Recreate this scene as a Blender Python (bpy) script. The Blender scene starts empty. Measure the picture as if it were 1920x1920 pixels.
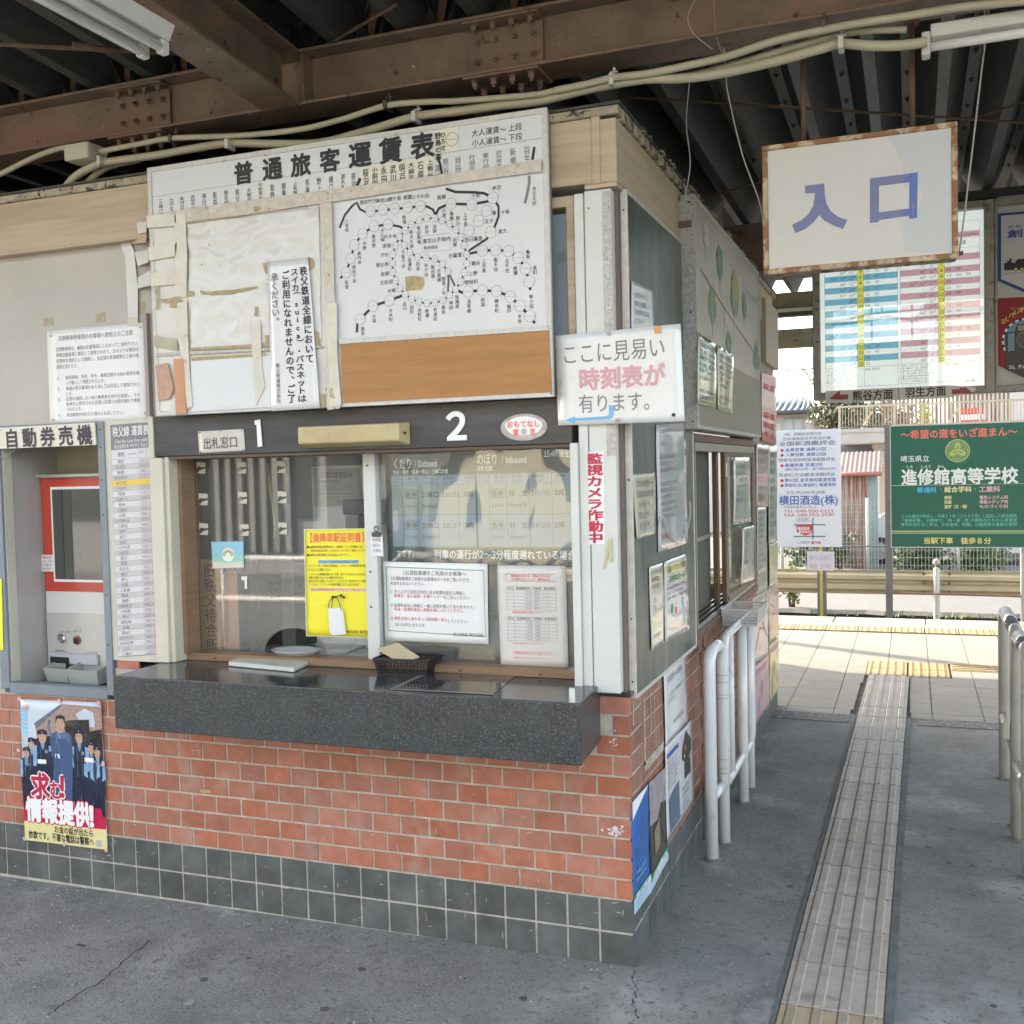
import bpy, math, random
from mathutils import Vector, Matrix, noise

random.seed(7)
PI = math.pi
SC = bpy.context.scene
COL = SC.collection

# ------------------------------------------------------------------ camera
CAM = Vector((0.8805, -3.3498, 1.6633))
ROT = Matrix.Rotation(0.363433, 3, 'Z') @ Matrix.Rotation(1.530455, 3, 'X') @ Matrix.Rotation(-0.023678, 3, 'Z')
FPX = 1976.32
cd = bpy.data.cameras.new('camera')
cd.sensor_width = 36.0
cd.lens = 36.0 * FPX / 1920.0
cd.clip_start = 0.05
cd.clip_end = 500
cam = bpy.data.objects.new('camera', cd)
COL.objects.link(cam)
cam.matrix_world = Matrix.Translation(CAM) @ ROT.to_4x4()
SC.camera = cam

# ------------------------------------------------------------------ sky, sun, exposure
AZ, EL = math.radians(-62.4), math.radians(24.0)
w = bpy.data.worlds.new('World')
SC.world = w
w.use_nodes = True
nt = w.node_tree
sky = nt.nodes.new('ShaderNodeTexSky')
sky.sky_type = 'NISHITA'
sky.sun_disc = False
sky.sun_elevation = EL
sky.sun_rotation = AZ
sky.dust_density = 2.5
sky.ozone_density = 1.0
hz = nt.nodes.new('ShaderNodeHueSaturation'); hz.inputs['Saturation'].default_value = .55      # hazy, nearly white winter sky
nt.links.new(sky.outputs[0], hz.inputs['Color']); nt.links.new(hz.outputs[0], nt.nodes['Background'].inputs[0])
nt.nodes['Background'].inputs[1].default_value = 0.14
sd = bpy.data.lights.new('sun', 'SUN')
sd.energy = 2.0
sd.angle = math.radians(0.5)
sd.color = (1.0, 0.86, 0.66)
sun = bpy.data.objects.new('sun', sd)
COL.objects.link(sun)
to_sun = Vector((math.sin(AZ) * math.cos(EL), math.cos(AZ) * math.cos(EL), math.sin(EL)))
sun.rotation_euler = to_sun.to_track_quat('Z', 'Y').to_euler()
SC.view_settings.view_transform = 'Standard'
SC.view_settings.look = 'None'
SC.view_settings.gamma = 1.0
SC.view_settings.use_curve_mapping = False
SC.view_settings.exposure = 2.78
SC.cycles.max_bounces = 10
SC.cycles.diffuse_bounces = 5
SC.cycles.glossy_bounces = 4
SC.cycles.transparent_max_bounces = 12
SC.cycles.use_denoising = True
SC.cycles.sample_clamp_indirect = 6

# ------------------------------------------------------------------ surveying helpers: a point of the photograph put on a known plane
def ray(px, py):
    return ROT @ Vector(((px - 960) / FPX, -(py - 960) / FPX, -1.0))
def on(px, py, ax, v):
    d = ray(px, py)
    return CAM + d * ((v - CAM[ax]) / d[ax])
def F(px, py, y=0.0): return on(px, py, 1, y)
def S(px, py, x=0.0): return on(px, py, 0, x)
def G(px, py, z=0.0): return on(px, py, 2, z)

# ------------------------------------------------------------------ materials
MATS = {}
def mat(key, col=(.5, .5, .5), rough=.6, metal=0.0, var=0.0, vscale=6.0, bump=0.0, bscale=60.0, spots=(), stretch=(1, 1, 1),
        rand=0.0, spec=.5, emit=0.0, coat=0.0, brel=.2):
    if key in MATS: return MATS[key]
    m = bpy.data.materials.new(key); MATS[key] = m
    m.use_nodes = True
    n, l = m.node_tree.nodes, m.node_tree.links
    b = n['Principled BSDF']
    b.inputs['Roughness'].default_value = rough
    b.inputs['Metallic'].default_value = metal
    b.inputs['Specular IOR Level'].default_value = spec
    b.inputs['Coat Weight'].default_value = coat
    b.inputs['Base Color'].default_value = (*col, 1)
    out = None
    need = var or spots or bump
    if need:
        g = n.new('ShaderNodeNewGeometry')
        mp = n.new('ShaderNodeMapping'); mp.inputs['Scale'].default_value = stretch
        l.new(g.outputs['Position'], mp.inputs['Vector'])
    def noise(sc, det=5.0, rg=.6):
        t = n.new('ShaderNodeTexNoise'); t.inputs['Scale'].default_value = sc; t.inputs['Detail'].default_value = det
        t.inputs['Roughness'].default_value = rg
        l.new(mp.outputs[0], t.inputs['Vector']); return t.outputs['Fac']
    if var:
        mr = n.new('ShaderNodeMapRange'); l.new(noise(vscale), mr.inputs['Value'])
        mr.inputs['From Min'].default_value = .3; mr.inputs['From Max'].default_value = .7
        mr.inputs['To Min'].default_value = 1 - var; mr.inputs['To Max'].default_value = 1 + var
        mx = n.new('ShaderNodeVectorMath'); mx.operation = 'SCALE'; mx.inputs[0].default_value = col
        l.new(mr.outputs[0], mx.inputs['Scale']); out = mx.outputs[0]
    for (c2, sc, th, soft) in spots:
        r = n.new('ShaderNodeMapRange'); l.new(noise(sc, 4.0), r.inputs['Value'])
        r.inputs['From Min'].default_value = th; r.inputs['From Max'].default_value = th + soft
        mx = n.new('ShaderNodeMix'); mx.data_type = 'RGBA'
        if out is not None: l.new(out, mx.inputs[6])
        else: mx.inputs[6].default_value = (*col, 1)
        mx.inputs[7].default_value = (*c2, 1)
        l.new(r.outputs[0], mx.inputs[0]); out = mx.outputs[2]
    if rand:
        oi = n.new('ShaderNodeObjectInfo')
        mr = n.new('ShaderNodeMapRange'); l.new(oi.outputs['Random'], mr.inputs['Value'])
        mr.inputs['To Min'].default_value = 1 - rand; mr.inputs['To Max'].default_value = 1 + rand
        hs = n.new('ShaderNodeHueSaturation')
        if out is not None: l.new(out, hs.inputs['Color'])
        else: hs.inputs['Color'].default_value = (*col, 1)
        l.new(mr.outputs[0], hs.inputs['Value'])
        m2 = n.new('ShaderNodeMath'); m2.operation = 'MULTIPLY'; m2.inputs[1].default_value = 7.31; l.new(oi.outputs['Random'], m2.inputs[0])
        m3 = n.new('ShaderNodeMath'); m3.operation = 'FRACT'; l.new(m2.outputs[0], m3.inputs[0])
        m4 = n.new('ShaderNodeMapRange'); l.new(m3.outputs[0], m4.inputs['Value'])
        m4.inputs['To Min'].default_value = 1 - rand * .9; m4.inputs['To Max'].default_value = 1 + rand * .35
        l.new(m4.outputs[0], hs.inputs['Saturation']); out = hs.outputs[0]
    if out is not None: l.new(out, b.inputs['Base Color'])
    if bump:
        bp = n.new('ShaderNodeBump'); bp.inputs['Strength'].default_value = bump; bp.inputs['Distance'].default_value = .01 * brel * 5
        l.new(noise(bscale), bp.inputs['Height']); l.new(bp.outputs[0], b.inputs['Normal'])
    if emit:
        b.inputs['Emission Color'].default_value = (*col, 1); b.inputs['Emission Strength'].default_value = emit
    return m

def glass(key, tint=(.93, .95, .94), ior=1.5, wave=0.0, dirt=0.0):
    if key in MATS: return MATS[key]
    m = bpy.data.materials.new(key); MATS[key] = m; m.use_nodes = True
    n, l = m.node_tree.nodes, m.node_tree.links
    n.remove(n['Principled BSDF'])
    tr = n.new('ShaderNodeBsdfTransparent'); tr.inputs[0].default_value = (*tint, 1)
    gl = n.new('ShaderNodeBsdfGlossy'); gl.inputs['Roughness'].default_value = 0.02
    fr = n.new('ShaderNodeFresnel'); bk = n.new('ShaderNodeNewGeometry'); ir = n.new('ShaderNodeMapRange')     # same reflectance from either side of the thin pane
    ir.inputs['To Min'].default_value = ior; ir.inputs['To Max'].default_value = 1 / ior
    l.new(bk.outputs['Backfacing'], ir.inputs['Value']); l.new(ir.outputs[0], fr.inputs[0])
    mx = n.new('ShaderNodeMixShader')
    if wave:
        g = n.new('ShaderNodeNewGeometry'); t = n.new('ShaderNodeTexNoise'); t.inputs['Scale'].default_value = 3.0; t.inputs['Detail'].default_value = 1.0
        mp = n.new('ShaderNodeMapping'); mp.inputs['Scale'].default_value = (1.6, 1, .7)
        l.new(g.outputs['Position'], mp.inputs[0]); l.new(mp.outputs[0], t.inputs['Vector'])
        bp = n.new('ShaderNodeBump'); bp.inputs['Strength'].default_value = wave; bp.inputs['Distance'].default_value = .05
        l.new(t.outputs[0], bp.inputs['Height']); l.new(bp.outputs[0], gl.inputs['Normal'])
    l.new(fr.outputs[0], mx.inputs[0]); l.new(tr.outputs[0], mx.inputs[1]); l.new(gl.outputs[0], mx.inputs[2])
    if dirt:
        df = n.new('ShaderNodeBsdfDiffuse'); df.inputs[0].default_value = (.7, .7, .68, 1)
        m2 = n.new('ShaderNodeMixShader'); m2.inputs[0].default_value = dirt
        l.new(mx.outputs[0], m2.inputs[1]); l.new(df.outputs[0], m2.inputs[2]); mx = m2
    l.new(mx.outputs[0], n['Material Output'].inputs[0])
    return m

# palette
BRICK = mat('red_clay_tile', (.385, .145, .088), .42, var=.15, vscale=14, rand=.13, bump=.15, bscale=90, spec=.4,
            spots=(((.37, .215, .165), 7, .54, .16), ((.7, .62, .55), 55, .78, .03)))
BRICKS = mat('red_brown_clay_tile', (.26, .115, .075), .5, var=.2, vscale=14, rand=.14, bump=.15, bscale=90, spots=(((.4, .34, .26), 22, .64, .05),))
BASE = mat('dark_ceramic_tile', (.096, .102, .097), .38, var=.3, vscale=9, rand=.16, bump=.08, bscale=50, spots=(((.16, .17, .16), 60, .72, .05),))
MORT = mat('mortar', (.43, .40, .33), .9, var=.25, vscale=18, bump=.4, bscale=120)
WOOD = mat('painted_cream_board', (.45, .36, .25), .62, var=.12, vscale=9, stretch=(.35, .35, 5), bump=.12, bscale=16, spots=(((.38, .29, .19), 3.0, .52, .14), ((.20, .14, .09), 34, .72, .03), ((.56, .52, .44), 24, .70, .03)))
PANEL = mat('painted_grey_beige_panel', (.44, .41, .36), .55, var=.07, vscale=3, spots=(((.30, .26, .21), 60, .74, .03), ((.36, .31, .22), 5, .66, .1)))
CREAM = mat('cream_metal', (.56, .53, .43), .42, var=.05, vscale=4, spots=(((.30, .25, .17), 50, .76, .03),))
WHITEM = mat('white_painted_metal', (.60, .61, .57), .38, var=.05, vscale=5, spots=(((.35, .32, .27), 60, .75, .03),))
GREYM = mat('grey_painted_steel', (.20, .23, .26), .4, var=.08, vscale=6, spots=(((.5, .5, .5), 40, .75, .03),))
BLACKB = mat('black_painted_board', (.045, .047, .050), .35, var=.35, vscale=7, stretch=(.6, 1, 4), bump=.1, bscale=20)
CHALK = mat('dark_green_weathered_board', (.085, .105, .095), .32, var=.45, vscale=5, stretch=(2.5, 2.5, .7), bump=.1, bscale=30, spots=(((.20, .18, .13), 3.5, .58, .2),))
STEEL = mat('speckled_aluminium', (.42, .41, .38), .45, metal=.2, var=.25, vscale=90, spots=(((.16, .15, .13), 150, .6, .05),))
RUSTB = mat('brown_painted_steel', (.158, .112, .078), .55, var=.3, vscale=5, bump=.3, bscale=25, spots=(((.185, .105, .075), 2.5, .5, .15), ((.06, .03, .02), 14, .62, .06), ((.40, .34, .27), 26, .69, .02)))
RUST = mat('rusty_steel', (.10, .055, .032), .8, var=.35, vscale=25, bump=.3, bscale=80)
RUSTF = mat('rusted_white_frame', (.44, .34, .22), .7, var=.2, vscale=12, bump=.3, bscale=90, spots=(((.24, .115, .045), 22, .44, .1), ((.10, .04, .02), 40, .64, .05)))
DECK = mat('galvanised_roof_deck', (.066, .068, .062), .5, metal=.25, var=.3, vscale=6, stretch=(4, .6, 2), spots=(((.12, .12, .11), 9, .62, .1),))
GRAN = mat('dark_terrazzo', (.038, .042, .042), .32, var=.3, vscale=25, spots=(((.07, .075, .075), 110, .52, .08), ((.14, .15, .15), 170, .59, .05), ((.50, .52, .51), 230, .665, .03)), stretch=(.75, 1, 1))
GRANT = mat('polished_dark_terrazzo', (.035, .038, .040), .13, var=.4, vscale=8, spots=(((.14, .145, .145), 7, .55, .15), ((.25, .26, .26), 140, .66, .04)))
ASPH = mat('grey_concrete_floor', (.23, .23, .21), .85, var=.22, vscale=2.4, bump=.9, bscale=95, brel=.16,
           spots=(((.15, .152, .142), 3.3, .52, .16), ((.36, .36, .335), 1.5, .54, .12), ((.16, .16, .15), 30, .54, .12), ((.28, .285, .275), 55, .58, .10), ((.06, .061, .058), 100, .61, .05), ((.52, .52, .50), 150, .69, .03)))
ROADM = mat('road_asphalt', (.14, .135, .125), .9, var=.2, vscale=30, bump=.6, bscale=60, spots=(((.11, .11, .10), 90, .62, .05),))
SLAB = mat('pale_concrete_slab', (.285, .265, .23), .85, var=.08, vscale=9, bump=.3, bscale=140, brel=.08, rand=.07, spots=(((.27, .26, .24), 60, .68, .05),))
YELT = mat('yellow_tactile_tile', (.37, .28, .14), .75, var=.1, vscale=12, rand=.06)
TACTB = mat('worn_raised_bar', (.35, .305, .25), .6, var=.15, vscale=20, rand=.1, spots=(((.36, .34, .31), 60, .6, .06),))
TACTYB = mat('worn_yellowish_bar', (.35, .28, .19), .6, var=.15, vscale=20, rand=.08)
GRIME_SHADE = mat('grime_and_bar_shadow', (.19, .16, .125), .9)
TACT = mat('worn_tactile_tile', (.43, .375, .30), .6, var=.18, vscale=10, rand=.14, bump=.2, bscale=70, spots=(((.24, .21, .19), 5, .6, .1), ((.44, .44, .43), 26, .64, .06)), stretch=(.5, 1.5, 1))
TACTY = mat('worn_yellow_tactile_tile', (.44, .335, .20), .6, var=.15, vscale=10, rand=.06, bump=.2, bscale=70, spots=(((.30, .25, .19), 6, .6, .1),))
PIPE = mat('white_painted_pipe', (.70, .71, .69), .25, var=.06, vscale=8, spots=(((.50, .47, .40), 9, .62, .12), ((.24, .17, .11), 55, .71, .02)), coat=.2)
PIPEB = mat('aged_cream_painted_pipe', (.50, .48, .42), .28, var=.12, vscale=6, spots=(((.25, .18, .10), 40, .74, .03),), coat=.3)
COND = mat('cream_plastic_conduit', (.38, .355, .25), .5, var=.1, vscale=6)
PAPER = mat('white_paper', (.74, .74, .72), .45, var=.03, vscale=4)
LAMI = mat('laminated_paper', (.66, .67, .66), .16, var=.05, vscale=7, coat=.4)
AGED = mat('aged_white_paper', (.62, .60, .54), .35, var=.06, vscale=5, spots=(((.40, .30, .16), 6, .66, .03), ((.30, .26, .2), 70, .76, .02)), coat=.2)
TAPE = mat('yellowed_cloth_tape', (.60, .56, .46), .35, var=.08, vscale=16, coat=.25, spots=(((.42, .34, .20), 10, .64, .04),))
SPEK = mat('mottled_beige_tape', (.54, .49, .41), .5, var=.15, vscale=45, spots=(((.36, .27, .16), 30, .62, .05),))
BTAPE = mat('brown_packing_tape', (.50, .24, .12), .25, var=.1, vscale=8, coat=.4)
PLYW = mat('orange_brown_plywood', (.36, .165, .045), .45, var=.14, vscale=7, stretch=(.5, 1, 6), bump=.05, bscale=30)
INK = mat('black_ink', (.018, .018, .022), .5)
INK2 = mat('faded_dark_ink', (.12, .12, .13), .5)
GREYI = mat('grey_ink', (.20, .20, .21), .5)
RED = mat('red_ink', (.58, .025, .045), .45)
REDL = mat('orange_red_ink', (.80, .16, .09), .45)
FADER = mat('faded_pink_ink', (.62, .33, .36), .45)
BLUE = mat('blue_ink', (.05, .09, .35), .45)
LBLUE = mat('light_blue_ink', (.17, .42, .68), .45)
SBLUE = mat('sky_blue_print', (.25, .52, .68), .45)
PINK = mat('pink_print', (.72, .40, .44), .45)
YEL = mat('yellow_print', (.82, .74, .03), .4, coat=.3)
YELP = mat('pale_yellow_print', (.80, .70, .25), .45)
GREEN = mat('green_print', (.03, .30, .10), .45)
DGREEN = mat('dark_green_sign_enamel', (.012, .105, .065), .35, var=.05, vscale=3)
MINT = mat('mint_ink', (.15, .55, .45), .5)
CREAMI = mat('cream_ink', (.80, .78, .60), .5)
GOLD = mat('gold_ink', (.72, .60, .20), .5)
NAVY = mat('navy_blue_print', (.02, .07, .22), .5)
WHITE = mat('white_print', (.80, .80, .78), .45)
DARK = mat('dark_recess', (.02, .02, .02), .8)
BLACKP = mat('black_plastic', (.015, .015, .017), .35)
SILVER = mat('silver_grey_metal', (.42, .42, .40), .33, metal=.35)
SCREW = mat('screw_head', (.10, .09, .08), .5, metal=.6)
GLASS = glass('window_glass', ior=1.9, dirt=.04)
GLASSW = glass('rippled_window_glass', wave=.22, ior=1.75, dirt=.04)

# ------------------------------------------------------------------ mesh building
class MB:
    def __init__(s): s.v = []; s.f = []; s.m = []; s.sm = []; s.mi = 0
    def add(s, vs, fs, smooth=False):
        o = len(s.v); s.v += [tuple(x) for x in vs]
        for f in fs: s.f.append(tuple(i + o for i in f)); s.m.append(s.mi); s.sm.append(smooth)
        return s
    def box(s, x0, x1, y0, y1, z0, z1):
        x0, x1 = sorted((x0, x1)); y0, y1 = sorted((y0, y1)); z0, z1 = sorted((z0, z1))
        return s.add([(x0, y0, z0), (x1, y0, z0), (x1, y1, z0), (x0, y1, z0), (x0, y0, z1), (x1, y0, z1), (x1, y1, z1), (x0, y1, z1)],
                     [(0, 3, 2, 1), (4, 5, 6, 7), (0, 1, 5, 4), (1, 2, 6, 5), (2, 3, 7, 6), (3, 0, 4, 7)])
    def obox(s, a, b, wid, hgt, up=(0, 0, 1)):       # a bar from a to b
        a, b = Vector(a), Vector(b); d = (b - a).normalized(); r = d.cross(Vector(up))
        if r.length < 1e-4: r = d.cross(Vector((1, 0, 0)))
        r.normalize(); u = r.cross(d); P = []
        for p in (a, b):
            for (i, j) in ((-1, -1), (1, -1), (1, 1), (-1, 1)): P.append(p + r * (i * wid / 2) + u * (j * hgt / 2))
        return s.add(P, [(0, 1, 2, 3), (7, 6, 5, 4), (0, 4, 5, 1), (1, 5, 6, 2), (2, 6, 7, 3), (3, 7, 4, 0)])
    def poly(s, pts): return s.add(pts, [tuple(range(len(pts)))])
    def slab(s, pts, d):                              # polygon with thickness along vector d
        n = len(pts); d = Vector(d); P = [Vector(p) for p in pts]; Q = [p + d for p in P]
        fs = [tuple(range(n)), tuple(range(2 * n - 1, n - 1, -1))] + [(i, i + n, (i + 1) % n + n, (i + 1) % n) for i in range(n)]
        return s.add(P + Q, fs)
    def tube(s, pts, r, n=10, cap=True, rr=None):
        pts = [Vector(p) for p in pts]; rings = []; up = None
        for i, p in enumerate(pts):
            d = (pts[min(i + 1, len(pts) - 1)] - pts[max(i - 1, 0)]).normalized()
            if up is None:
                up = Vector((0, 0, 1)) if abs(d.z) < .9 else Vector((1, 0, 0))
            u = (up - d * up.dot(d)).normalized(); up = u; v = d.cross(u); q = rr[i] if rr else r
            rings.append([p + (u * math.cos(2 * PI * k / n) + v * math.sin(2 * PI * k / n)) * q for k in range(n)])
        P = [x for R in rings for x in R]; fs = []
        for i in range(len(rings) - 1):
            for k in range(n): fs.append((i * n + k, i * n + (k + 1) % n, (i + 1) * n + (k + 1) % n, (i + 1) * n + k))
        o = len(s.v); s.add(P, fs, True)
        if cap:
            for b, rev in ((0, 1), ((len(rings) - 1) * n, 0)):
                ix = list(range(b, b + n));
                if rev: ix.reverse()
                s.f.append(tuple(o + k for k in ix)); s.m.append(s.mi); s.sm.append(False)
        return s
    def disc(s, c, nrm, r, h, n=14, sx=1.0):
        c = Vector(c); nrm = Vector(nrm).normalized(); a = Vector((0, 0, 1)) if abs(nrm.z) < .9 else Vector((1, 0, 0))
        u = a.cross(nrm).normalized(); v = nrm.cross(u)
        pts = [c + u * math.cos(2 * PI * k / n) * r * sx + v * math.sin(2 * PI * k / n) * r for k in range(n)]
        return s.slab([p + nrm * h for p in pts], nrm * -h) if h else s.poly(pts)
    def build(s, name, ms, parent=None, bevel=0, seg=1):
        me = bpy.data.meshes.new(name); me.from_pydata(s.v, [], s.f)
        for m in (ms if isinstance(ms, (list, tuple)) else [ms]): me.materials.append(m)
        me.polygons.foreach_set('material_index', s.m); me.polygons.foreach_set('use_smooth', s.sm); me.update()
        o = bpy.data.objects.new(name, me); COL.objects.link(o)
        if parent is not None: o.parent = parent
        if bevel:
            b = o.modifiers.new('bevel', 'BEVEL'); b.width = bevel; b.segments = seg; b.limit_method = 'ANGLE'; b.angle_limit = math.radians(40)
            b.harden_normals = False
        return o
def box(*a): return MB().box(*a)
def spline(pts, n=8):
    P = [Vector(p) for p in pts]; out = []
    for i in range(len(P) - 1):
        a, b, c, d = P[max(i - 1, 0)], P[i], P[i + 1], P[min(i + 2, len(P) - 1)]
        for k in range(n):
            t = k / n
            out.append(.5 * ((2 * b) + (c - a) * t + (2 * a - 5 * b + 4 * c - d) * t * t + (3 * b - a - 3 * c + d) * t ** 3))
    out.append(P[-1]); return out

def tag(o, label=None, cat=None, group=None, kind=None):
    if label: o['label'] = label
    if cat: o['category'] = cat
    if group: o['group'] = group
    if kind: o['kind'] = kind
    return o
def thing(name, label, cat, group=None, loc=(0, 0, 0)):
    o = bpy.data.objects.new(name, None); COL.objects.link(o); o.location = loc; o.empty_display_size = .1
    return tag(o, label, cat, group)
def struct(o): o['kind'] = 'structure'; return o

# ------------------------------------------------------------------ flat print: quads carrying patches and lettering
class Quad:
    """Corners TL, TR, BR, BL; map(u, v, off) gives a point on the sheet, v running down."""
    def __init__(s, tl, tr, br, bl, wave=0.0, curl=0.0, crumple=0.0):
        s.cr = crumple
        s.c = [Vector(tl), Vector(tr), Vector(br), Vector(bl)]
        s.n = (s.c[3] - s.c[0]).cross(s.c[1] - s.c[0]).normalized()
        if s.n.dot(CAM - s.c[0]) < 0: s.n = -s.n
        s.wave = wave; s.curl = curl; s.ph = random.random() * 6
        s.W = (s.c[1] - s.c[0]).length; s.H = (s.c[3] - s.c[0]).length
    def map(s, u, v, off=0.0):
        a = s.c[0].lerp(s.c[1], u); b = s.c[3].lerp(s.c[2], u); p = a.lerp(b, v)
        h = off
        if s.wave: h += s.wave * (1.2 + math.sin(u * s.W * 23 + s.ph + 2 * v) * .6 + math.sin(v * s.H * 17 + s.ph * 2 + 3 * u) * .6)
        if s.cr:
            pp = p * 7.0; h += s.cr * (1 - abs(noise.noise(Vector((pp.x, pp.z * 1.7, 3.1)))) * 3.2) * .6 + s.cr * .5 * (1 - abs(noise.noise(Vector((pp.z * 2.6, pp.x * 1.9, 8.1)))) * 3)
        if s.curl: h += s.curl * max(0, v - .75) ** 2 * 16
        return p + s.n * h
def FQ(pts, y=0.0, **k): return Quad(*[F(a, b, y) for a, b in pts], **k)
def SQ(pts, x=0.0, **k): return Quad(*[S(a, b, x) for a, b in pts], **k)
def RQ(x0, x1, z0, z1, y, **k): return Quad((x0, y, z1), (x1, y, z1), (x1, y, z0), (x0, y, z0), **k)   # upright rectangle facing -y

def sheet(name, q, m, parent=None, nx=10, ny=12, thick=.0012, lift=.0):
    """A sheet of paper or card with its own thin edge."""
    b = MB(); P = []; N = (nx + 1) * (ny + 1)
    if not q.wave and not q.curl and not q.cr: nx = ny = 1; N = 4
    for off in (lift, lift - thick):
        for j in range(ny + 1):
            for i in range(nx + 1): P.append(q.map(i / nx, j / ny, off))
    fs = []
    for j in range(ny):
        for i in range(nx):
            a = j * (nx + 1) + i; fs.append((a, a + nx + 1, a + nx + 2, a + 1)); a += N; fs.append((a, a + 1, a + nx + 2, a + nx + 1))
    rim = [i for i in range(nx)] + [nx + j * (nx + 1) for j in range(ny)] + [ny * (nx + 1) + i for i in range(nx, 0, -1)] + [j * (nx + 1) for j in range(ny, 0, -1)]
    for k in range(len(rim)): a, c = rim[k], rim[(k + 1) % len(rim)]; fs.append((a, c, c + N, a + N))
    b.add(P, fs, bool(q.wave or q.cr))
    return b.build(name, m, parent)

PRINT = {}
def _pr(parent, m, nm='print'):
    k = (parent.name, m.name, nm)
    if k not in PRINT: PRINT[k] = (MB(), parent, m, nm)
    return PRINT[k][0]
def patch(parent, q, u0, v0, u1, v1, m, off=.0009, n=1):
    b = _pr(parent, m); k = 6 if q.wave else n
    P = [q.map(u0 + (u1 - u0) * i / k, v0 + (v1 - v0) * j / k, off) for j in range(k + 1) for i in range(k + 1)]
    b.add(P, [(j * (k + 1) + i, (j + 1) * (k + 1) + i, (j + 1) * (k + 1) + i + 1, j * (k + 1) + i + 1) for j in range(k) for i in range(k)])
def pol(parent, q, pts, m, off=.0012): _pr(parent, m).poly([q.map(u, v, off) for u, v in pts])
def ring(parent, q, u, v, r, th, m, off=.0014, n=24, asp=None, a0=0.0, a1=2 * PI):
    """r, th in metres; u, v centre."""
    b = _pr(parent, m); P = []
    for k in range(n + 1):
        a = a0 + (a1 - a0) * k / n
        for rr in (r, max(r - th, 0)): P.append(q.map(u + rr * math.cos(a) / q.W, v - rr * math.sin(a) / q.H, off))
    b.add(P, [(2 * k, 2 * k + 1, 2 * k + 3, 2 * k + 2) for k in range(n)])
def dot(parent, q, u, v, r, m, off=.0012): ring(parent, q, u, v, r, r, m, off, 16)
def line(parent, q, pts, wd, m, off=.0011):
    """polyline print, width in metres"""
    b = _pr(parent, m); P = []
    pts = [Vector((u * q.W, v * q.H)) for u, v in pts]
    for i, p in enumerate(pts):
        d = (pts[min(i + 1, len(pts) - 1)] - pts[max(i - 1, 0)]).normalized(); nn = Vector((-d.y, d.x)) * wd / 2
        for s in (1, -1): c = p + nn * s; P.append(q.map(c.x / q.W, c.y / q.H, off))
    b.add(P, [(2 * k, 2 * k + 1, 2 * k + 3, 2 * k + 2) for k in range(len(pts) - 1)])

TEXTS = []
def T(parent, q, s, u0, v0, u1, v1, m=None, bold=0.0, off=.0016, vert=False):
    TEXTS.append((parent, q, s, u0, v0, u1, v1, m or INK, bold, off, vert))
def TV(parent, q, s, u0, v0, u1, v1, m=None, bold=0.0, off=.0016): T(parent, q, s, u0, v0, u1, v1, m, bold, off, True)
def block(parent, q, lines, u0, v0, u1, v1, m=None, bold=0.0, fill=.72):
    """lines of text evenly spaced in a box; a line may be (text, material) or (text, material, width share)"""
    n = len(lines); h = (v1 - v0) / n; mx = max(len(x if isinstance(x, str) else x[0]) for x in lines)
    for i, x in enumerate(lines):
        t, mm, wf = (x, m, None) if isinstance(x, str) else (x[0], x[1], x[2] if len(x) > 2 else None)
        if not t: continue
        ww = (u1 - u0) * (wf if wf else len(t) / mx)
        T(parent, q, t, u0, v0 + i * h, u0 + ww, v0 + i * h + h * fill, mm, bold)
FW = {c: chr(ord(c) + 0xFEE0) for c in '0123456789'}
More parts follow.
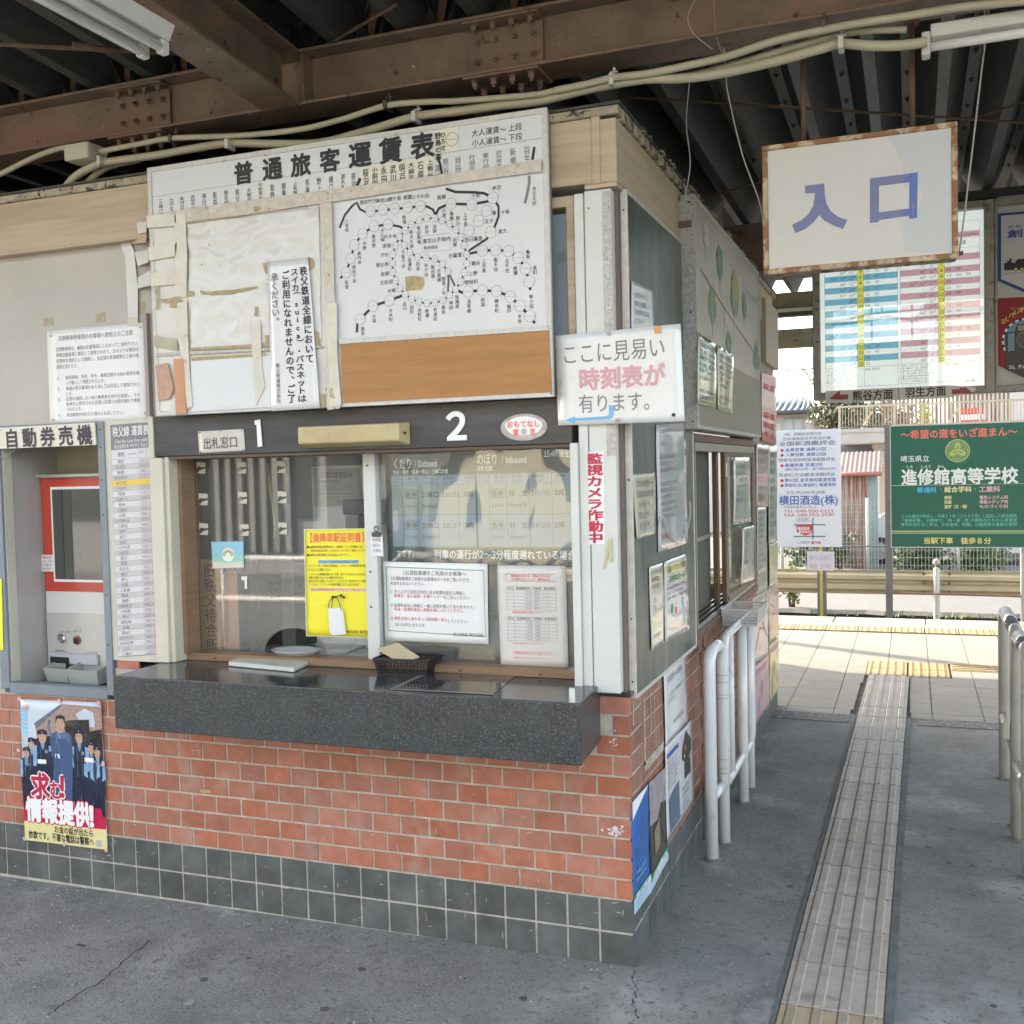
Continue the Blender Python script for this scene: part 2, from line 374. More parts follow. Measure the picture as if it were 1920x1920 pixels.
def flush_print():
    for (b, parent, m, nm) in PRINT.values(): b.build(nm, m, parent)['kind'] = 'stuff'
    # glyph library
    need = {}
    for t in TEXTS:
        for ch in t[2]:
            if ch not in ' \u3000': need[ch] = None
    tmp = []
    for ch in need:
        c = bpy.data.curves.new('glyph', 'FONT'); c.body = FW.get(ch, ch); c.size = 1; c.resolution_u = 2
        o = bpy.data.objects.new('glyph', c); COL.objects.link(o); tmp.append((ch, o))
    dg = bpy.context.evaluated_depsgraph_get(); dg.update()
    for k, o in tmp:
        me = o.evaluated_get(dg).to_mesh()
        vs = [(v.co.x, v.co.y) for v in me.vertices]; fs = [tuple(p.vertices) for p in me.polygons]
        ch = k; xm = max((x for x, y in vs), default=.3)
        if ch in FW: vs = [(x - .21, y) for x, y in vs]; adv = .58
        elif ord(ch) < 0x2E80: adv = xm + .07
        else: adv = 1.0
        need[k] = (vs, fs, adv)
    for k, o in tmp: d = o.data; bpy.data.objects.remove(o); bpy.data.curves.remove(d)
    out = {}
    for (parent, q, s, u0, v0, u1, v1, m, bo, off, vert) in TEXTS:
        kk = (parent.name, m.name)
        if kk not in out: out[kk] = (MB(), parent, m)
        b = out[kk][0]
        adv = [(.35 if c == ' ' else 1.0) if c in ' \u3000' else need[c][2] for c in s]
        if bo < .0105: sh = ((0, 0),)
        elif bo < .0195: sh = ((-bo, 0), (bo * .6, bo * .7), (bo * .6, -bo * .7))
        else: sh = tuple((bo * math.cos(k * PI / 4), bo * math.sin(k * PI / 4)) for k in range(8)) + ((0, 0),)
        if vert:
            n = len(s); h = (v1 - v0) / n
            for i, c in enumerate(s):
                if c in ' \u3000': continue
                vs, fs, a = need[c]
                for si, (sx_, sy_) in enumerate(sh):
                    P = []
                    for x, y in vs:
                        if c in 'ー〜～（）()-': x, y = .5 + (y - .38), .38 - (x - .5)
                        if c in '、。': x += .55; y += .5
                        if c in FW: x += .21
                        elif ord(c) < 0x2E80: x += .5 - a / 2
                        P.append(q.map(u0 + (u1 - u0) * (x + sx_), v0 + i * h + h * (.88 - y - sy_), off + .00004 * si))
                    b.add(P, fs)
        else:
            tot = sum(adv); x0 = 0.0
            for c, a in zip(s, adv):
                if c not in ' \u3000':
                    vs, fs, _ = need[c]
                    for si, (sx_, sy_) in enumerate(sh): b.add([q.map(u0 + (u1 - u0) * (x0 + x + sx_) / tot, v0 + (v1 - v0) * (.88 - y - sy_), off + .00004 * si) for x, y in vs], fs)
                x0 += a
    for (b, parent, m) in out.values(): b.build('lettering', m, parent)['kind'] = 'stuff'

# ================================================================== GROUND
g = MB()
g.add([(-30, -40, -.03), (30, -40, -.03), (30, 3.84, 0), (-2.0, 3.84, 0), (-30, 3.84, 0)], [(0, 1, 2, 3, 4)])
NX = 40
b = MB()
xs = [-14, -6, -3.2, -2.5, -1.8, -1.1, -.5, 0, .54, 1.2, 2, 4, 12]; ys = [-16, -6, -3.5, -2, -1, -.3, 0, 1, 2, 3, 3.86]
def gz(x, y): return -.012 * max(0, -x) * .45 if y < .5 else 0.0
P = [(x, y, gz(x, y)) for y in ys for x in xs]; n = len(xs)
b.add(P, [(j * n + i, j * n + i + 1, (j + 1) * n + i + 1, (j + 1) * n + i) for j in range(len(ys) - 1) for i in range(n - 1)], True)
floor = struct(b.build('floor', ASPH))
# worn strip of rough concrete at the joint with the platform, and a hairline crack
b = MB(); b.box(-.6, .49, 3.62, 3.845, .001, .004); b.box(.90, 4, 3.66, 3.845, .001, .004)
rim = b.build('rough_concrete_strip', mat('rough_concrete', (.17, .17, .16), .9, var=.5, vscale=30, bump=.8, bscale=60, spots=(((.38, .38, .36), 40, .6, .05),)), floor)
def crack(pts, wd):
    b = MB(); P = []
    pts2 = []
    for i in range(len(pts) - 1):
        for k in range(8):
            t = k / 8; p = Vector(pts[i]).lerp(Vector(pts[i + 1]), t); pts2.append(p + Vector((random.uniform(-.008, .008), random.uniform(-.008, .008), 0)))
    for i, p in enumerate(pts2):
        ww = wd * random.uniform(.3, 1); P += [p + Vector((ww, ww * .3, 0)), p - Vector((ww, ww * .3, 0))]
    b.add(P, [(2 * i, 2 * i + 1, 2 * i + 3, 2 * i + 2) for i in range(len(pts2) - 1)]); return b
cr = crack([G(283, 1762, .0015), G(200, 1832, .0015), G(130, 1875, .0015), G(80, 1910, .0015)], .004); cr.mi = 0
c2 = crack([G(1187, 1822, .0015), G(1194, 1850, .0015), G(1188, 1880, .0015), G(1193, 1915, .0015)], .003)
cr.add(c2.v, c2.f); cr.build('crack', mat('crack_shadow', (.03, .03, .03), .9), floor)
b = MB()                                                       # grit lying on the floor
for _ in range(260):
    if random.random() < .5: x, y = random.uniform(-2.8, .1), -.02 - abs(random.gauss(0, .05)) - random.random() * .9 * (random.random() < .5)
    else: x, y = .06 + abs(random.gauss(0, .05)) + random.random() * 1.1 * (random.random() < .4), random.uniform(0, 3.7)
    if .5 < x < .9: continue
    r = random.uniform(.0015, .005); z = gz(x, y)
    b.add([(x - r, y, z), (x, y - r, z), (x + r, y + r * .4, z), (x, y + .2 * r, z + r)], [(0, 1, 3), (1, 2, 3), (2, 0, 3)])
tag(b.build('grit', mat('pale_grit', (.35, .34, .31), .9)), 'fine pale grit scattered along the foot of the office walls', 'grit', kind='stuff')
lf = MB(); c = G(152, 1772, .004); lf.add([c + Vector((math.cos(a) * .022, math.sin(a) * .008, .002 * math.sin(3 * a))) for a in [k * PI / 5 for k in range(10)]], [tuple(range(10))])
tag(lf.build('dry_leaf', mat('dry_leaf', (.05, .055, .05), .8)), 'small dark dry leaf on the concrete floor in front of the ticket office', 'leaf')

gm = MB()                                                      # trodden chewing gum and drips
for k in range(46):
    x, y = (random.uniform(-2.6, .4), random.uniform(-1.5, -.15)) if k % 2 else (random.choice((random.uniform(.18, .48), random.uniform(.92, 1.22))), random.uniform(-1.2, 3.4))
    r = random.uniform(.006, .016); n = 9; z = gz(x, y) + .0012
    gm.mi = k % 3 == 0; gm.add([(x + r * math.cos(2 * PI * i / n) * random.uniform(.7, 1.2), y + r * math.sin(2 * PI * i / n) * random.uniform(.7, 1.2), z) for i in range(n)], [tuple(range(n))])
gm.build('gum_spots', [mat('old_gum', (.085, .086, .082), .8), mat('pale_gum', (.30, .30, .28), .8)], floor)['kind'] = 'stuff'
# tactile strip through the passage
strip = thing('tactile_strip', 'worn tactile guiding strip of barred tiles leading through the passage to the platform', 'tactile paving')
SX, SY, YW = .5466, 4.9989, -.01135
dx_ = Vector((math.cos(YW), math.sin(YW), 0)); dy_ = Vector((math.sin(YW), -math.cos(YW), 0))
def tact_mesh(name, ms):
    b = MB(); g_ = .0028
    b.box(g_, .3 - g_, g_, .3 - g_, -.02, .006)
    for k in range(4):
        xc = .0375 + .075 * k
        pr = [(xc - .0165, .006), (xc - .011, .0115), (xc + .011, .0115), (xc + .0165, .006)]
        P = [(x, y, z) for y in (.007, .293) for x, z in pr]
        b.mi = 1; b.add(P, [(0, 1, 2, 3), (7, 6, 5, 4), (0, 4, 5, 1), (1, 5, 6, 2), (2, 6, 7, 3)])
        b.mi = 2; b.box(xc - .0195, xc - .0163, .004, .296, .0058, .0068); b.box(xc - .019, xc + .019, .2932, .2995, .0058, .0078)  # dirt strip beside each bar, then a shadow painted at the bar end
        b.mi = 0
    b.mi = 2; b.box(.001, .299, .2972, .3, .0052, .0064); b.mi = 0
    return b.build(name, ms)
tp = tact_mesh('tactile_tile', [TACT, TACTB, GRIME_SHADE]); tpy = tact_mesh('tactile_tile', [TACTY, TACTYB, mat('ochre_grime_and_bar_shadow', (.15, .105, .04), .9)])
mesh_a, mesh_b = tp.data, tpy.data
bpy.data.objects.remove(tp); bpy.data.objects.remove(tpy)
for k in range(0, 23):
    yellow = k >= 17
    o = bpy.data.objects.new('tactile_tile', mesh_b if yellow else mesh_a); COL.objects.link(o); o.parent = strip
    p = Vector((SX, SY, 0)) + dy_ * (.3 * (k + 1) - (.0 if k else 0)) + dx_ * random.uniform(-.0012, .0012)
    p.z = random.uniform(-.001, .001) + (.001 if k < 4 else 0)
    o.location = p; o.rotation_euler = (random.uniform(-.003, .003), random.uniform(-.003, .003), YW + random.uniform(-.002, .002))
# first tile, cut where it meets the yellow dotted tiles
o = bpy.data.objects.new('tactile_tile', mesh_a); COL.objects.link(o); o.parent = strip; o.location = Vector((SX, SY, .001)) + dx_ * .0005; o.scale = (1, .72, 1); o.rotation_euler.z = YW
b = MB(); q0 = Vector((SX, SY, 0))
for s_, wd in ((-.016, .014), (.302, .026)):
    a = q0 + dx_ * s_ + dy_ * 1.15; c = q0 + dx_ * s_ + dy_ * 7
    b.add([a, a + dx_ * wd, c + dx_ * wd, c, *[p + Vector((0, 0, .0035)) for p in (a, a + dx_ * wd, c + dx_ * wd, c)]], [(4, 5, 6, 7), (0, 1, 5, 4), (1, 2, 6, 5), (2, 3, 7, 6), (3, 0, 4, 7)])
b.build('mortar_edge', mat('fresh_grey_mortar', (.135, .14, .135), .85, var=.3, vscale=14, bump=.5, bscale=60), strip)

# platform
plat = struct(MB().box(-14, 14, 3.845, 8.36, -1.15, -.012).build('platform', mat('platform_concrete', (.16, .15, .13), .9, var=.3, vscale=9)))
SL = .307
def slab_mesh(wx, wy, th=.02):
    b = MB(); gp = .0022
    b.box(gp, wx - gp, gp, wy - gp, -.01, 0); o = b.build('tmp', SLAB); me = o.data; bpy.data.objects.remove(o); return me
sm = slab_mesh(SL, SL)
half = slab_mesh(SL / 2, SL)
def put(name, me, x, y, z, parent, rz=0):
    o = bpy.data.objects.new(name, me); COL.objects.link(o); o.parent = parent; o.location = (x, y, z); o.rotation_euler = (random.uniform(-.0012, .0012), random.uniform(-.0012, .0012), rz); return o
for i in range(-3, 9):
    for j in range(12):
        x = .07 + SL * i; y = 3.70 + SL * j
        if y > 7.35: continue
        if i >= 5 and j > 10: continue
        inblk = x + SL > .53 and x < 1.14 and y + SL > 5.30 and y < 5.80
        if inblk: continue
        if .50 < x + SL / 2 < .86 and y < 5.1: continue
        if y < 3.84:
            continue
        put('paving_slab', sm, x, y, 0, plat)
for (x0, x1, y0, y1) in ((-1.2, .485, 3.845, 4.005), (.86, 2.6, 3.845, 4.005)):       # cut row beside the rough strip
    x = .07 - 4 * SL
    while x < x1:
        a, c = max(x, x0), min(x + SL, x1)
        if c - a > .03: MB().box(a + .002, c - .002, y0, y1 - .002, -.01, 0).build('cut_slab', SLAB, plat)
        x += SL
for (a, c, y0, y1) in ((.380, .500, 4.007, 4.312), (.380, .502, 4.314, 4.62), (.380, .505, 4.621, 4.926), (.380, .52, 4.928, 5.232), (.853, .987, 4.007, 4.312), (.853, .987, 4.314, 4.62), (.853, .987, 4.621, 4.926), (.853, .987, 4.928, 5.232), (.380, .526, 5.235, 5.54), (.380, .526, 5.543, 5.86)):
    MB().box(a, c, y0, y1, -.01, 0).build('cut_slab', SLAB, plat)
# the rest of the platform out of sight to either side, one sheet
b = MB(); b.box(-14, -.86, 3.9, 7.44, -.01, -.001); b.box(2.84, 14, 3.9, 7.44, -.01, -.001); b.build('side_paving', SLAB, plat)
b = MB(); b.box(-14, 14, 7.775, 7.99, -.01, .001); b.build('border_course', SLAB, plat)
x = -3.5
while x < 6:
    MB().box(x + .003, x + .897, 7.995, 8.40, -.12, .002).build('edge_slab', mat('platform_edge_concrete', (.31, .28, .23), .85, var=.12, vscale=7, bump=.3, bscale=90, rand=.05), plat, bevel=.008); x += .9
b = MB(); b.box(-14, -3.5, 7.995, 8.40, -.12, .002); b.box(6.4, 14, 7.995, 8.40, -.12, .002); b.build('edge_run', SLAB, plat)
def dots_mesh(nx=5, ny=5, sz=.3, m=YELT, bars=False):
    b = MB(); b.box(.002, sz - .002, .002, sz - .002, -.01, .002)
    st = sz / nx
    if bars:
        for k in range(4):
            c = sz * (k + .5) / 4; b.box(.01, sz - .01, c - .012, c + .012, .002, .007)
    else:
        for i in range(nx):
            for j in range(ny):
                cx, cy = st * (i + .5), st * (j + .5)
                P = [(cx + math.cos(a) * r, cy + math.sin(a) * r, z) for r, z in ((.016, .002), (.009, .007)) for a in [k * PI / 3 for k in range(6)]]
                b.add(P, [(k, (k + 1) % 6, 6 + (k + 1) % 6, 6 + k) for k in range(6)] + [tuple(range(6, 12))])
    o = b.build('tmp', m); me = o.data; bpy.data.objects.remove(o); return me
dm, bm_ = dots_mesh(), dots_mesh(bars=True)
for i in range(2):
    for j in range(2): put('dotted_tile', dm, .53 + .31 * i, 5.235 + .31 * j, .001, plat)
for k in range(4): o = put('barred_tile', bm_, 1.155 + .3 * k, 5.555, .001, plat)
for k in range(-8, 14): put('dotted_tile', dm, .05 + .307 * k - .6, 7.455, .001, plat)
for (py_) in (5.237, 5.544): MB().box(1.154, 1.296, py_, py_ + .303, -.01, 0).build('cut_slab', SLAB, plat)

# track bed, road behind it, far ground
struct(MB().box(-60, 60, 8.36, 12.0, -1.3, -1.15).build('track_bed', mat('ballast', (.10, .09, .08), .95, var=.4, vscale=50, bump=1, bscale=60)))
for yy in (9.35, 10.42):
    b = MB(); b.box(-30, 30, yy - .035, yy + .035, -.99, -.95); b.box(-30, 30, yy - .008, yy + .008, -1.09, -.99); b.box(-30, 30, yy - .06, yy + .06, -1.1, -1.085)
    tag(b.build('rail', RUST), 'rusty steel rail nearest the platform' if yy < 10 else 'rusty steel rail on the far side of the track', 'rail')
b = MB(); xs_ = [-60] + [-3 + .25 * k for k in range(34)] + [60]; P = []
for i, x in enumerate(xs_):
    e = 12.22 + (random.uniform(-.06, .06) if 0 < i < len(xs_) - 1 else 0)
    P += [(x, e, -1.2), (x, e, -.50), (x, e + .09, -.45), (x, 24, -.45)]
b.add(P, [(4 * i + k, 4 * i + 4 + k, 4 * i + 5 + k, 4 * i + 1 + k) for i in range(len(xs_) - 1) for k in (1, 2)]); b.mi = 1
b.add(P, [(4 * i, 4 * i + 4, 4 * i + 5, 4 * i + 1) for i in range(len(xs_) - 1)])
struct(b.build('road', [ROADM, mat('dark_embankment', (.035, .03, .025), .95)]))
struct(MB().box(-200, 200, 24, 300, -.6, -.455).build('ground', mat('far_ground', (.16, .15, .12), .95, var=.2, vscale=1)))
struct(MB().box(-200, 200, -200, -16, -.2, -.08).build('forecourt', mat('forecourt_asphalt', (.16, .155, .15), .9, var=.2, vscale=2)))
gr = MB()                                                     # weeds along the road edge
for _ in range(70):
    x = random.choice([-.1, .75, 1.35, 1.55, 2.0]) + random.gauss(0, .22); y = 12.1 + random.uniform(-.05, .15); h = random.uniform(.02, .06); a = random.uniform(0, PI); r = .012
    gr.add([(x - r * math.cos(a), y - r * math.sin(a), -.5), (x + r * math.cos(a), y + r * math.sin(a), -.5), (x + random.uniform(-.05, .05), y + random.uniform(-.05, .05), -.5 + h * 1.4)], [(0, 1, 2)])
tag(gr.build('weeds', mat('weed_green', (.13, .19, .05), .7)), 'low weeds sprouting along the edge of the road beyond the track', 'weeds', kind='stuff')

# ================================================================== TICKET OFFICE
OFF = thing('ticket_office', 'station ticket office with red tiled base, cream boards and two service windows', 'ticket office')
TP, BP, ZM = .1135, .0691, .1078
ZD = ZM + TP                                   # top of the dark tiles
fw = MB()
fw.box(-5.5, -.001, .0022, .14, -.05, .776)
fw.box(-2.115, -.001, .0022, .14, .776, .906)
fw.box(-5.5, -2.695, .0022, .14, .776, 1.80)
FWALL = fw.build('front_wall', MORT, OFF)
sw = MB(); sw.box(-.14, -.0022, .14, 4.02, -.05, .906); sw.box(-.14, -.0022, .0025, .14, -.05, .906)
SWALL = sw.build('side_wall', MORT, OFF)
def tile_mesh(wd, hg, m, axis):
    """tile face with chamfered rim, 9 quads"""
    b = MB(); c, t = .0014, .009
    a = [(0, 0), (wd, 0), (wd, hg), (0, hg)]; i_ = [(c, c), (wd - c, c), (wd - c, hg - c), (c, hg - c)]
    def p(u, v, d): return (u, -d, v) if axis == 'y' else (d, u, v)
    P = [p(u, v, 0) for u, v in a] + [p(u, v, t - .0018) for u, v in a] + [p(u, v, t) for u, v in i_]
    b.add(P, [(k, (k + 1) % 4, 4 + (k + 1) % 4, 4 + k) for k in range(4)] + [(4 + k, 4 + (k + 1) % 4, 8 + (k + 1) % 4, 8 + k) for k in range(4)] + [(8, 9, 10, 11)])
    o = b.build('tmp', m); me = o.data; bpy.data.objects.remove(o); return me
TM = {}
def tile(name, wd, hg, m, axis, u, v, parent, joined=None):
    k = (round(wd, 4), round(hg, 4), m.name, axis)
    if k not in TM: TM[k] = tile_mesh(wd, hg, m, axis)
    j = random.uniform(-.0008, .0012)
    if joined is not None:
        off = Vector((u, .008 - j, v)) if axis == 'y' else Vector((-.001 + j, u, v)); me = TM[k]
        joined.add([vv.co + off for vv in me.vertices], [tuple(p.vertices) for p in me.polygons]); return
    o = bpy.data.objects.new(name, TM[k]); COL.objects.link(o); o.parent = parent
    o.location = (u, .008 - j, v) if axis == 'y' else (-.008 + j, u, v)
    o.rotation_euler = (random.uniform(-.006, .006), 0, random.uniform(-.006, .006)) if axis == 'y' else (0, random.uniform(-.006, .006), random.uniform(-.006, .006))
gap = .0075
jb_, jt_ = MB(), MB()
for r in range(2):
    z0 = ZM - TP + gap / 2 if r == 0 else ZM + gap / 2
    for k in range(26, 47): tile('', TP - gap, TP - gap, BASE, 'y', -(k + 1) * TP + gap / 2, z0, FWALL, jt_)
    for k in range(26):
        x1 = -k * TP - (gap / 2 if k else -.006)
        tile('base_tile', (TP - gap / 2 + .006) if k == 0 else TP - gap, TP - gap, BASE, 'y', -(k + 1) * TP + gap / 2, z0, FWALL)
for r in range(10):
    z0 = ZD + r * BP + gap / 2; hf = (r % 2 == 0)
    k = 0; x1 = .006
    while x1 > -5.4:
        if k == 0: wd = (TP / 2 - gap / 2 + .006) if hf else (TP - gap / 2 + .006)
        else: wd = TP - gap
        x0 = x1 - wd
        vis = (r < 7) or (x0 > -.20 and r >= 7) or (x1 < -1.85 and z0 < .76) or (x1 < -2.69)
        if r >= 7 and x0 < -.12 and x1 > -1.86 and not (r == 7): vis = False
        if r == 7 and not (x0 > -.2 or x1 < -1.8): vis = False
        if vis and z0 + BP < .93:
            if -2.7 < x0 < -2.11 and z0 + BP - gap > .778: pass
            elif x0 < -2.95:
                if z0 + BP < .80 or r < 12: tile('', wd, BP - gap, BRICK, 'y', x0, z0, FWALL, jb_)
            else: tile('brick', wd, BP - gap, BRICK, 'y', x0, z0, FWALL)
        x1 = x0 - gap; k += 1
tile('brick', .11, .05, BRICK, 'y', -2.1, .905, FWALL)
tag(jb_.build('outlying_bricks', BRICK, FWALL), kind='stuff'); tag(jt_.build('outlying_base_tiles', BASE, FWALL), kind='stuff')
js, jd = MB(), MB()
for r in range(2):
    z0 = ZM - TP + gap / 2 if r == 0 else ZM + gap / 2
    for k in range(35):
        y0 = k * TP + gap / 2 - (.0 if k else .0)
        if k < 11: tile('base_tile', TP - gap, TP - gap, BASE, 'x', y0, z0, SWALL)
        else: tile('', TP - gap, TP - gap, BASE, 'x', y0, z0, SWALL, jd)
for r in range(10):
    z0 = ZD + r * BP + gap / 2; hf = (r % 2 == 1); y0 = .003
    k = 0
    while y0 < 3.0:
        wd = (TP / 2 - gap / 2) if (hf and k == 0) else TP - gap
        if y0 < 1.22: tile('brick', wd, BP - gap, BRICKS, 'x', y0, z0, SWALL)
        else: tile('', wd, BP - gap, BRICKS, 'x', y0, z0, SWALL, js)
        y0 += wd + gap; k += 1
tag(js.build('distant_bricks', BRICKS, SWALL), kind='stuff'); tag(jd.build('distant_base_tiles', BASE, SWALL), kind='stuff')
# old patch of grout where a board was torn off the side bricks
b = MB()
for (y0, y1, z0, z1) in ((.20, .215, .62, .86), (.20, .50, .60, .635), (.30, .306, .70, .86), (.36, .364, .70, .84), (.05, .06, .80, .92), (.07, .078, .30, .45)):
    b.box(.0015, .0032, y0, y1, z0, z1)
b.build('mortar_smear', mat('pale_mortar_smear', (.40, .35, .26), .9, var=.3, vscale=30), SWALL)['kind'] = 'stuff'
b = MB()                                                       # paint splash on a brick near the corner
for k in range(60):
    c = F(1156, 1558, -.0028) + Vector((random.gauss(0, .015), -.00002 * k, random.gauss(0, .008))); r = random.uniform(.001, .0055)
    b.disc(c, (0, -1, 0), r, 0, 6)
for k in range(20):
    c = F(1150, 1390, -.0028) + Vector((random.gauss(0, .007), -.00002 * k, random.gauss(0, .014))); r = random.uniform(.001, .004)
    b.disc(c, (0, -1, 0), r, 0, 6)
b.build('paint_splash', mat('pale_pink_splash', (.66, .56, .58), .6), FWALL)['kind'] = 'stuff'
b = MB()                                                       # scrapes, drips and chipped glaze on the tiles
for k in range(150):
    x = random.uniform(-2.75, -.02); z = random.choice((random.uniform(.23, .68), random.uniform(.02, .21))); a = random.choice((PI / 2, PI / 2, .1, -.15, .4)) + random.gauss(0, .12)
    L = random.uniform(.006, .032); wq = random.uniform(.0006, .0018); y = -.0029 - .00001 * k
    d = Vector((math.cos(a), 0, math.sin(a))) * L; nn = Vector((-math.sin(a), 0, math.cos(a))) * wq
    p = Vector((x, y, z)); b.add([p - nn * .4, p + d * .5 - nn, p + d, p + d * .5 + nn, p + nn * .4], [(0, 1, 2, 3, 4)])
b.build('scratch_marks', mat('chalky_scrape', (.50, .42, .37), .8), FWALL)['kind'] = 'stuff'

# ledge and counter
MB().box(-.166, .012, -.012, .05, .906, .921).build('ledge', GRANT, OFF, bevel=.003)
ct = MB(); ct.add([(-1.853, -.30, .751), (-.073, -.30, .751), (-.096, -.0, .751), (-1.853, -.0, .751),
                   (-1.853, -.30, .945), (-.073, -.30, .945), (-.096, .0, .945), (-1.853, .0, .945)],
                  [(0, 3, 2, 1), (0, 1, 5, 4), (1, 2, 6, 5), (2, 3, 7, 6), (3, 0, 4, 7)])
ct.mi = 1; ct.add([(-1.853, -.30, .945), (-.073, -.30, .945), (-.096, .0, .945), (-1.853, .0, .945)], [(0, 1, 2, 3)])
ct.box(-1.80, -.15, .0, .14, .90, .9445)
COUNTER = ct.build('counter', [GRAN, GRANT], OFF)
COUNTER.modifiers.new('weld', 'WELD').merge_threshold = .0005
bv = COUNTER.modifiers.new('bevel', 'BEVEL'); bv.width = .004; bv.segments = 2; bv.limit_method = 'ANGLE'
# brown sill under the glass, header board, posts, pilasters
SILLM = mat('brown_wooden_sill', (.24, .15, .085), .5, var=.2, vscale=8, stretch=(.5, 1, 4))
sl = MB().box(-1.795, -.15, .045, .13, .945, .974).build('window_sill', SILLM, OFF, bevel=.002)
for xx in (-1.66, -1.28, -.93, -.62, -.32): MB().disc((xx, .045, .957), (0, -1, 0), .005, .003, 8).build('screw', SCREW, sl)
HDR = MB().box(-1.852, -.165, -.028, .11, 1.745, 1.897).build('header_board', BLACKB, OFF, bevel=.002)
MB().box(-1.80, -.165, -.02, .12, 1.733, 1.744).build('header_trim', mat('dark_brown_trim', (.10, .06, .035), .5), OFF)
pil = MB(); pil.box(-1.876, -1.815, -.035, .0, .946, 1.74); pil.box(-1.815, -1.795, -.022, .14, .946, 1.742); pil.box(-1.876, -1.852, -.035, .0, 1.74, 1.90)
pil.build('left_pilaster', CREAM, OFF, bevel=.002)
MB().box(-1.795, -1.778, .03, .13, .974, 1.733).build('window_jamb', SILLM, OFF)
rp = MB(); rp.box(-.166, -.140, -.055, .14, .922, 1.745); rp.box(-.139, -.108, -.040, .14, .922, 2.55)
RPOST = rp.build('post_flange', WHITEM, OFF, bevel=.002)
rp = MB(); rp.box(-.106, -.015, -.036, .14, .922, 2.557); CPOST = rp.build('corner_post', WHITEM, OFF, bevel=.003)
rp = MB(); rp.box(-.0445, -.0155, -.0385, -.036, 1.70, 2.55); rp.build('mottled_tape_edge', STEEL, CPOST)
for z in (2.50, 2.08, 1.96): MB().disc((-.09, -.036, z), (0, -1, 0), .003, .002, 8).build('screw', SCREW, CPOST)
mp = MB().box(-1.005, -.955, .075, .12, .974, 1.735); MPOST = mp.build('window_mullion', WHITEM, OFF, bevel=.003)
for z in (1.69, 1.30, 1.17): MB().disc((-.985, .075, z), (0, -1, 0), .004, .003, 8).build('screw', SCREW, MPOST)
# glass: left pane with a speaking hole cut at the bottom is modelled as the pane plus a dark arched pass-through
def pane(x0, x1, z0, z1, y, m, name='window_pane', hole=None):
    b = MB()
    if hole:
        hx, hr = hole; pts = [(x1, z0), (x1, z1), (x0, z1), (x0, z0), (hx - hr, z0)] + [(hx - hr * math.cos(a), z0 + hr * .72 * math.sin(a)) for a in [k * PI / 14 for k in range(1, 14)]] + [(hx + hr, z0)]
        b.slab([(x, y, z) for x, z in pts], (0, .006, 0))
    else: b.box(x0, x1, y, y + .006, z0, z1)
    return b.build(name, m, OFF)
pane(-1.778, -1.005, .974, 1.733, .112, GLASS, hole=(-1.34, .14))
pane(-.955, -.166, .974, 1.733, .104, GLASSW)
# upper boards
up = MB(); up.box(-5.5, -1.888, .004, .12, 1.893, 2.577); up.box(-1.888, -.24, .004, .12, 1.897, 2.577)
UPP = up.build('wall_panel', PANEL, OFF)
MB().box(-2.12, -1.876, -.006, .12, .94, 1.893).build('side_panel', CREAM, OFF)
MB().box(-1.893, -1.877, -.018, .004, 1.90, 2.30).build('cover_strip', mat('pinkish_grey_strip', (.34, .30, .28), .6), OFF)
# blue-grey old fare board glimpsed between the fare board and the corner post
b = MB().box(-.235, -.165, -.004, .05, 1.90, 2.50); OLD = b.build('old_notice_board', mat('blue_grey_board', (.24, .28, .33), .4, var=.08, vscale=3), OFF)
qo = RQ(-.235, -.168, 1.90, 2.50, -.004); T(OLD, qo, '賃', .35, .20, .85, .275, GREYI)
b = MB(); b.box(-.170, -.142, -.028, .1, 1.90, 2.535); b.box(-.24, -.142, -.030, .1, 2.515, 2.550); b.build('board_surround', WOOD, OFF, bevel=.002)
# fascia, front and side, with peeling roof edge
FRF = MB().box(-5.5, -.075, -.045, .1, 2.577, 2.783).build('fascia_board', WOOD, OFF, bevel=.002)
MB().box(-.073, -.045, -.049, .1, 2.572, 2.786).build('fascia_corner_batten', WOOD, OFF, bevel=.002)
for (y0, y1) in ((-.044, 1.02), (1.024, 1.62), (1.64, 3.98)):
    MB().box(-.1, .008, y0, y1, 2.574, 2.775).build('fascia_board', WOOD, OFF, bevel=.002)
MB().box(-.1, .006, -.043, 4.0, 2.560, 2.573).build('fascia_soffit', WOOD, OFF)
PEEL = mat('peeling_roof_edge', (.36, .31, .22), .7, var=.3, vscale=12, bump=.6, bscale=50, spots=(((.055, .05, .04), 26, .54, .05), ((.20, .21, .17), 14, .6, .04)))
re_ = MB(); re_.box(-5.5, .02, -.056, .0, 2.784, 2.812); re_.box(-.04, .022, .0, 4.05, 2.776, 2.812); re_.build('roof_edge', PEEL, OFF, bevel=.003)
re_ = MB(); re_.box(-5.5, .026, -.062, 4.1, 2.8125, 2.8205); re_.build('roof_sheet', mat('dark_roof_sheet', (.06, .055, .05), .7, var=.3, vscale=10), OFF)
b = MB()                                                      # scraps of flashing lifting off the side roof edge
for k in range(60):
    y = random.uniform(.2, 3.6); r = random.uniform(.01, .03)
    b.add([(.022, y, 2.80), (.03 + random.random() * .01, y + r, 2.815), (.026, y + r * 1.5, 2.80 + random.uniform(.02, .045)), (.018, y + .3 * r, 2.825)], [(0, 1, 2, 3)])
b.build('flashing_scraps', PEEL, OFF)['kind'] = 'stuff'
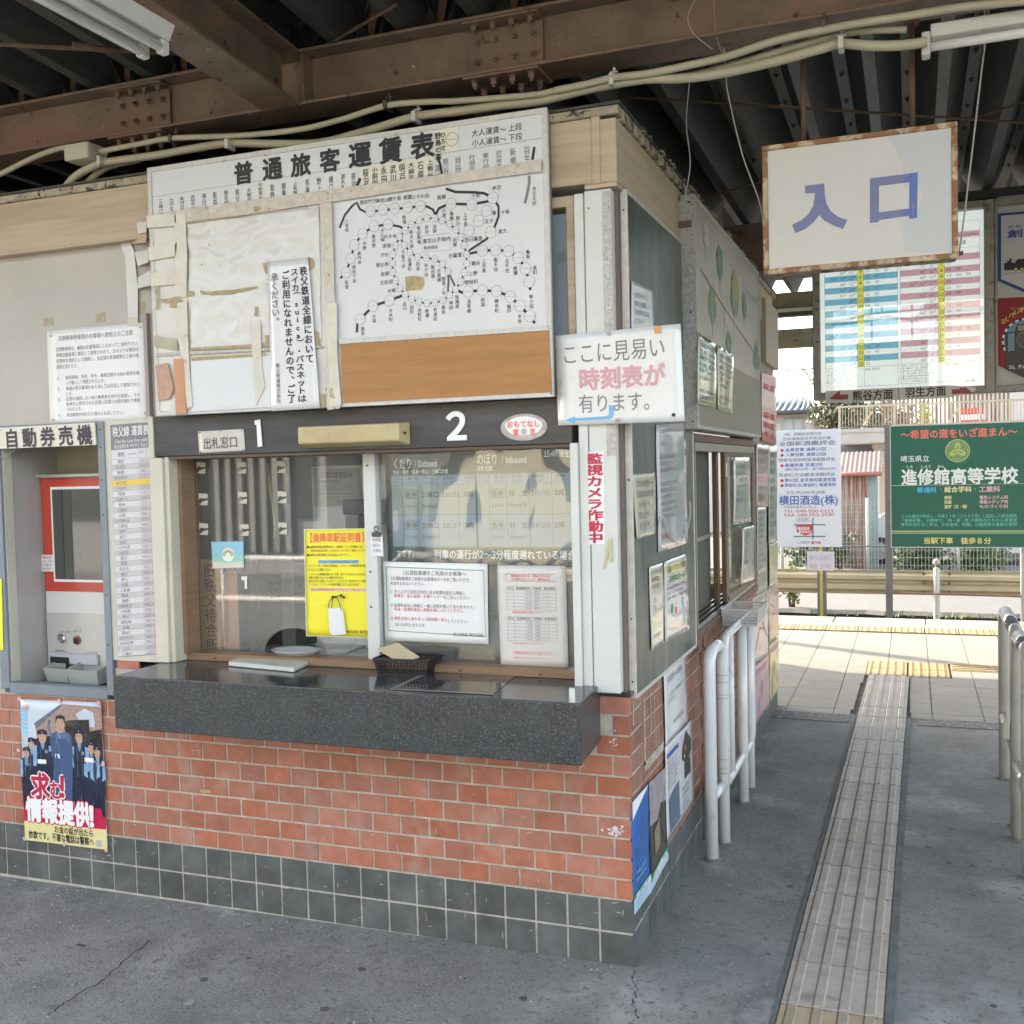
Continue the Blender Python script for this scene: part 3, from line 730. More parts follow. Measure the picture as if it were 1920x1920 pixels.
# inside of the office
inn = MB(); inn.box(-5.4, -.15, 3.4, 3.5, 0, .9); inn.box(-5.4, -.15, 3.4, 3.5, 2.2, 2.7); inn.box(-5.4, -1.5, 3.4, 3.5, .9, 2.2); inn.box(-5.5, -5.4, .15, 3.5, 0, 2.7); inn.box(-5.5, 0, .0, 4.0, 2.70, 2.75)
inn.build('inner_walls', mat('office_wall', (.70, .70, .67), .8, var=.05, vscale=2), OFF)
MB().box(-5.4, -.15, .15, 3.4, .0, .02).build('office_floor', mat('office_floor', (.40, .38, .34), .5), OFF)
# rear part of the side wall (panelled) and window
sd_ = MB(); sd_.box(-.14, -.004, .0, 1.14, .907, 2.56); sd_.box(-.14, -.004, 3.02, 4.02, .907, 2.56); sd_.box(-.14, -.004, 1.14, 3.02, 1.83, 2.56)
sd_.build('upper_side_wall', mat('brown_side_wall', (.16, .12, .095), .6, var=.1, vscale=5), OFF)
bp_ = MB(); bp_.box(-.003, .0, 3.02, 4.03, .907, 2.56); bp_.build('rear_panel', mat('dull_beige_board', (.30, .265, .21), .6, var=.1, vscale=4), OFF)
wf = MB(); wf.box(-.12, .012, 1.115, 1.155, .93, 1.80); wf.box(-.12, .012, 2.985, 3.025, .91, 1.76); wf.box(-.12, .012, 1.155, 2.985, 1.765, 1.80)
wf.box(-.12, .015, 1.10, 3.03, .905, .945)
SWIN = wf.build('side_window', mat('brown_wood_frame', (.13, .075, .05), .55, var=.2, vscale=9), OFF, bevel=.002)
wf = MB(); wf.box(-.10, .010, 1.157, 1.18, .946, 1.76); wf.box(-.10, .010, 1.18, 2.985, 1.725, 1.762); wf.box(-.1, .010, 2.965, 2.984, .946, 1.725)
for xx in (-.09, -.06, -.03, .0): wf.box(xx, xx + .006, 1.157, 2.985, .946, .966)
wf.build('aluminium_track', mat('dull_aluminium', (.36, .34, .30), .35, metal=.6), SWIN)
DBR = mat('bronze_sash', (.15, .105, .06), .4, metal=.4, var=.1)
sa = MB(); sa.box(-.055, -.03, 1.93, 1.975, .966, 1.725); sa.box(-.02, .004, 1.975, 2.045, .966, 1.725); sa.box(-.02, .004, 2.93, 2.965, .966, 1.725); sa.box(-.02, .004, 2.045, 2.93, 1.70, 1.725); sa.box(-.02, .004, 2.045, 2.93, .966, 1.0)
SASH = sa.build('sliding_sash', DBR, SWIN, bevel=.002)
MB().box(-.012, -.006, 2.045, 2.93, 1.0, 1.70).build('pane', GLASS, SASH)
MB().box(-.002, .006, 1.995, 2.02, 1.60, 1.67).build('sash_label', PAPER, SASH)
MB().box(-.09, -.075, 1.18, 1.96, .966, 1.725).build('insect_screen', mat('dark_green_grey_screen', (.075, .08, .06), .7, var=.15, vscale=4), SWIN)
MB().box(-.074, -.07, 1.18, 1.96, 1.30, 1.32).build('screen_bar', mat('dull_aluminium'), SWIN)
MB().disc((.004, 2.01, .985), (1, 0, 0), .008, .004, 8).build('sash_knob', BLACKP, SASH)
# concrete plinth at the far corner
MB().box(-.12, -.002, 3.98, 4.03, 0, .907).build('end_pier', mat('grey_pier', (.13, .13, .12), .8, var=.2, vscale=8), OFF)

# ------------------------------------------------------------------ ticket machine in its recess
bx_ = MB(); x0, x1, z0, z1 = -2.654, -2.142, .825, 1.88
bx_.box(x0 - .045, x0, -.014, .03, z0 - .028, z1 + .012); bx_.box(x1, x1 + .032, -.014, .03, z0 - .028, z1 + .012)
bx_.box(x0, x1, -.014, .03, z0 - .045, z0 - .001); bx_.box(x0, x1, -.014, .03, z1 - .0, z1 + .012)
bx_.box(x1 + .0, x1 + .045, -.004, .05, .95, 1.88)
REC = bx_.build('machine_recess_frame', GREYM, OFF, bevel=.002)
rc = MB(); rc.box(x0 - .04, x0, .03, .30, z0 - .025, z1); rc.box(x1, x1 + .03, .03, .30, z0 - .025, z1); rc.box(x0 - .04, x1 + .03, .03, .32, z1, z1 + .02)
rc.build('recess_side', mat('warm_grey_laminate', (.40, .385, .36), .3, var=.04, vscale=3), OFF)
MB().box(x0 - .012, x0 + .004, .0, .045, z0, z1).build('recess_edging', CREAM, OFF)
MB().box(x0 - .04, x1 + .03, .032, .32, z0 - .06, z0 - .025).build('recess_shelf', mat('dull_steel_shelf', (.30, .29, .27), .3, metal=.5, var=.1), OFF)
MB().box(x0 - .04, x1 + .03, .30, .33, z0 - .03, z1 + .02).build('recess_back', mat('olive_grey_back', (.36, .33, .24), .4), OFF)
for z in (1.86, 1.79, 1.66, 1.52, 1.2, 1.0): MB().disc((x1 + .016, -.014, z), (0, -1, 0), .004, .002, 8).build('screw', SCREW, REC)
TMV = thing('ticket_machine', 'touch screen ticket vending machine with red surround set in the wall recess', 'ticket machine', loc=(0, 0, 0))
my = .195; mx0, mx1 = -2.648, -2.146
body = MB().box(mx0, mx1, my, .298, .801, 1.672).build('body', mat('white_machine_enamel', (.64, .64, .61), .22, coat=.5), TMV, bevel=.004)
MB().box(mx0 - .0, mx1, my - .03, .298, 1.674, 1.690).build('top_trim', SILVER, TMV, bevel=.003)
fm = lambda a, c: F(a, c, my - .002)
lo_ = [(fm(205, 1122) if 0 else Vector((-2.15, my, fm(200, 1113).z))), Vector((-2.30, my, fm(160, 1110).z)), Vector((-2.40, my, fm(140, 1109).z)), Vector((fm(86, 1100).x, my, fm(90, 1108).z))]
rb = MB().slab([(fm(76, 900).x, my, fm(90, 894).z), (-2.15, my, fm(90, 894).z)][0:2] + [tuple(p) for p in lo_], (0, -.004, 0)); rb.build('red_surround', mat('red_enamel', (.50, .055, .03), .25, coat=.5), TMV)
MB().box(fm(100, 1000).x, -2.15, my - .009, my - .0045, fm(150, 1091).z, fm(150, 912).z).build('screen_bezel', WHITE, TMV)
scr = MB().box(fm(104, 1000).x, -2.15, my - .013, my - .0095, fm(150, 1086).z, fm(150, 917).z).build('screen', mat('dark_glass_screen', (.05, .055, .05), .06, spec=1.0, coat=1.0), TMV)
MB().box(-2.64, -2.15, my - .006, my - .0005, .805, fm(120, 1149).z).build('control_panel', mat('light_steel_face', (.56, .56, .53), .3, metal=.3, var=.03), TMV)
mp = lambda a, c, y=my: F(a, c, y)
k_ = mp(121, 1197); r_ = mp(147, 1200)
kn = MB().disc((k_.x, my - .006, k_.z), (0, -1, 0), .017, .016, 18); kn.build('coin_knob', mat('chrome', (.6, .62, .66), .12, metal=1), TMV, bevel=.003)
MB().disc((k_.x - .012, my - .006, k_.z + .003), (0, -1, 0), .017, .004, 16).build('knob_plate', BLACKP, TMV)
MB().disc((r_.x, my - .006, r_.z), (0, -1, 0), .021, .004, 20).build('call_ring', mat('red_brown_ring', (.42, .14, .09), .4), TMV)
MB().disc((r_.x, my - .010, r_.z), (0, -1, 0), .0165, .004, 20).build('speaker_hole', mat('worn_chrome', (.3, .28, .25), .3, metal=.8), TMV)
b = MB(); b.box(r_.x - .012, r_.x + .012, my - .017, my - .014, r_.z, r_.z + .011)
for k in range(4): b.box(r_.x - .010 + .0065 * k, r_.x - .007 + .0065 * k, my - .017, my - .014, r_.z - .014, r_.z)
b.build('grille', BLACKP, TMV)
h0, h1 = mp(97, 1242), mp(188, 1227)
MB().box(h0.x, h1.x, my - .02, my - .006, h0.z, h1.z).build('slot_hood', mat('pale_lilac_plastic', (.46, .47, .52), .4), TMV, bevel=.003)
h0, h1 = mp(104, 1251), mp(136, 1231)
MB().box(h0.x, h1.x, my - .03, my - .02, h0.z, h1.z).build('ticket_slot', BLACKP, TMV, bevel=.002)
MB().box(h0.x + .008, h1.x - .008, my - .036, my - .03, h0.z + .004, h0.z + .026).build('slot_flap', SILVER, TMV, bevel=.002)
MB().box(mp(75, 1200).x + .005, mp(75, 1200).x + .01, my - .0065, my - .0005, .84, 1.14).build('panel_seam', WHITE, TMV)
TRAYM = mat('grey_green_plastic', (.36, .38, .34), .42, var=.03)
for (a, c, d) in ((F(80, 1255, .1).x, F(124, 1255, .1).x, .0), (F(124.5, 1255, .1).x, F(183, 1255, .1).x, .008)):
    b = MB(); y1 = my - .007; y0 = y1 - .085 - d; zt, zb = F(110, 1254, .1).z, .806
    # hopper tray: tapered front, sides, bottom
    o_ = [(a, y0, zt), (c, y0, zt), (c, y1, zt + .02), (a, y1, zt + .02)]; i_ = [(a + .008, y0 + .014, zb), (c - .008, y0 + .014, zb), (c - .008, y1, zb), (a + .008, y1, zb)]
    b.add(o_ + i_, [(0, 1, 5, 4), (1, 2, 6, 5), (3, 0, 4, 7), (4, 5, 6, 7)])
    t = .004; o2 = [(a + t, y0 + t, zt), (c - t, y0 + t, zt), (c - t, y1, zt + .02), (a + t, y1, zt + .02)]; i2 = [(a + .012, y0 + .018, zb + t), (c - .012, y0 + .018, zb + t), (c - .012, y1, zb + t), (a + .012, y1, zb + t)]
    b.add(o2 + i2, [(4, 5, 1, 0), (5, 6, 2, 1), (7, 4, 0, 3), (7, 6, 5, 4)]); b.add([o_[0], o_[1], o2[1], o2[0], o_[2], o2[2], o_[3], o2[3]], [(0, 1, 2, 3), (1, 4, 5, 2), (6, 0, 3, 7)])
    b.build('change_tray' if d == 0 else 'ticket_tray', TRAYM, TMV)
MB().box(-2.175, -2.155, my - .012, my - .006, .90, 1.07).build('side_slot', BLACKP, TMV)
MB().box(-2.172, -2.158, my - .014, my - .012, .905, .925).build('slot_light', mat('orange_plastic', (.6, .15, .02), .3), TMV)
def mt(t, x0, x1, y, h=6, m=None):
    p, q_ = F(x0, y, my - .006), F(x1, y, my - .006); qq = RQ(p.x, q_.x, p.z - h / 1010, p.z + h / 1010, my - .0062); T(TMV, qq, t, 0, 0, 1, 1, m or INK, .008, .0012)
mt('とりけし・返却', 112, 132, 1184, 5); mt('呼出しボタン', 138, 155, 1183, 5); mt('ヘルプ', 140, 152, 1177, 4, GREYI); mt('硬貨返却口', 104, 124, 1220, 5); mt('きっぷ・おつり', 160, 183, 1223, 5)
qs = RQ(-2.622, -2.552, 1.35, 1.405, my - .0045); lab = MB().box(F(81, 1050, my).x, F(104, 1050, my).x, my - .0112, my - .0092, F(90, 1071, my).z, F(90, 1040, my).z).build('notice_label', PAPER, TMV)
block(lab, RQ(F(81, 1050, my).x, F(104, 1050, my).x, F(90, 1071, my).z, F(90, 1040, my).z, my - .0112), [('高額紙幣は使え', RED), ('ません。千円札', RED), ('をご利用下さい', INK), ('両替は窓口へ', RED)], .06, .06, .94, .98)
hl = MB().box(-2.60, -2.35, .06, .075, 1.84, 1.86); hl.build('green_label', mat('pale_green_label', (.3, .42, .2), .5), OFF)

# ================================================================== CANOPY
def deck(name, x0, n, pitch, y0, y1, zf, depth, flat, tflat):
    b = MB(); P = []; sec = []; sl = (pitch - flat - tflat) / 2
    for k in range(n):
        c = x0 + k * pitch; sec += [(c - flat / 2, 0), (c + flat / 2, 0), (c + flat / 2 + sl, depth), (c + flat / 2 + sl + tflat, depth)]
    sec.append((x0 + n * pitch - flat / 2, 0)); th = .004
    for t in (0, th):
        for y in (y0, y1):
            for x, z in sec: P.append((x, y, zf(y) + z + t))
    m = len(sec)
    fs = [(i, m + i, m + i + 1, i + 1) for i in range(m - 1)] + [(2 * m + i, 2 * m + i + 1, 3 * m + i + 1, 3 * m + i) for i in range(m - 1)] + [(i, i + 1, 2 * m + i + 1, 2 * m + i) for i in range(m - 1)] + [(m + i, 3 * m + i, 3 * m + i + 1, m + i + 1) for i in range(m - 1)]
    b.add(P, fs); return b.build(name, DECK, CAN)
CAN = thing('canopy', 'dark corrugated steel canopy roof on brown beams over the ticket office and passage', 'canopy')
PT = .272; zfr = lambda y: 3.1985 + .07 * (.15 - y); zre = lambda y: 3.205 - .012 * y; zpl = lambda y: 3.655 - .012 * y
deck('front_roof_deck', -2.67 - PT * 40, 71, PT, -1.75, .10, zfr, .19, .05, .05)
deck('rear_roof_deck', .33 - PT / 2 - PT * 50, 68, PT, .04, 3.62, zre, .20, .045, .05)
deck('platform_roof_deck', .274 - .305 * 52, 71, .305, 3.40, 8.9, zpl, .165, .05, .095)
b = MB()
for k in range(-6, 7):
    for j in range(9):
        x, y = .33 + PT * k, .45 + .36 * j + (k * 7 % 5) * .05
        b.disc((x, y, zre(y) + .1995), (0, 0, -1), .012, .004, 8); b.disc((x, y, zre(y) + .196), (0, 0, -1), .005, .012, 6)
b.build('deck_bolts', SCREW, CAN)['kind'] = 'stuff'
MB().box(-13, 8, .103, .112, 3.197, 3.46).build('light_gap_strip', mat('black_closure', (.015, .015, .014), .8), CAN)  # added strip, blocks the light gaps where front and rear decks mismatch
def ibeam_x(x0, x1, y0, wd, z0, h, name='beam', m=RUSTB, parent=CAN):
    b = MB(); yc = y0 + wd / 2
    b.box(x0, x1, y0, y0 + wd, z0, z0 + .011); b.box(x0, x1, y0, y0 + wd, z0 + h - .011, z0 + h); b.box(x0, x1, yc - .004, yc + .004, z0 + .011, z0 + h - .011)
    return b.build(name, m, parent, bevel=.002)
BX = ibeam_x(-6, 6, 0, .16, 2.998, .197, 'cross_beam')
b = MB(); xc, wd, h = -1.25, .155, .20
sl_ = .07
for (xa, xb, za, zb) in ((xc - wd / 2, xc + wd / 2, 0, .011), (xc - wd / 2, xc + wd / 2, h - .011, h), (xc - .004, xc + .004, .011, h - .011)):
    y0, y1 = -1.9, -.001; P = []
    for y in (y0, y1):
        zz = 3.0 + sl_ * (.15 - y) - .018
        P += [(xa, y, zz + za), (xb, y, zz + za), (xb, y, zz + zb), (xa, y, zz + zb)]
    b.add(P, [(0, 1, 2, 3), (7, 6, 5, 4), (0, 4, 5, 1), (1, 5, 6, 2), (2, 6, 7, 3), (3, 7, 4, 0)])
b.build('raking_beam', RUSTB, CAN)
MB().box(xc + wd / 2 + .0, xc + wd / 2 + .01, .012, .074, 3.01, 3.18).build('stiffener', RUSTB, CAN)
def bolt(b, c, nrm, r=.0105, h=.012):
    b.disc(c, nrm, r * 1.45, .003, 12); c2 = Vector(c) + Vector(nrm) * .003; b.disc(c2, nrm, r, h, 6); b.disc(Vector(c2) + Vector(nrm) * h, nrm, r * .5, .008, 8)
for (pa, pb) in (((222, 222), (322, 218)), ((880, 110), (1020, 95))):
    xa, xb = F(*pa, .07).x, F(*pb, .07).x
    pl = MB(); pl.box(xa, xb, .062, .0755, 3.025, 3.168); pl.box(xa, xb, .006, .066, 3.176, 3.1835); pl.box(xa, xb, .002, .158, 2.989, 2.9975)
    PL = pl.build('splice_plate', RUSTB, BX, bevel=.0015)
    nb = 4
    for i in range(nb):
        x = xa + (xb - xa) * (i + .5) / nb
        for z in (3.062, 3.128):
            q = MB(); bolt(q, (x, .062, z), (0, -1, 0)); q.build('bolt', RUSTB, BX)
        q = MB(); bolt(q, (x, .036, 3.176), (0, 0, -1), h=.016); q.build('bolt', RUSTB, BX)
        for y in (.035, .122):
            q = MB(); bolt(q, (x, y, 2.989), (0, 0, -1), h=.018); q.build('bolt', RUSTB, BX)
# slanting cleats between beam and deck
for k in range(24):
    x = -2.67 + PT * (k + .38)
    if abs(x + 1.25) > .12: MB().obox((x, .09, 3.196), (x + .055, .06, 3.37), .03, .006, (0, 1, 0)).build('cleat', RUST, CAN)
MB().box(-6, 6, 3.38, 3.50, 2.86, 3.155).build('rear_beam', RUSTB, CAN, bevel=.004)
mat('black_fascia', (.03, .03, .03), .7)
for s_ in (0,):
    OL = mat('olive_painted_steel', (.22, .21, .14), .55, var=.2, vscale=8, spots=(((.07, .05, .03), 18, .62, .05), ((.35, .33, .26), 30, .7, .03)))
    zt = F(1480, 548, 8.5).z; zb = F(1480, 577, 8.5).z
    MB().box(-7, 7, 8.5, 8.62, zb, zt).build('eaves_beam', OL, CAN)
    MB().box(-7, 7, 8.46, 8.5, zb - .045, zb - .01).build('gutter_edge', CREAM, CAN)
    MB().box(-7, 7, 8.51, 8.62, zb - .09, zb).build('gutter', mat('dark_gutter', (.05, .05, .045), .6), CAN)
    zt = F(1480, 617, 8.2).z; zb = F(1480, 652, 8.2).z
    MB().box(-7, 7, 8.2, 8.3, zb, zt).build('tie_beam', OL, CAN)
for (p, q, r) in ((G(1158, 181, 3.10), G(1925, 230, 3.10), .006), (G(590, 98, 3.19), G(745, 8, 3.22), .007), (G(-20, 82, 3.12), G(335, 101, 3.12), .008), (G(1790, 235, 3.12), G(1935, 185, 3.16), .005), (G(1250, 390, 3.05), G(1430, 340, 3.05), .005)):
    MB().tube([p, q], r, 6).build('tie_rod', RUST, CAN)
MB().tube([G(135, 85, 3.12), G(230, 97, 3.12)], .012, 8).build('rod_sleeve', RUST, CAN)
# posts that carry the canopy out of the picture
for (x, y) in ((-5.6, 8.3), (5.6, 8.3), (5.6, 0.08), (5.6, -1.6)):
    MB().box(x - .08, x + .08, y - .08, y + .08, 0, 3.19 if y < 8 else 3.3).build('canopy_column', RUSTB, CAN)

# conduits clipped along the beam
CON = thing('cable_conduits', 'cream flexible cable conduits clipped along the brown beam above the office', 'conduit')
def ribbed(pts, r, step=.006, amp=.0007, y=None):
    sp = spline(pts, 10); L = [0]
    for i in range(1, len(sp)): L.append(L[-1] + (sp[i] - sp[i - 1]).length)
    n = int(L[-1] / step); out = []; j = 0
    for k in range(n + 1):
        s = min(L[-1] * k / n, L[-1] - 1e-6)
        while L[j + 1] < s: j += 1
        out.append(sp[j].lerp(sp[j + 1], (s - L[j]) / (L[j + 1] - L[j] + 1e-9)))
    b = MB(); b.tube(out, r, 10, True, [r + amp * (1 if k % 2 else -1) for k in range(len(out))]); return b
up_ = [(-40, 345), (10, 322), (60, 297), (105, 280), (133, 275)]
MB().tube(spline([F(a, c, -.03) for a, c in up_], 6), .011, 10).build('plain_conduit', COND, CON)
up_ = [(188, 284), (260, 270), (325, 259), (450, 254), (560, 243), (640, 224), (725, 198), (800, 191), (860, 189), (1000, 178), (1040, 170)]
MB().tube(spline([F(a, c, -.03) for a, c in up_], 6), .0105, 10).build('plain_conduit', COND, CON)
up_ = [(1040, 170), (1100, 158), (1150, 146), (1215, 138), (1280, 125), (1365, 105), (1455, 76), (1545, 56), (1620, 42), (1700, 30), (1800, 14), (1900, 4), (1960, 0)]
ribbed([F(a, c, -.035) for a, c in up_], .012).build('ribbed_conduit', COND, CON)
lo_ = [(112, 372), (128, 345), (150, 325), (192, 306), (250, 297), (300, 290), (360, 279), (430, 269), (520, 270), (600, 268), (680, 248), (780, 219), (860, 209), (930, 199), (1010, 190), (1080, 173), (1150, 158), (1215, 148), (1280, 147), (1350, 138), (1450, 116), (1540, 91), (1575, 82), (1640, 86), (1700, 84), (1738, 78)]
ribbed([F(a, c, -.012) for a, c in lo_], .0150).build('ribbed_conduit', COND, CON)
lo2 = [(150, 370), (168, 338), (205, 312), (260, 300)]
MB().tube(spline([F(a, c, .03) for a, c in lo2], 6), .013, 10).build('plain_conduit', COND, CON)
lo3 = [(700, 245), (760, 222), (840, 207), (900, 200), (1000, 185), (1100, 158), (1160, 150), (1300, 140), (1500, 85), (1600, 60), (1700, 55)]
ribbed([F(a, c, .015) for a, c in lo3], .011).build('ribbed_conduit', COND, CON)
jb = MB(); c = F(158, 287, -.03); jb.box(c.x - .065, c.x + .055, -.07, .02, c.z - .033, c.z + .030)
jb.build('junction_box', mat('cream_plastic_box', (.46, .43, .33), .45), CON, bevel=.004)
for (px_, py_, big) in ((325, 262, 0), (431, 272, 1), (192, 303, 1), (727, 199, 0), (780, 221, 1), (1149, 152, 1), (1545, 50, 0), (1577, 84, 1)):
    c = F(px_, py_, -.02); b = MB(); r = .018 if big else .014
    b.box(c.x - .008, c.x + .008, -.045, .005, c.z - r, c.z + r); b.box(c.x - .004, c.x + .004, -.005, .004, c.z - .0, c.z + .05)
    b.box(c.x - .014, c.x + .014, -.01, .0, c.z + .03, c.z + .036)
    b.build('pipe_clip', mat('pale_clip', (.50, .49, .42), .4) if big else SCREW, CON, bevel=.002)

# fluorescent lamps (unlit)
LWH = mat('aged_white_lamp_enamel', (.55, .54, .50), .35, var=.05, vscale=8)
TUBE = mat('frosted_tube', (.72, .72, .70), .15, coat=.6)
L1 = thing('twin_tube_lamp', 'unlit twin tube fluorescent lamp hanging under the raking beam at the upper left', 'lamp')
ex, ez, ey = F(290, 92, -.80).x, F(290, 92, -.80).z, -.80
b = MB(); P = []
for y in (ey - 1.2, ey): P += [(ex - .035, y, ez + .012), (ex + .055, y, ez + .012), (ex + .078, y, ez + .055), (ex - .06, y, ez + .055)]
b.add(P, [(3, 2, 1, 0), (4, 5, 6, 7), (0, 1, 5, 4), (1, 2, 6, 5), (2, 3, 7, 6), (3, 0, 4, 7)]); b.build('housing', LWH, L1, bevel=.003)
for dx in (-.032, .038):
    MB().tube([(ex + dx, ey - 1.16, ez - .008), (ex + dx, ey - .028, ez - .008)], .0155, 12).build('fluorescent_tube', TUBE, L1)
    MB().box(ex + dx - .014, ex + dx + .014, ey - .03, ey + .004, ez - .026, ez + .014).build('lamp_holder', LWH, L1, bevel=.005)
MB().tube(spline([(ex - .04, ey - .9, ez + .05), (ex - .13, ey - .75, ez + .07), (ex - .16, ey - .5, ez + .12), (ex - .1, ey - .2, ez + .22)]), .006, 6).build('flex', COND, L1)
for yy in (-1.0, -1.8): MB().tube([(ex + .01, yy, ez + .05), (ex + .01, yy, 3.31)], .005, 6).build('hanger', RUST, L1)
L2 = thing('single_tube_lamp', 'unlit single tube fluorescent lamp fixed along the brown beam at the upper right', 'lamp')
a = F(1745, 88, .03); zz = a.z
MB().box(a.x, a.x + 1.15, .01, .06, zz + .022, zz + .06).build('housing', LWH, L2, bevel=.003)
MB().tube([(a.x, .03, zz), (a.x + 1.13, .03, zz)], .0135, 12).build('fluorescent_tube', TUBE, L2)
MB().box(a.x - .025, a.x - .001, .008, .055, zz - .028, zz + .040).build('lamp_holder', LWH, L2, bevel=.004)

# ------------------------------------------------------------------ hanging entrance sign
ES = thing('entrance_sign', 'hanging white entrance sign with rusty frame and faded blue characters', 'sign')
ey0 = .12; tl, tr, br, bl = [F(a, c, ey0) for a, c in ((1428, 275), (1797, 225), (1795, 482), (1432, 517))]
X0, X1, Z0, Z1 = (tl.x + bl.x) / 2, (tr.x + br.x) / 2, (bl.z + br.z) / 2, (tl.z + tr.z) / 2
t = .017
fr = MB(); fr.box(X0, X1, ey0, ey0 + .02, Z1 - t, Z1); fr.box(X0, X1, ey0, ey0 + .02, Z0, Z0 + t); fr.box(X0, X0 + t, ey0, ey0 + .02, Z0 + t, Z1 - t); fr.box(X1 - t, X1, ey0, ey0 + .02, Z0 + t, Z1 - t)
fr.build('frame', RUSTF, ES, bevel=.0025)
MB().box(X0 + .004, X1 - .004, ey0 + .0205, ey0 + .085, Z0 + .003, Z1 - .003).build('sign_box', PEEL, ES, bevel=.003)
ep = MB().box(X0 + t, X1 - t, ey0 + .006, ey0 + .0195, Z0 + t, Z1 - t).build('face_panel', mat('off_white_acrylic', (.50, .475, .42), .3, var=.02, vscale=5), ES)
qe = RQ(X0 + t, X1 - t, Z0 + t, Z1 - t, ey0 + .006)
z3 = lambda X, Y: (1400 + X / 3.556, 220 + Y / 3.556)
def uvq(q, px, py, y):
    p = F(px, py, y); return ((p.x - q.c[0].x) / q.W, (q.c[0].z - p.z) / q.H)
def zp(pts): return [uvq(qe, *z3(a, c), ey0 + .006) for a, c in pts]
FBLUE = mat('faded_blue_lettering', (.14, .155, .285), .5, var=.08, vscale=20); FBLUE2 = mat('deeper_blue_lettering', (.06, .11, .33), .35)
pol(ES, qe, zp([(935, 118), (985, 190), (1025, 280), (1045, 380), (1048, 470), (1095, 430), (1150, 450), (1180, 520), (1150, 600), (1090, 640), (1050, 640), (1042, 760), (1052, 880), (1062, 905), (1362, 893), (1365, 68)]), mat('grey_white_patch', (.44, .44, .42), .3), .0006)  # grey-white patch over the right part of the sign face
pol(ES, qe, zp([(388, 457), (518, 441), (522, 520), (532, 575), (562, 628), (612, 664), (672, 685), (642, 745), (580, 722), (520, 690), (484, 652), (448, 700), (392, 745), (325, 773), (302, 718), (362, 688), (412, 645), (444, 590), (456, 506), (390, 509)]), FBLUE)
for pts in ([(822, 408), (1140, 368), (1140, 426), (822, 466)], [(822, 466), (882, 458), (882, 698), (822, 705)], [(882, 634), (1085, 608), (1085, 656), (882, 686)]): pol(ES, qe, zp(pts), FBLUE)
pol(ES, qe, zp([(1085, 433), (1140, 426), (1136, 672), (1083, 678)]), FBLUE2)
pol(ES, qe, zp([(1060, 400), (1090, 372), (1140, 368), (1140, 426), (1085, 433), (1040, 438)]), FBLUE2, .0016)
pol(ES, qe, zp([(1050, 615), (1085, 608), (1085, 656), (1062, 659), (1035, 632)]), FBLUE2, .0016)
pol(ES, qe, zp([(1092, 570), (1112, 560), (1118, 600), (1112, 655), (1102, 660), (1105, 600)]), FBLUE, .002)
for (pa, pb) in (((1500, 88), (1507, 266)), ((1703, 45), (1711, 240))):
    a, c = F(*pa, .155), F(*pb, .155); MB().tube([(c.x, .155, 3.0), (c.x, .155, Z1)], .0085, 10).build('hanger_pipe', RUST, ES)
    MB().disc((c.x, .155, 2.998), (0, 0, -1), .022, .01, 12).build('pipe_flange', RUST, ES)
wm = mat('old_wire', (.28, .27, .23), .6)
MB().tube(spline([F(1357, 90, .02), F(1362, 140, .05), F(1365, 175, .08), F(1392, 290, .1), F(1427, 390, .15), F(1432, 470, .16)], 6), .0022, 6).build('stay_wire', wm, ES)
MB().tube(spline([F(1847, 30, .02), F(1846, 90, .05), F(1842, 120, .08), F(1822, 290, .1), F(1806, 420, .14), F(1798, 475, .15)], 6), .0026, 6).build('stay_wire', wm, ES)
ch = MB()
for k in range(3):
    c = F(1850 - k * 1, 22 + k * 16, .02); ch.tube([c + Vector((math.cos(a) * .006, .004 * math.sin(a) * (k % 2), math.sin(a) * .014)) for a in [j * PI / 5 for j in range(11)]], .0018, 5, False)
ch.build('chain', wm, ES)
MB().disc(F(1798, 475, .118), (1, 0, 0), .006, .012, 8).build('wire_eye', SCREW, ES)
b = MB().tube(spline([F(1293, 152, .3), F(1287, 230, .3), F(1294, 300, .3), F(1290, 340, .3), F(1283, 372, .3)], 6), .0022, 6)
tag(b.build('loose_wire', wm), 'thin loose wire dangling from the canopy above the side fascia', 'wire')
b = MB().tube(spline([F(1315, -20, -.05), F(1290, 30, -.05), F(1300, 62, -.05), F(1325, 84, -.05), F(1336, 92, -.05)], 6), .002, 6)
tag(b.build('loose_wire', wm), 'thin curly wire lying against the brown beam face', 'wire')
b = MB().tube(spline([F(1362, 138, .02), F(1356, 108, .02), F(1342, 60, .02), F(1338, -10, .02)], 4), .0013, 5)
b.build('thin_wire', wm, ES)

# ================================================================== HANDRAILS
RING = mat('grey_joint', (.30, .29, .26), .5)
def arc_pipe(A, B, zt, k, zl=None):
    """pipe running up at A, over at height zt and down at B; when zl is given both ends return at height zl as a closed ring"""
    d = (B - A).normalized(); up = Vector((0, 0, 1)); z0 = 0.0 if zl is None else zl
    q4 = [PI / 8 * i for i in range(0, 5)]
    pts = []
    if zl is None: pts = [A.copy()]
    else: pts = [A + d * (k - k * math.cos(a)) + up * (zl + k - k * math.sin(a)) for a in reversed(q4)]
    pts += [A + d * (k - k * math.cos(a)) + up * (zt - k + k * math.sin(a)) for a in q4]
    pts += [B - d * (k - k * math.cos(a)) + up * (zt - k + k * math.sin(a)) for a in reversed(q4)]
    if zl is None: pts += [B.copy()]
    else: pts += [B - d * (k - k * math.cos(a)) + up * (zl + k - k * math.sin(a)) for a in q4] + [pts[0].copy()]
    out = [pts[0]]
    for p in pts[1:]:
        if (p - out[-1]).length > .003: out.append(p)
    return out
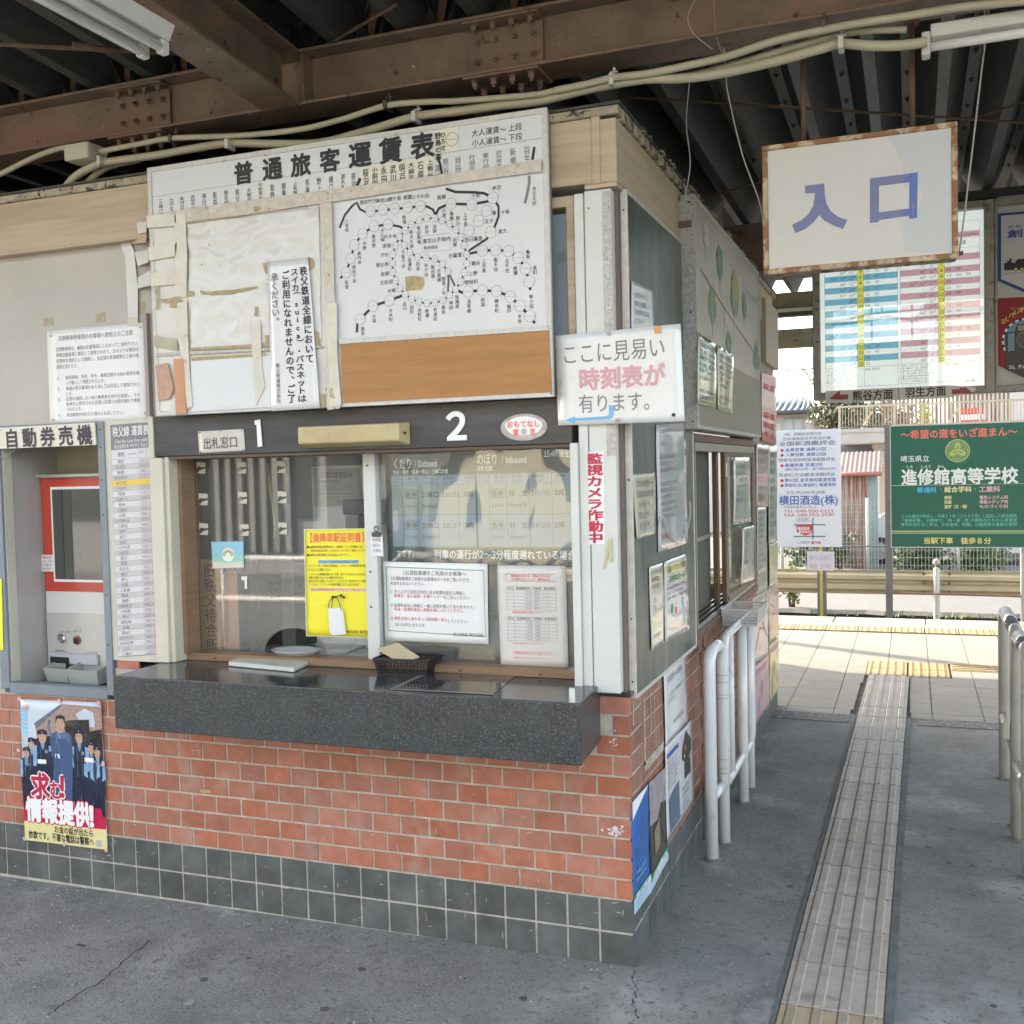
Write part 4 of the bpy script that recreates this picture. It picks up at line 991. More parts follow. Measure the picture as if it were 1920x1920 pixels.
def rings(parent, P, zs, r):
    b = MB()
    for z in zs: b.tube([P + Vector((0, 0, z)), P + Vector((0, 0, z + .0025))], r * 1.03, 16, True)
    b.build('joint_rings', RING, parent)['kind'] = 'stuff'
def grout(parent, P, r):
    b = MB(); n = 14; c = P; Q = [c + Vector((math.cos(2 * PI * k / n) * r * random.uniform(1.15, 1.7), math.sin(2 * PI * k / n) * r * random.uniform(1.15, 1.7), .0015)) for k in range(n)] + [c + Vector((math.cos(2 * PI * k / n) * r, math.sin(2 * PI * k / n) * r, .009)) for k in range(n)]
    b.add(Q, [(k, (k + 1) % n, n + (k + 1) % n, n + k) for k in range(n)]); b.build('mortar_foot', mat('dirty_foot_mortar', (.17, .165, .15), .9, var=.3, vscale=40), parent)
H1 = thing('handrail', 'nearest white hooped handrail standing beside the office side wall', 'handrail')
A1, B1 = Vector((.080, 1.035, 0)), Vector((.096, 1.245, 0))
MB().tube(arc_pipe(A1, B1, .885, .07), .0262, 16).build('hoop', PIPE, H1); MB().tube([A1 + Vector((0, .015, .265)), B1 + Vector((0, -.015, .265))], .023, 14).build('lower_bar', PIPE, H1)
rings(H1, B1, (.745, .715, .66, .645, .375, .335, .315), .0262); grout(H1, A1, .027); grout(H1, B1, .027)
H2 = thing('handrail', 'longer white handrail ring on two posts beyond the hoop, under the plastic basket', 'handrail')
A2, B2 = Vector((.092, 1.335, 0)), Vector((.094, 2.14, 0)); C2, D2, E2 = Vector((.090, 1.50, 0)), Vector((.092, 1.84, 0)), Vector((.094, 2.075, 0))
MB().tube(arc_pipe(A2, B2, .895, .06, .235), .0195, 14, False).build('ring_rail', PIPE, H2)
MB().tube([C2 + Vector((0, 0, .24)), C2 + Vector((0, 0, .885))], .0185, 12).build('baluster', PIPE, H2)
for P_, r_ in ((D2, .0262), (E2, .0225)):
    MB().tube([P_, P_ + Vector((0, 0, .895))], r_, 16).build('post', PIPE, H2); grout(H2, P_, r_)
for nm_, (A_, B_), z_ in (('nearest silver topped cream handrail at the right edge of the passage', (Vector((1.302, 1.20, 0)), Vector((1.302, 1.66, 0))), .90), ('farther cream handrail at the right edge of the passage', (Vector((1.312, 1.83, 0)), Vector((1.318, 2.60, 0))), .88)):
    H3 = thing('handrail', nm_, 'handrail'); MB().tube(arc_pipe(A_, B_, z_, .075), .030, 16).build('hoop', PIPEB, H3); MB().tube([A_ + Vector((0, .02, .33)), B_ + Vector((0, -.02, .33))], .026, 14).build('lower_bar', PIPEB, H3)
    MB().tube([A_ + Vector((0, .09, z_)), B_ + Vector((0, -.09, z_))], .0315, 16).build('worn_top_sleeve', mat('worn_steel_top', (.42, .42, .41), .25, metal=.6, var=.3, vscale=15), H3)
    rings(H3, A_, (.42, .45, .73, .76), .030); grout(H3, A_, .031); grout(H3, B_, .031)
gb = MB(); c = Vector((1.26, 1.82, .45)); gb.box(c.x - .012, c.x + .02, c.y - .02, c.y + .02, c.z - .05, c.z + .03)
tag(gb.build('rail_bracket', PIPEB, None, bevel=.006), 'small cream bracket on the far right handrail post', 'bracket')

# ================================================================== FARE BOARD
BY = -.088
FB = thing('fare_board', 'large white passenger fare board patched with tape above the ticket windows', 'fare board')
fx0, fx1, fz0, fz1 = -1.873, -.262, 1.897, 2.835
ftl, ftr, fbr, fbl = [F(a, c, BY) for a, c in ((271, 319), (1023, 198), (1041, 744), (299, 780))]
fx0, fx1, fz0, fz1 = (ftl.x + fbl.x) / 2, (ftr.x + fbr.x) / 2, (fbl.z + fbr.z) / 2, (ftl.z + ftr.z) / 2
MB().box(fx0 + .004, fx1 - .004, BY + .012, -.048, fz0 + .004, fz1 - .004).build('backing', mat('board_backing', (.20, .18, .15), .7), FB)
t = .018; fr = MB()
fr.box(fx0, fx1, BY - .004, BY + .0115, fz1 - t, fz1); fr.box(fx0, fx1, BY - .004, BY + .0115, fz0, fz0 + t); fr.box(fx0, fx0 + t, BY - .004, BY + .0115, fz0 + t, fz1 - t); fr.box(fx1 - t, fx1, BY - .004, BY + .0115, fz0 + t, fz1 - t)
fr.build('frame', mat('speckled_white_frame', (.55, .54, .50), .45, var=.1, vscale=60, spots=(((.25, .23, .20), 130, .62, .05),)), FB, bevel=.0015)
qb = RQ(fx0 + t, fx1 - t, fz0 + t, fz1 - t, BY + .001)
wpan = MB().box(fx0 + t, fx1 - t, BY + .001, BY + .0115, fz0 + t, fz1 - t).build('face', mat('white_fare_panel', (.61, .62, .61), .28, var=.02, vscale=4), FB)
def bu(px, py): return uvq(qb, px, py, BY + .001)
c4 = lambda X, Y: bu(250 + X / 3.2, 200 + Y / 3.2)      # reading off two enlarged views of the photograph
c5 = lambda X, Y: bu(600 + X / 3.2, 200 + Y / 3.2)
def label(parent, q, uv, s, sz, m=None, bold=0.0, vert=False, gap_=1.0, off=.0016, cx=True):
    """s centred at uv (for vertical: top centre)"""
    u, v = uv; n = len(s); a, c = sz / q.W, sz / q.H
    if vert: TV(parent, q, s, u - a / 2, v, u + a / 2, v + c * n * gap_, m, bold, off)
    else:
        wd = a * sum(.58 if ord(ch) < 0x2E80 else 1 for ch in s) * gap_
        T(parent, q, s, u - wd / 2, v - c / 2, u + wd / 2, v + c / 2, m, bold, off)
for ch, (X, Y) in zip('普通旅客', ((662, 398), (835, 372), (1005, 350), (1180, 322))): label(FB, qb, c4(X, Y), ch, .083, bold=.035)
for ch, (X, Y) in zip('運賃表', ((240, 290), (425, 262), (615, 235))): label(FB, qb, c5(X, Y), ch, .090, bold=.035)
# divider under the heading
line(FB, qb, [c4(95, 545), c5(1330, 190)], .0012, GREYI)
pol(FB, qb, [c5(684, 143), c5(830, 115), c5(833, 262), c5(690, 283)], mat('ivory_sticker', (.68, .66, .55), .35)); label(FB, qb, c5(708, 155), '野鳥の森', .023, bold=.02, vert=True, off=.0022); label(FB, qb, c5(738, 152), 'ひろせ', .021, bold=.02, vert=True, off=.0022)
u, v = c5(793, 197); ring(FB, qb, u, v, .0225, .0012, INK, .0022); line(FB, qb, [c5(763, 200), c5(823, 194)], .001, INK, .0022)
label(FB, qb, c5(993, 150), '大人運賃', .025); label(FB, qb, c5(1098, 137), '〜', .025); label(FB, qb, c5(1172, 124), '上段', .025)
label(FB, qb, c5(995, 210), '小人運賃', .025); label(FB, qb, c5(1100, 195), '〜', .025); label(FB, qb, c5(1173, 182), '下段', .025)
# station names, upper row
for s, X, Y, ext in (('三峰口', 165, 553, 90), ('白久', 230, 548, 90), ('武州日野', 292, 540, 90), ('武州中川', 357, 530, 85), ('浦山口', 424, 520, 90), ('影森', 490, 510, 85), ('御花畑', 556, 502, 90), ('秩父', 624, 492, 85), ('大野原', 694, 485, 90), ('和銅黒谷', 762, 455, 100), ('皆野', 833, 465, 85), ('親鼻', 902, 455, 80), ('上長瀞', 970, 448, 80), ('長瀞', 1043, 432, 88), ('野上', 1114, 424, 85), ('樋口', 1186, 415, 85), ('波久礼', 1258, 402, 90)):
    u, v = c4(X, Y); h = ext / 3.2 / 1976 * 3.9 * 1.0; n = len(s); TV(FB, qb, s, u - .0095 / qb.W, v, u + .0095 / qb.W, v + h / qb.H, INK, .008)
pol(FB, qb, [c4(744, 452), c4(778, 448), c4(782, 550), c4(748, 555)], mat('ivory_sticker'), .0009)
pol(FB, qb, [c5(243, 362), c5(686, 296), c5(690, 405), c5(247, 470)], mat('ivory_sticker'), .0009)
for s, X, Y in (('桜沢', 275, 370), ('小前田', 329, 362), ('永田', 384, 355), ('武川', 439, 348), ('明戸', 493, 340), ('大麻生', 548, 333), ('石原', 604, 325), ('上熊谷', 661, 317)):
    u, v = c5(X, Y); h = .062; TV(FB, qb, s, u - .012 / qb.W, v, u + .012 / qb.W, v + h / qb.H, INK, .012, off=.0022)
for s, X, Y, sz in (('寄居', 201, 393, .010), ('高崎', 706, 345, .010), ('熊谷', 755, 308, .011), ('持田', 828, 298, .011), ('行田市', 912, 287, .0115), ('東行田', 994, 277, .0115), ('武州荒木', 1073, 262, .011), ('新郷', 1158, 247, .011), ('羽生', 1240, 235, .011)):
    u, v = c5(X, Y); h = .056; TV(FB, qb, s, u - sz / qb.W, v, u + sz / qb.W, v + h / qb.H, INK2, .01)
line(FB, qb, [c5(703, 302), c5(722, 345), c5(732, 405)], .009, INK); line(FB, qb, [c5(1287, 242), c5(1275, 320)], .009, INK); line(FB, qb, [c5(243, 430), c5(222, 475)], .012, INK)
line(FB, qb, [c5(1255, 415), c5(1256, 460), c5(1240, 540), c5(1230, 580)], .010, GREYI)
label(FB, qb, c5(1285, 478), '東武本線', .0155, GREYI, vert=True)
# rail network map
LN = INK
for pts, wd in (([(118, 728), (150, 650), (190, 600), (220, 575), (240, 615), (275, 633), (604, 598), (640, 598), (678, 618), (693, 650)], .008), ([(693, 650), (715, 610), (760, 590), (790, 583), (912, 587), (1040, 562)], .009), ([(755, 492), (812, 512), (930, 515), (985, 520), (1040, 548)], .009), ([(1040, 548), (1072, 600), (1072, 660), (1045, 730), (1000, 795), (900, 860), (885, 885)], .008),
               ([(885, 885), (975, 865), (1056, 860), (1132, 868), (1190, 907), (1234, 972), (1256, 1050), (1262, 1100)], .0085), ([(511, 742), (480, 720), (410, 707), (325, 718), (256, 762), (207, 830), (185, 912), (158, 995), (122, 1030)], .008), ([(512, 1127), (418, 1163), (318, 1197), (243, 1275), (225, 1300), (222, 1355)], .0095), ([(815, 1095), (850, 1115), (890, 1110), (975, 1102), (1060, 1107), (1142, 1140), (1200, 1195), (1260, 1258), (1290, 1300)], .009),
               ([(768, 990), (772, 1050), (768, 1110)], .007), ([(768, 990), (815, 1085)], .007)):
    line(FB, qb, [c5(*p) for p in pts], wd, LN if wd != .007 else mat('faded_brown_line', (.12, .09, .08), .5))
ringY = [(690, 670), (735, 683), (777, 705), (817, 738), (846, 782), (866, 832), (880, 887), (880, 942), (866, 996), (846, 1050), (815, 1095), (778, 1132), (738, 1163), (690, 1177), (643, 1180), (595, 1173), (551, 1155), (512, 1127), (480, 1090), (455, 1043), (438, 993), (435, 940), (438, 886), (453, 833), (478, 782), (511, 742), (550, 708), (596, 683), (643, 670)]
chuo = [(508, 830), (540, 875), (587, 903), (638, 908), (690, 915), (736, 945), (768, 990)]
line(FB, qb, [c5(*p) for p in ringY + ringY[:1]], .0055, LN); line(FB, qb, [c5(*p) for p in [(478, 782)] + chuo], .0055, LN)
big = [(304, 628), (378, 618), (450, 612), (527, 604), (604, 597), (787, 583), (912, 587), (1040, 548), (1000, 625), (952, 685), (895, 745), (1025, 753), (410, 707), (325, 718), (256, 762), (207, 830), (185, 912), (158, 995), (418, 1163), (318, 1197), (243, 1275), (975, 865), (1056, 860), (1132, 868), (1190, 907), (1234, 972), (1256, 1050), (890, 1110), (975, 1102), (1060, 1107), (1142, 1140), (1200, 1195), (1260, 1258)]
for pts, r in ((ringY + chuo, .0125), (big, .0195)):
    for p in pts:
        u, v = c5(*p); dot(FB, qb, u, v, r, mat('white_fare_panel'), .0016); ring(FB, qb, u, v, r, .0011, GREYI, .0021, 20); line(FB, qb, [(u - r / qb.W, v), (u + r / qb.W, v)], .0006, GREYI, .0021)
for s, X, Y, vert in (('東武竹沢', 290, 570, 0), ('東松山', 375, 562, 0), ('鶴ケ島', 449, 552, 0), ('朝霞', 527, 543, 0), ('ときわ台', 604, 538, 0), ('板橋', 730, 543, 0), ('赤羽', 1060, 487, 0), ('十条', 935, 535, 0), ('東', 1046, 638, 0), ('十条', 1112, 632, 0), ('王子', 1015, 687, 0), ('尾久', 1097, 748, 0),
                      ('八高線', 160, 672, 1), ('新宿', 506, 650, 1), ('高円寺', 236, 868, 1), ('阿佐ケ谷', 205, 950, 1), ('荻窪', 160, 1040, 1), ('東中野', 322, 765, 1), ('中野', 268, 808, 1), ('大久保', 374, 730, 1), ('代々木', 422, 778, 0), ('原宿', 402, 835, 0), ('渋谷', 388, 888, 0), ('恵比寿', 374, 948, 0), ('目黒', 390, 1003, 0), ('五反田', 398, 1053, 0), ('大崎', 430, 1103, 0), ('品川', 508, 1170, 1), ('田町', 552, 1190, 1), ('浜松町', 597, 1205, 1), ('新橋', 643, 1212, 1), ('有楽町', 692, 1205, 1), ('東京', 741, 1190, 1), ('神田', 786, 1163, 1), ('秋葉原', 823, 1128, 1), ('大森', 325, 1245, 1), ('大井町', 424, 1210, 1), ('蒲田', 256, 1320, 1),
                      ('新大久保', 548, 740, 1), ('高田馬場', 592, 715, 1), ('目白', 641, 708, 1), ('池袋', 688, 705, 1), ('大塚', 745, 610, 1), ('巣鴨', 790, 628, 1), ('駒込', 828, 655, 1), ('上中里', 872, 635, 1), ('田端', 808, 785, 1), ('西日暮里', 922, 795, 0), ('日暮里', 812, 892, 0), ('鶯谷', 935, 940, 0), ('上野', 920, 1000, 0), ('御徒町', 910, 1052, 0), ('三河島', 983, 912, 1), ('南千住', 1054, 905, 1), ('北千住', 1122, 912, 1), ('綾瀬', 1172, 955, 1), ('亀有', 1248, 858, 1), ('金町', 1290, 952, 1), ('新小岩', 1268, 1125, 1), ('平井', 1198, 1245, 1), ('亀戸', 1134, 1185, 1), ('錦糸町', 1060, 1152, 1), ('両国', 977, 1145, 1), ('浅草橋', 893, 1155, 1),
                      ('千駄ケ谷', 499, 860, 1), ('信濃町', 538, 905, 1), ('四谷', 588, 930, 1), ('市ケ谷', 637, 938, 1), ('飯田橋', 677, 948, 1), ('水道橋', 713, 970, 1), ('御茶ノ水', 742, 1018, 1)):
    label(FB, qb, c5(X, Y), s, .0165 if not vert else .0155, INK2 if s in ('八高線', '原宿', '渋谷') else INK, .006, bool(vert))
line(FB, qb, [c5(610, 778), c5(783, 758), c5(787, 858), c5(614, 875), c5(610, 778)], .0009, GREYI); label(FB, qb, c5(700, 800), '東京山手線内', .0175, bold=.005); label(FB, qb, c5(666, 845), '熊谷経由', .0135)
pol(FB, qb, [c5(512, 1022), c5(570, 1015), c5(622, 1022), c5(628, 1060), c5(612, 1098), c5(515, 1106)], mat('gummy_residue', (.36, .29, .14), .5, var=.3, vscale=60), .0018)
# boards and tapes laid over it
def strip_(parent, name, pts, m, lift=.002, th=.0012, y=None):
    if parent is FB: lift += .0045
    P = [F(px_, py_, (BY if y is None else y) - lift) for px_, py_ in pts]; b = MB().slab(P, (0, th, 0)); return b.build(name, m, parent)
Z4 = lambda X, Y: (250 + X / 3.2, 200 + Y / 3.2); Z5 = lambda X, Y: (600 + X / 3.2, 200 + Y / 3.2)
strip_(FB, 'plywood_panel', [Z5(122, 1426), Z5(1372, 1345), Z5(1392, 1712), Z5(140, 1778)], PLYW, .003, .003)
strip_(FB, 'frame_rail', [Z5(110, 1395), Z5(1368, 1312), Z5(1370, 1342), Z5(116, 1424)], mat('speckled_white_frame'), .006, .006)
sheet('paper_sheet', FQ([Z4(92, 655), Z4(1188, 588), Z4(1238, 1800), Z4(150, 1850)], BY - .0005, crumple=.0035), AGED, FB, 60, 70, .0008)
sheet('paper_sheet', FQ([Z4(320, 700), Z4(1115, 600), Z4(1130, 1400), Z4(345, 1460)], BY - .0035, crumple=.0055), mat('white_aged_sheet', (.62, .61, .565), .30, var=.03, vscale=4, coat=.3, spots=(((.3, .26, .2), 60, .77, .02),)), FB, 70, 60, .0008)
strip_(FB, 'paper_sheet', [Z4(345, 1515), Z4(1000, 1480), Z4(1010, 1790), Z4(350, 1830)], mat('bluish_white_sheet', (.64, .65, .65), .3, var=.02, vscale=4), .0045, .001)
strip_(FB, 'mottled_tape_band', [Z4(78, 655), Z4(320, 610), Z5(730, 408), Z5(1328, 315), Z5(1330, 388), Z5(735, 468), Z5(240, 545), Z4(320, 700), Z4(82, 705)], SPEK, .0058, .0012)
strip_(FB, 'mottled_tape_post', [Z4(1118, 580), Z4(1188, 575), Z4(1210, 1180), Z4(1240, 1810), Z4(1165, 1820), Z4(1150, 1200)], SPEK, .0062, .0012)
strip_(FB, 'frame_rail', [Z4(145, 1478), Z4(1130, 1432), Z4(1132, 1448), Z4(146, 1496)], STEEL, .0062, .003)
RES = mat('gummy_residue')
for pts in ([(320, 690), (520, 664), (660, 648), (655, 656), (520, 674), (322, 702)], [(400, 1100), (440, 1110), (560, 1100), (640, 1102), (600, 1122), (470, 1130), (405, 1125)], [(322, 1105), (360, 1108), (366, 1135), (322, 1142)], [(570, 1105), (650, 1090), (745, 1075), (745, 1090), (650, 1110)], [(345, 1448), (790, 1425), (1080, 1412), (1080, 1422), (790, 1438), (350, 1464)], [(345, 1505), (790, 1478), (792, 1495), (350, 1525)], [(720, 600), (760, 596), (768, 612), (740, 632), (722, 628)], [(134, 1080), (148, 1078), (150, 1210), (138, 1220)], [(160, 1155), (220, 1150), (245, 1140), (290, 1165), (270, 1195), (215, 1205), (230, 1180), (165, 1170)], [(730, 1200), (745, 1200), (742, 1258), (725, 1255)]):
    strip_(FB, 'tape_residue', [Z4(*p) for p in pts], RES, .0068, .0006)
for pts in ([(245, 640), (312, 640), (322, 900), (318, 1140), (250, 1138), (248, 900)], [(78, 655), (255, 645), (255, 715), (82, 728)], [(88, 845), (262, 800), (258, 895), (92, 925)], [(100, 1000), (255, 975), (250, 1065), (105, 1080)], [(262, 1180), (320, 1165), (328, 1380), (262, 1375)], [(262, 1375), (328, 1370), (332, 1500), (355, 1800), (322, 1808), (290, 1510)], [(698, 1285), (762, 1280), (770, 1560), (790, 1680), (735, 1795), (720, 1560)], [(1145, 1190), (1222, 1175), (1222, 1480), (1248, 1790), (1180, 1800), (1168, 1480)]):
    s_ = strip_(FB, 'cloth_tape', [Z4(*p) for p in pts], TAPE, .0082, .001)
strip_(FB, 'brown_tape', [Z4(240, 1515), Z4(300, 1512), Z4(318, 1840), Z4(256, 1850)], BTAPE, .0096, .0008)
strip_(FB, 'brown_tape', [Z4(132, 1555), Z4(205, 1535), Z4(242, 1700), Z4(212, 1755), Z4(150, 1760)], mat('creased_brown_tape', (.46, .27, .19), .3, var=.15, vscale=30), .0096, .0008)
strip_(FB, 'cloth_tape', [Z4(120, 1375), Z4(262, 1400), Z4(268, 1462), Z4(125, 1435)], mat('dirty_tape', (.40, .36, .25), .5, var=.2, vscale=20), .0096, .001)
for (X, Y) in ((168, 1828), (792, 292), (545, 325), (410, 950), (455, 830), (1000, 1020)): MB().disc(F(*Z4(X, Y), BY - .0065), (0, -1, 0), .0025, .0015, 8).build('pin', SCREW, FB)
for (X, Y) in ((456, 165), (515, 1372), (945, 1383), (515, 1413), (1390, 1720)): MB().disc(F(*Z5(X, Y), BY - .0065), (0, -1, 0), .0025, .0015, 8).build('pin', SCREW, FB)
# hand cut notice pinned across the board
NB = thing('vertical_notice', 'narrow white notice in vertical bold type taped over the fare board', 'notice')
qn = FQ([Z4(805, 930), Z4(1050, 905), Z4(1120, 1808), Z4(832, 1828)], BY - .014, wave=.0012)
sheet('paper', qn, LAMI, NB, 8, 20)
for s, X, x1_, y1_, sz in (('秩父鉄道全線において', 1018, 1052, 1540, 0), ('スイカ（suica）・パスネットは', 958, 1010, 1775, 0), ('ご利用になれませんので、ご了', 905, 955, 1775, 0), ('承ください。', 845, 862, 1285, 0)):
    pass
def vcol(parent, q, s, u0, u1, v0, v1, du, m, bold):
    TV(parent, q, s, u0, v0, u1, v1, m, bold, .0018)
vcol(NB, qn, '秩父鉄道全線において', .78, .97, .055, .70, 0, INK, .022)
vcol(NB, qn, 'スイカ(suica)・パスネットは', .56, .75, .06, .955, 0, INK, .022)
vcol(NB, qn, 'ご利用になれませんので、ご了', .34, .53, .07, .955, 0, INK, .022)
vcol(NB, qn, '承ください。', .07, .26, .08, .43, 0, GREYI, .022)
vcol(NB, qn, '秩父鉄道株式会社', .115, .21, .68, .95, 0, INK, .008)
for pts in ([(775, 940), (806, 932), (812, 1010), (790, 1000)], [(1050, 898), (1080, 915), (1085, 960), (1055, 985)], [(788, 1372), (812, 1370), (812, 1428), (792, 1430)], [(1080, 1352), (1110, 1350), (1112, 1430), (1086, 1435)], [(1118, 1725), (1148, 1722), (1150, 1800), (1122, 1808)]):
    strip_(NB, 'cardboard_tab', [Z4(*p) for p in pts], mat('tan_cardboard', (.40, .30, .17), .6), .0095, .001)
# cloth tapes running from the wall panel to the board
CT = thing('cloth_tape_lattice', 'ladder of white cloth tapes joining the grey wall panel to the fare board', 'tape')
zq = lambda X, Y: (X / 6.194, 330 + Y / 6.194)
for pts in ([(1385, 512), (1500, 498), (1522, 790), (1558, 880), (1600, 1300), (1598, 1640), (1488, 1635), (1450, 930), (1400, 800)], ):
    b = MB().slab([F(*zq(*p), -.0065) for p in pts], (0, .001, 0)); b.build('upright_tape', mat('white_cloth_tape', (.60, .60, .57), .35, var=.06, vscale=14, bump=.2, bscale=25), CT)
MB().box(-2.12, -1.888, -.0055, .004, 2.22, 2.60).build if False else None
for pts, y in (([(1500, 540), (1700, 530), (1700, 655), (1530, 690)], 0), ([(1560, 885), (1720, 860), (1722, 1000), (1600, 1045)], 0), ([(1600, 1175), (1740, 1100), (1745, 1270), (1598, 1308)], 0), ([(1515, 700), (1700, 665), (1698, 770), (1530, 790)], 1)):
    a = [F(*zq(*p), -.008) for p in pts]; a[1] = F(*zq(*pts[1]), BY); a[2] = F(*zq(*pts[2]), BY)
    MB().slab(a, (0, .001, 0)).build('cross_tape', mat('white_cloth_tape') if not y else WOOD, CT)
b = MB().slab([F(*zq(*p), -.006) for p in ((1480, 1640), (1600, 1640), (1605, 1735), (1482, 1742))], (0, .001, 0)); b.build('tape_end', mat('cream_tape_end', (.52, .50, .42), .4), CT)
for pts in ([(1110, 1605), (1215, 1580), (1228, 1690), (1115, 1705)], [(500, 1650), (605, 1640), (620, 1730), (560, 1750), (515, 1740)], [(1600, 1465), (1680, 1460), (1680, 1600), (1605, 1605)]):
    MB().slab([F(*zq(*p), .0025) for p in pts], (0, .001, 0)).build('glue_mark', mat('glue_stain', (.36, .31, .20), .5, var=.2, vscale=60), UPP)

# ================================================================== NOTICES ON THE FRONT
PIN = mat('drawing_pin', (.35, .33, .30), .35, metal=.6)
def poster(name, label_, cat, q, m, pins=(), thick=.0012, parent=None, group=None):
    o = sheet(name, q, m, parent, 10, 14, thick); tag(o, label_, cat, group)
    for (u, v) in pins:
        MB().disc(q.map(u, v, .0005), q.n, .004, .003, 8).build('pin', PIN, o)
    return o
# pass rules above the machine
q = FQ([(88, 620), (272, 604), (279, 787), (94, 796)], -.003, wave=.0007)
o = poster('pass_rules_notice', 'square white notice listing commuter pass rules on the grey panel above the ticket machine', 'notice', q, PAPER, ((.04, .06), (.96, .05), (.03, .95), (.97, .93)))
T(o, q, '定期乗車券使用のお客様へ使用上のご注意', .12, .065, .88, .125, GREYI, .006)
for i, (t, u0, u1) in enumerate((('定期乗車券は、裏面の記載事項にしたがってご使用下さい。', .09, .95), ('券面記載事項に違反して使用されたり、次のような場合は', .09, .93), ('定期券を無効として回収し、全区間の普通運賃と２倍の増', .09, .93), ('運賃を頂きます。', .09, .33))): T(o, q, t, u0, .185 + .062 * i, u1, .232 + .062 * i, GREYI, .004)
for (t, u0, u1, v) in (('1.', .09, .125, .49), ('使用資格、氏名、年令、乗車区間その他の事実を偽', .18, .93, .49), ('って購入して使用されたとき。', .18, .60, .545), ('2.', .09, .125, .605), ('券面の表示事項をぬり消し又は改変して使用された', .18, .93, .605), ('とき。', .18, .27, .66), ('3.', .09, .125, .715), ('区間の連続しない他の乗車券をあわせ使用し、その', .18, .93, .715), ('各券片に表示された区間と区間との間を無札で乗車', .18, .93, .77), ('されたとき。', .18, .36, .825), ('4.', .09, .125, .885), ('有効期限が切れたら直ちにお返し下さい。', .18, .78, .885)): T(o, q, t, u0, v, u1, v + .046, GREYI, .004)
# machine name plate
q = FQ([(-60, 806), (177, 792), (180, 834), (-57, 844)], -.022)
o = poster('machine_name_plate', 'long cream name plate with heavy black characters over the ticket machine recess', 'sign', q, mat('cream_plate', (.66, .63, .52), .4, var=.04, vscale=6), thick=.006)
for i, ch in enumerate('自動券売機'): T(o, q, ch, .295 + .142 * i, .06, .41 + .142 * i, 1.0, mat('dark_violet_ink', (.045, .03, .045), .5), .03)
for u in (.275, .53, .71, .96): MB().disc(q.map(u, .10), q.n, .003, .002, 8).build('pin', PIN, o)
MB().tube(spline([F(-10, 856, -.03), F(10, 857, -.03), F(22, 848, -.03), F(28, 842, -.02)], 5), .0028, 6).build('cord', GREYM, o)
# yellow poster at the very edge
q = FQ([(-60, 1085), (3, 1085), (6, 1219), (-57, 1219)], -.018)
o = poster('yellow_edge_poster', 'bright yellow poster cut off by the left edge of the picture beside the machine', 'poster', q, YEL)
T(o, q, 'ください', .7, .95, .96, .985)
# fare table
q = FQ([(207, 797), (284, 791), (300, 1226), (222, 1232)], -.008)
FT = poster('line_fare_table', 'tall narrow fare table with dark heading between the machine and the window', 'fare table', q, mat('fare_table_card', (.62, .61, .62), .35), thick=.002)
patch(FT, q, 0, 0, 1, .108, GREYI); T(FT, q, '秩父線 運賃表', .05, .008, .93, .055, WHITE, .012); T(FT, q, 'Chichibu Line fare table', .10, .06, .90, .083, WHITE); T(FT, q, '秩父线票价表 치치부선 운임표', .08, .085, .9, .104, WHITE)
rows = [('羽生', 310, 160), ('西羽生', 310, 160), ('新郷', 240, 120), ('武州荒木', 170, 90), ('東行田', '', ''), ('行田市', 170, 90), ('持田', 170, 90), ('ソシオ流通センター', 240, 120), ('熊谷', 310, 160), ('上熊谷', 390, 200), ('石原', 390, 200), ('ひろせ野鳥の森', 450, 230), ('大麻生', 480, 240), ('明戸', 510, 260), ('武川', 550, 280), ('永田', 590, 300), ('ふかや花園', 620, 310), ('小前田', 650, 330), ('桜沢', 660, 340), ('寄居', 710, 360), ('波久礼', 780, 390), ('樋口', 800, 400), ('野上', 820, 410), ('長瀞', 840, 420), ('上長瀞', 840, 420), ('親鼻', 860, 430), ('皆野', 880, 440), ('和銅黒谷', 880, 440), ('大野原', 900, 450), ('秩父', 920, 460), ('御花畑', 920, 460), ('影森', 940, 470), ('浦山口', 960, 480), ('武州中川', 960, 480), ('武州日野', 990, 500), ('白久', 1010, 510), ('三峰口', 1010, 510)]
v0, dv = .148, (1 - .148) / 37
T(FT, q, '駅名', .16, .118, .34, .14, GREYI); T(FT, q, 'Station name', .42, .122, .62, .135, GREYI); T(FT, q, '大人', .68, .114, .80, .13, GREYI); T(FT, q, 'こども', .86, .114, .98, .13, RED)
for i, (nme, a, c) in enumerate(rows):
    v = v0 + dv * i
    if i % 2: patch(FT, q, .01, v, .99, v + dv, mat('pale_warm_row', (.50, .48, .45), .4))
    if i == 4: patch(FT, q, .01, v, .99, v + dv, mat('amber_row', (.72, .52, .06), .4), .0012)
    wdt = min(.085 * len(nme), .34); T(FT, q, nme, .22 - wdt / 2, v + dv * .15, .22 + wdt / 2, v + dv * .85, GREYI)
    line(FT, q, [(.46, v + dv * .5), (.60, v + dv * .5)], .0010, mat('pale_grey_print', (.42, .42, .42), .5)); 
    if a: T(FT, q, str(a), .68, v + dv * .1, .83, v + dv * .92, GREYI); T(FT, q, str(c), .87, v + dv * .1, .985, v + dv * .92, mat('magenta_ink', (.55, .14, .30), .5))
for i in range(38): line(FT, q, [(.0, v0 + dv * i), (1, v0 + dv * i)], .0008, mat('violet_rule', (.30, .27, .36), .5), .0013)
for u in (.0, .655, .845, 1.0): line(FT, q, [(u, .108), (u, 1)], .0009, mat('violet_rule'), .0013)
line(FT, q, [(0, .999), (1, .999)], .003, mat('violet_rule'), .0014)
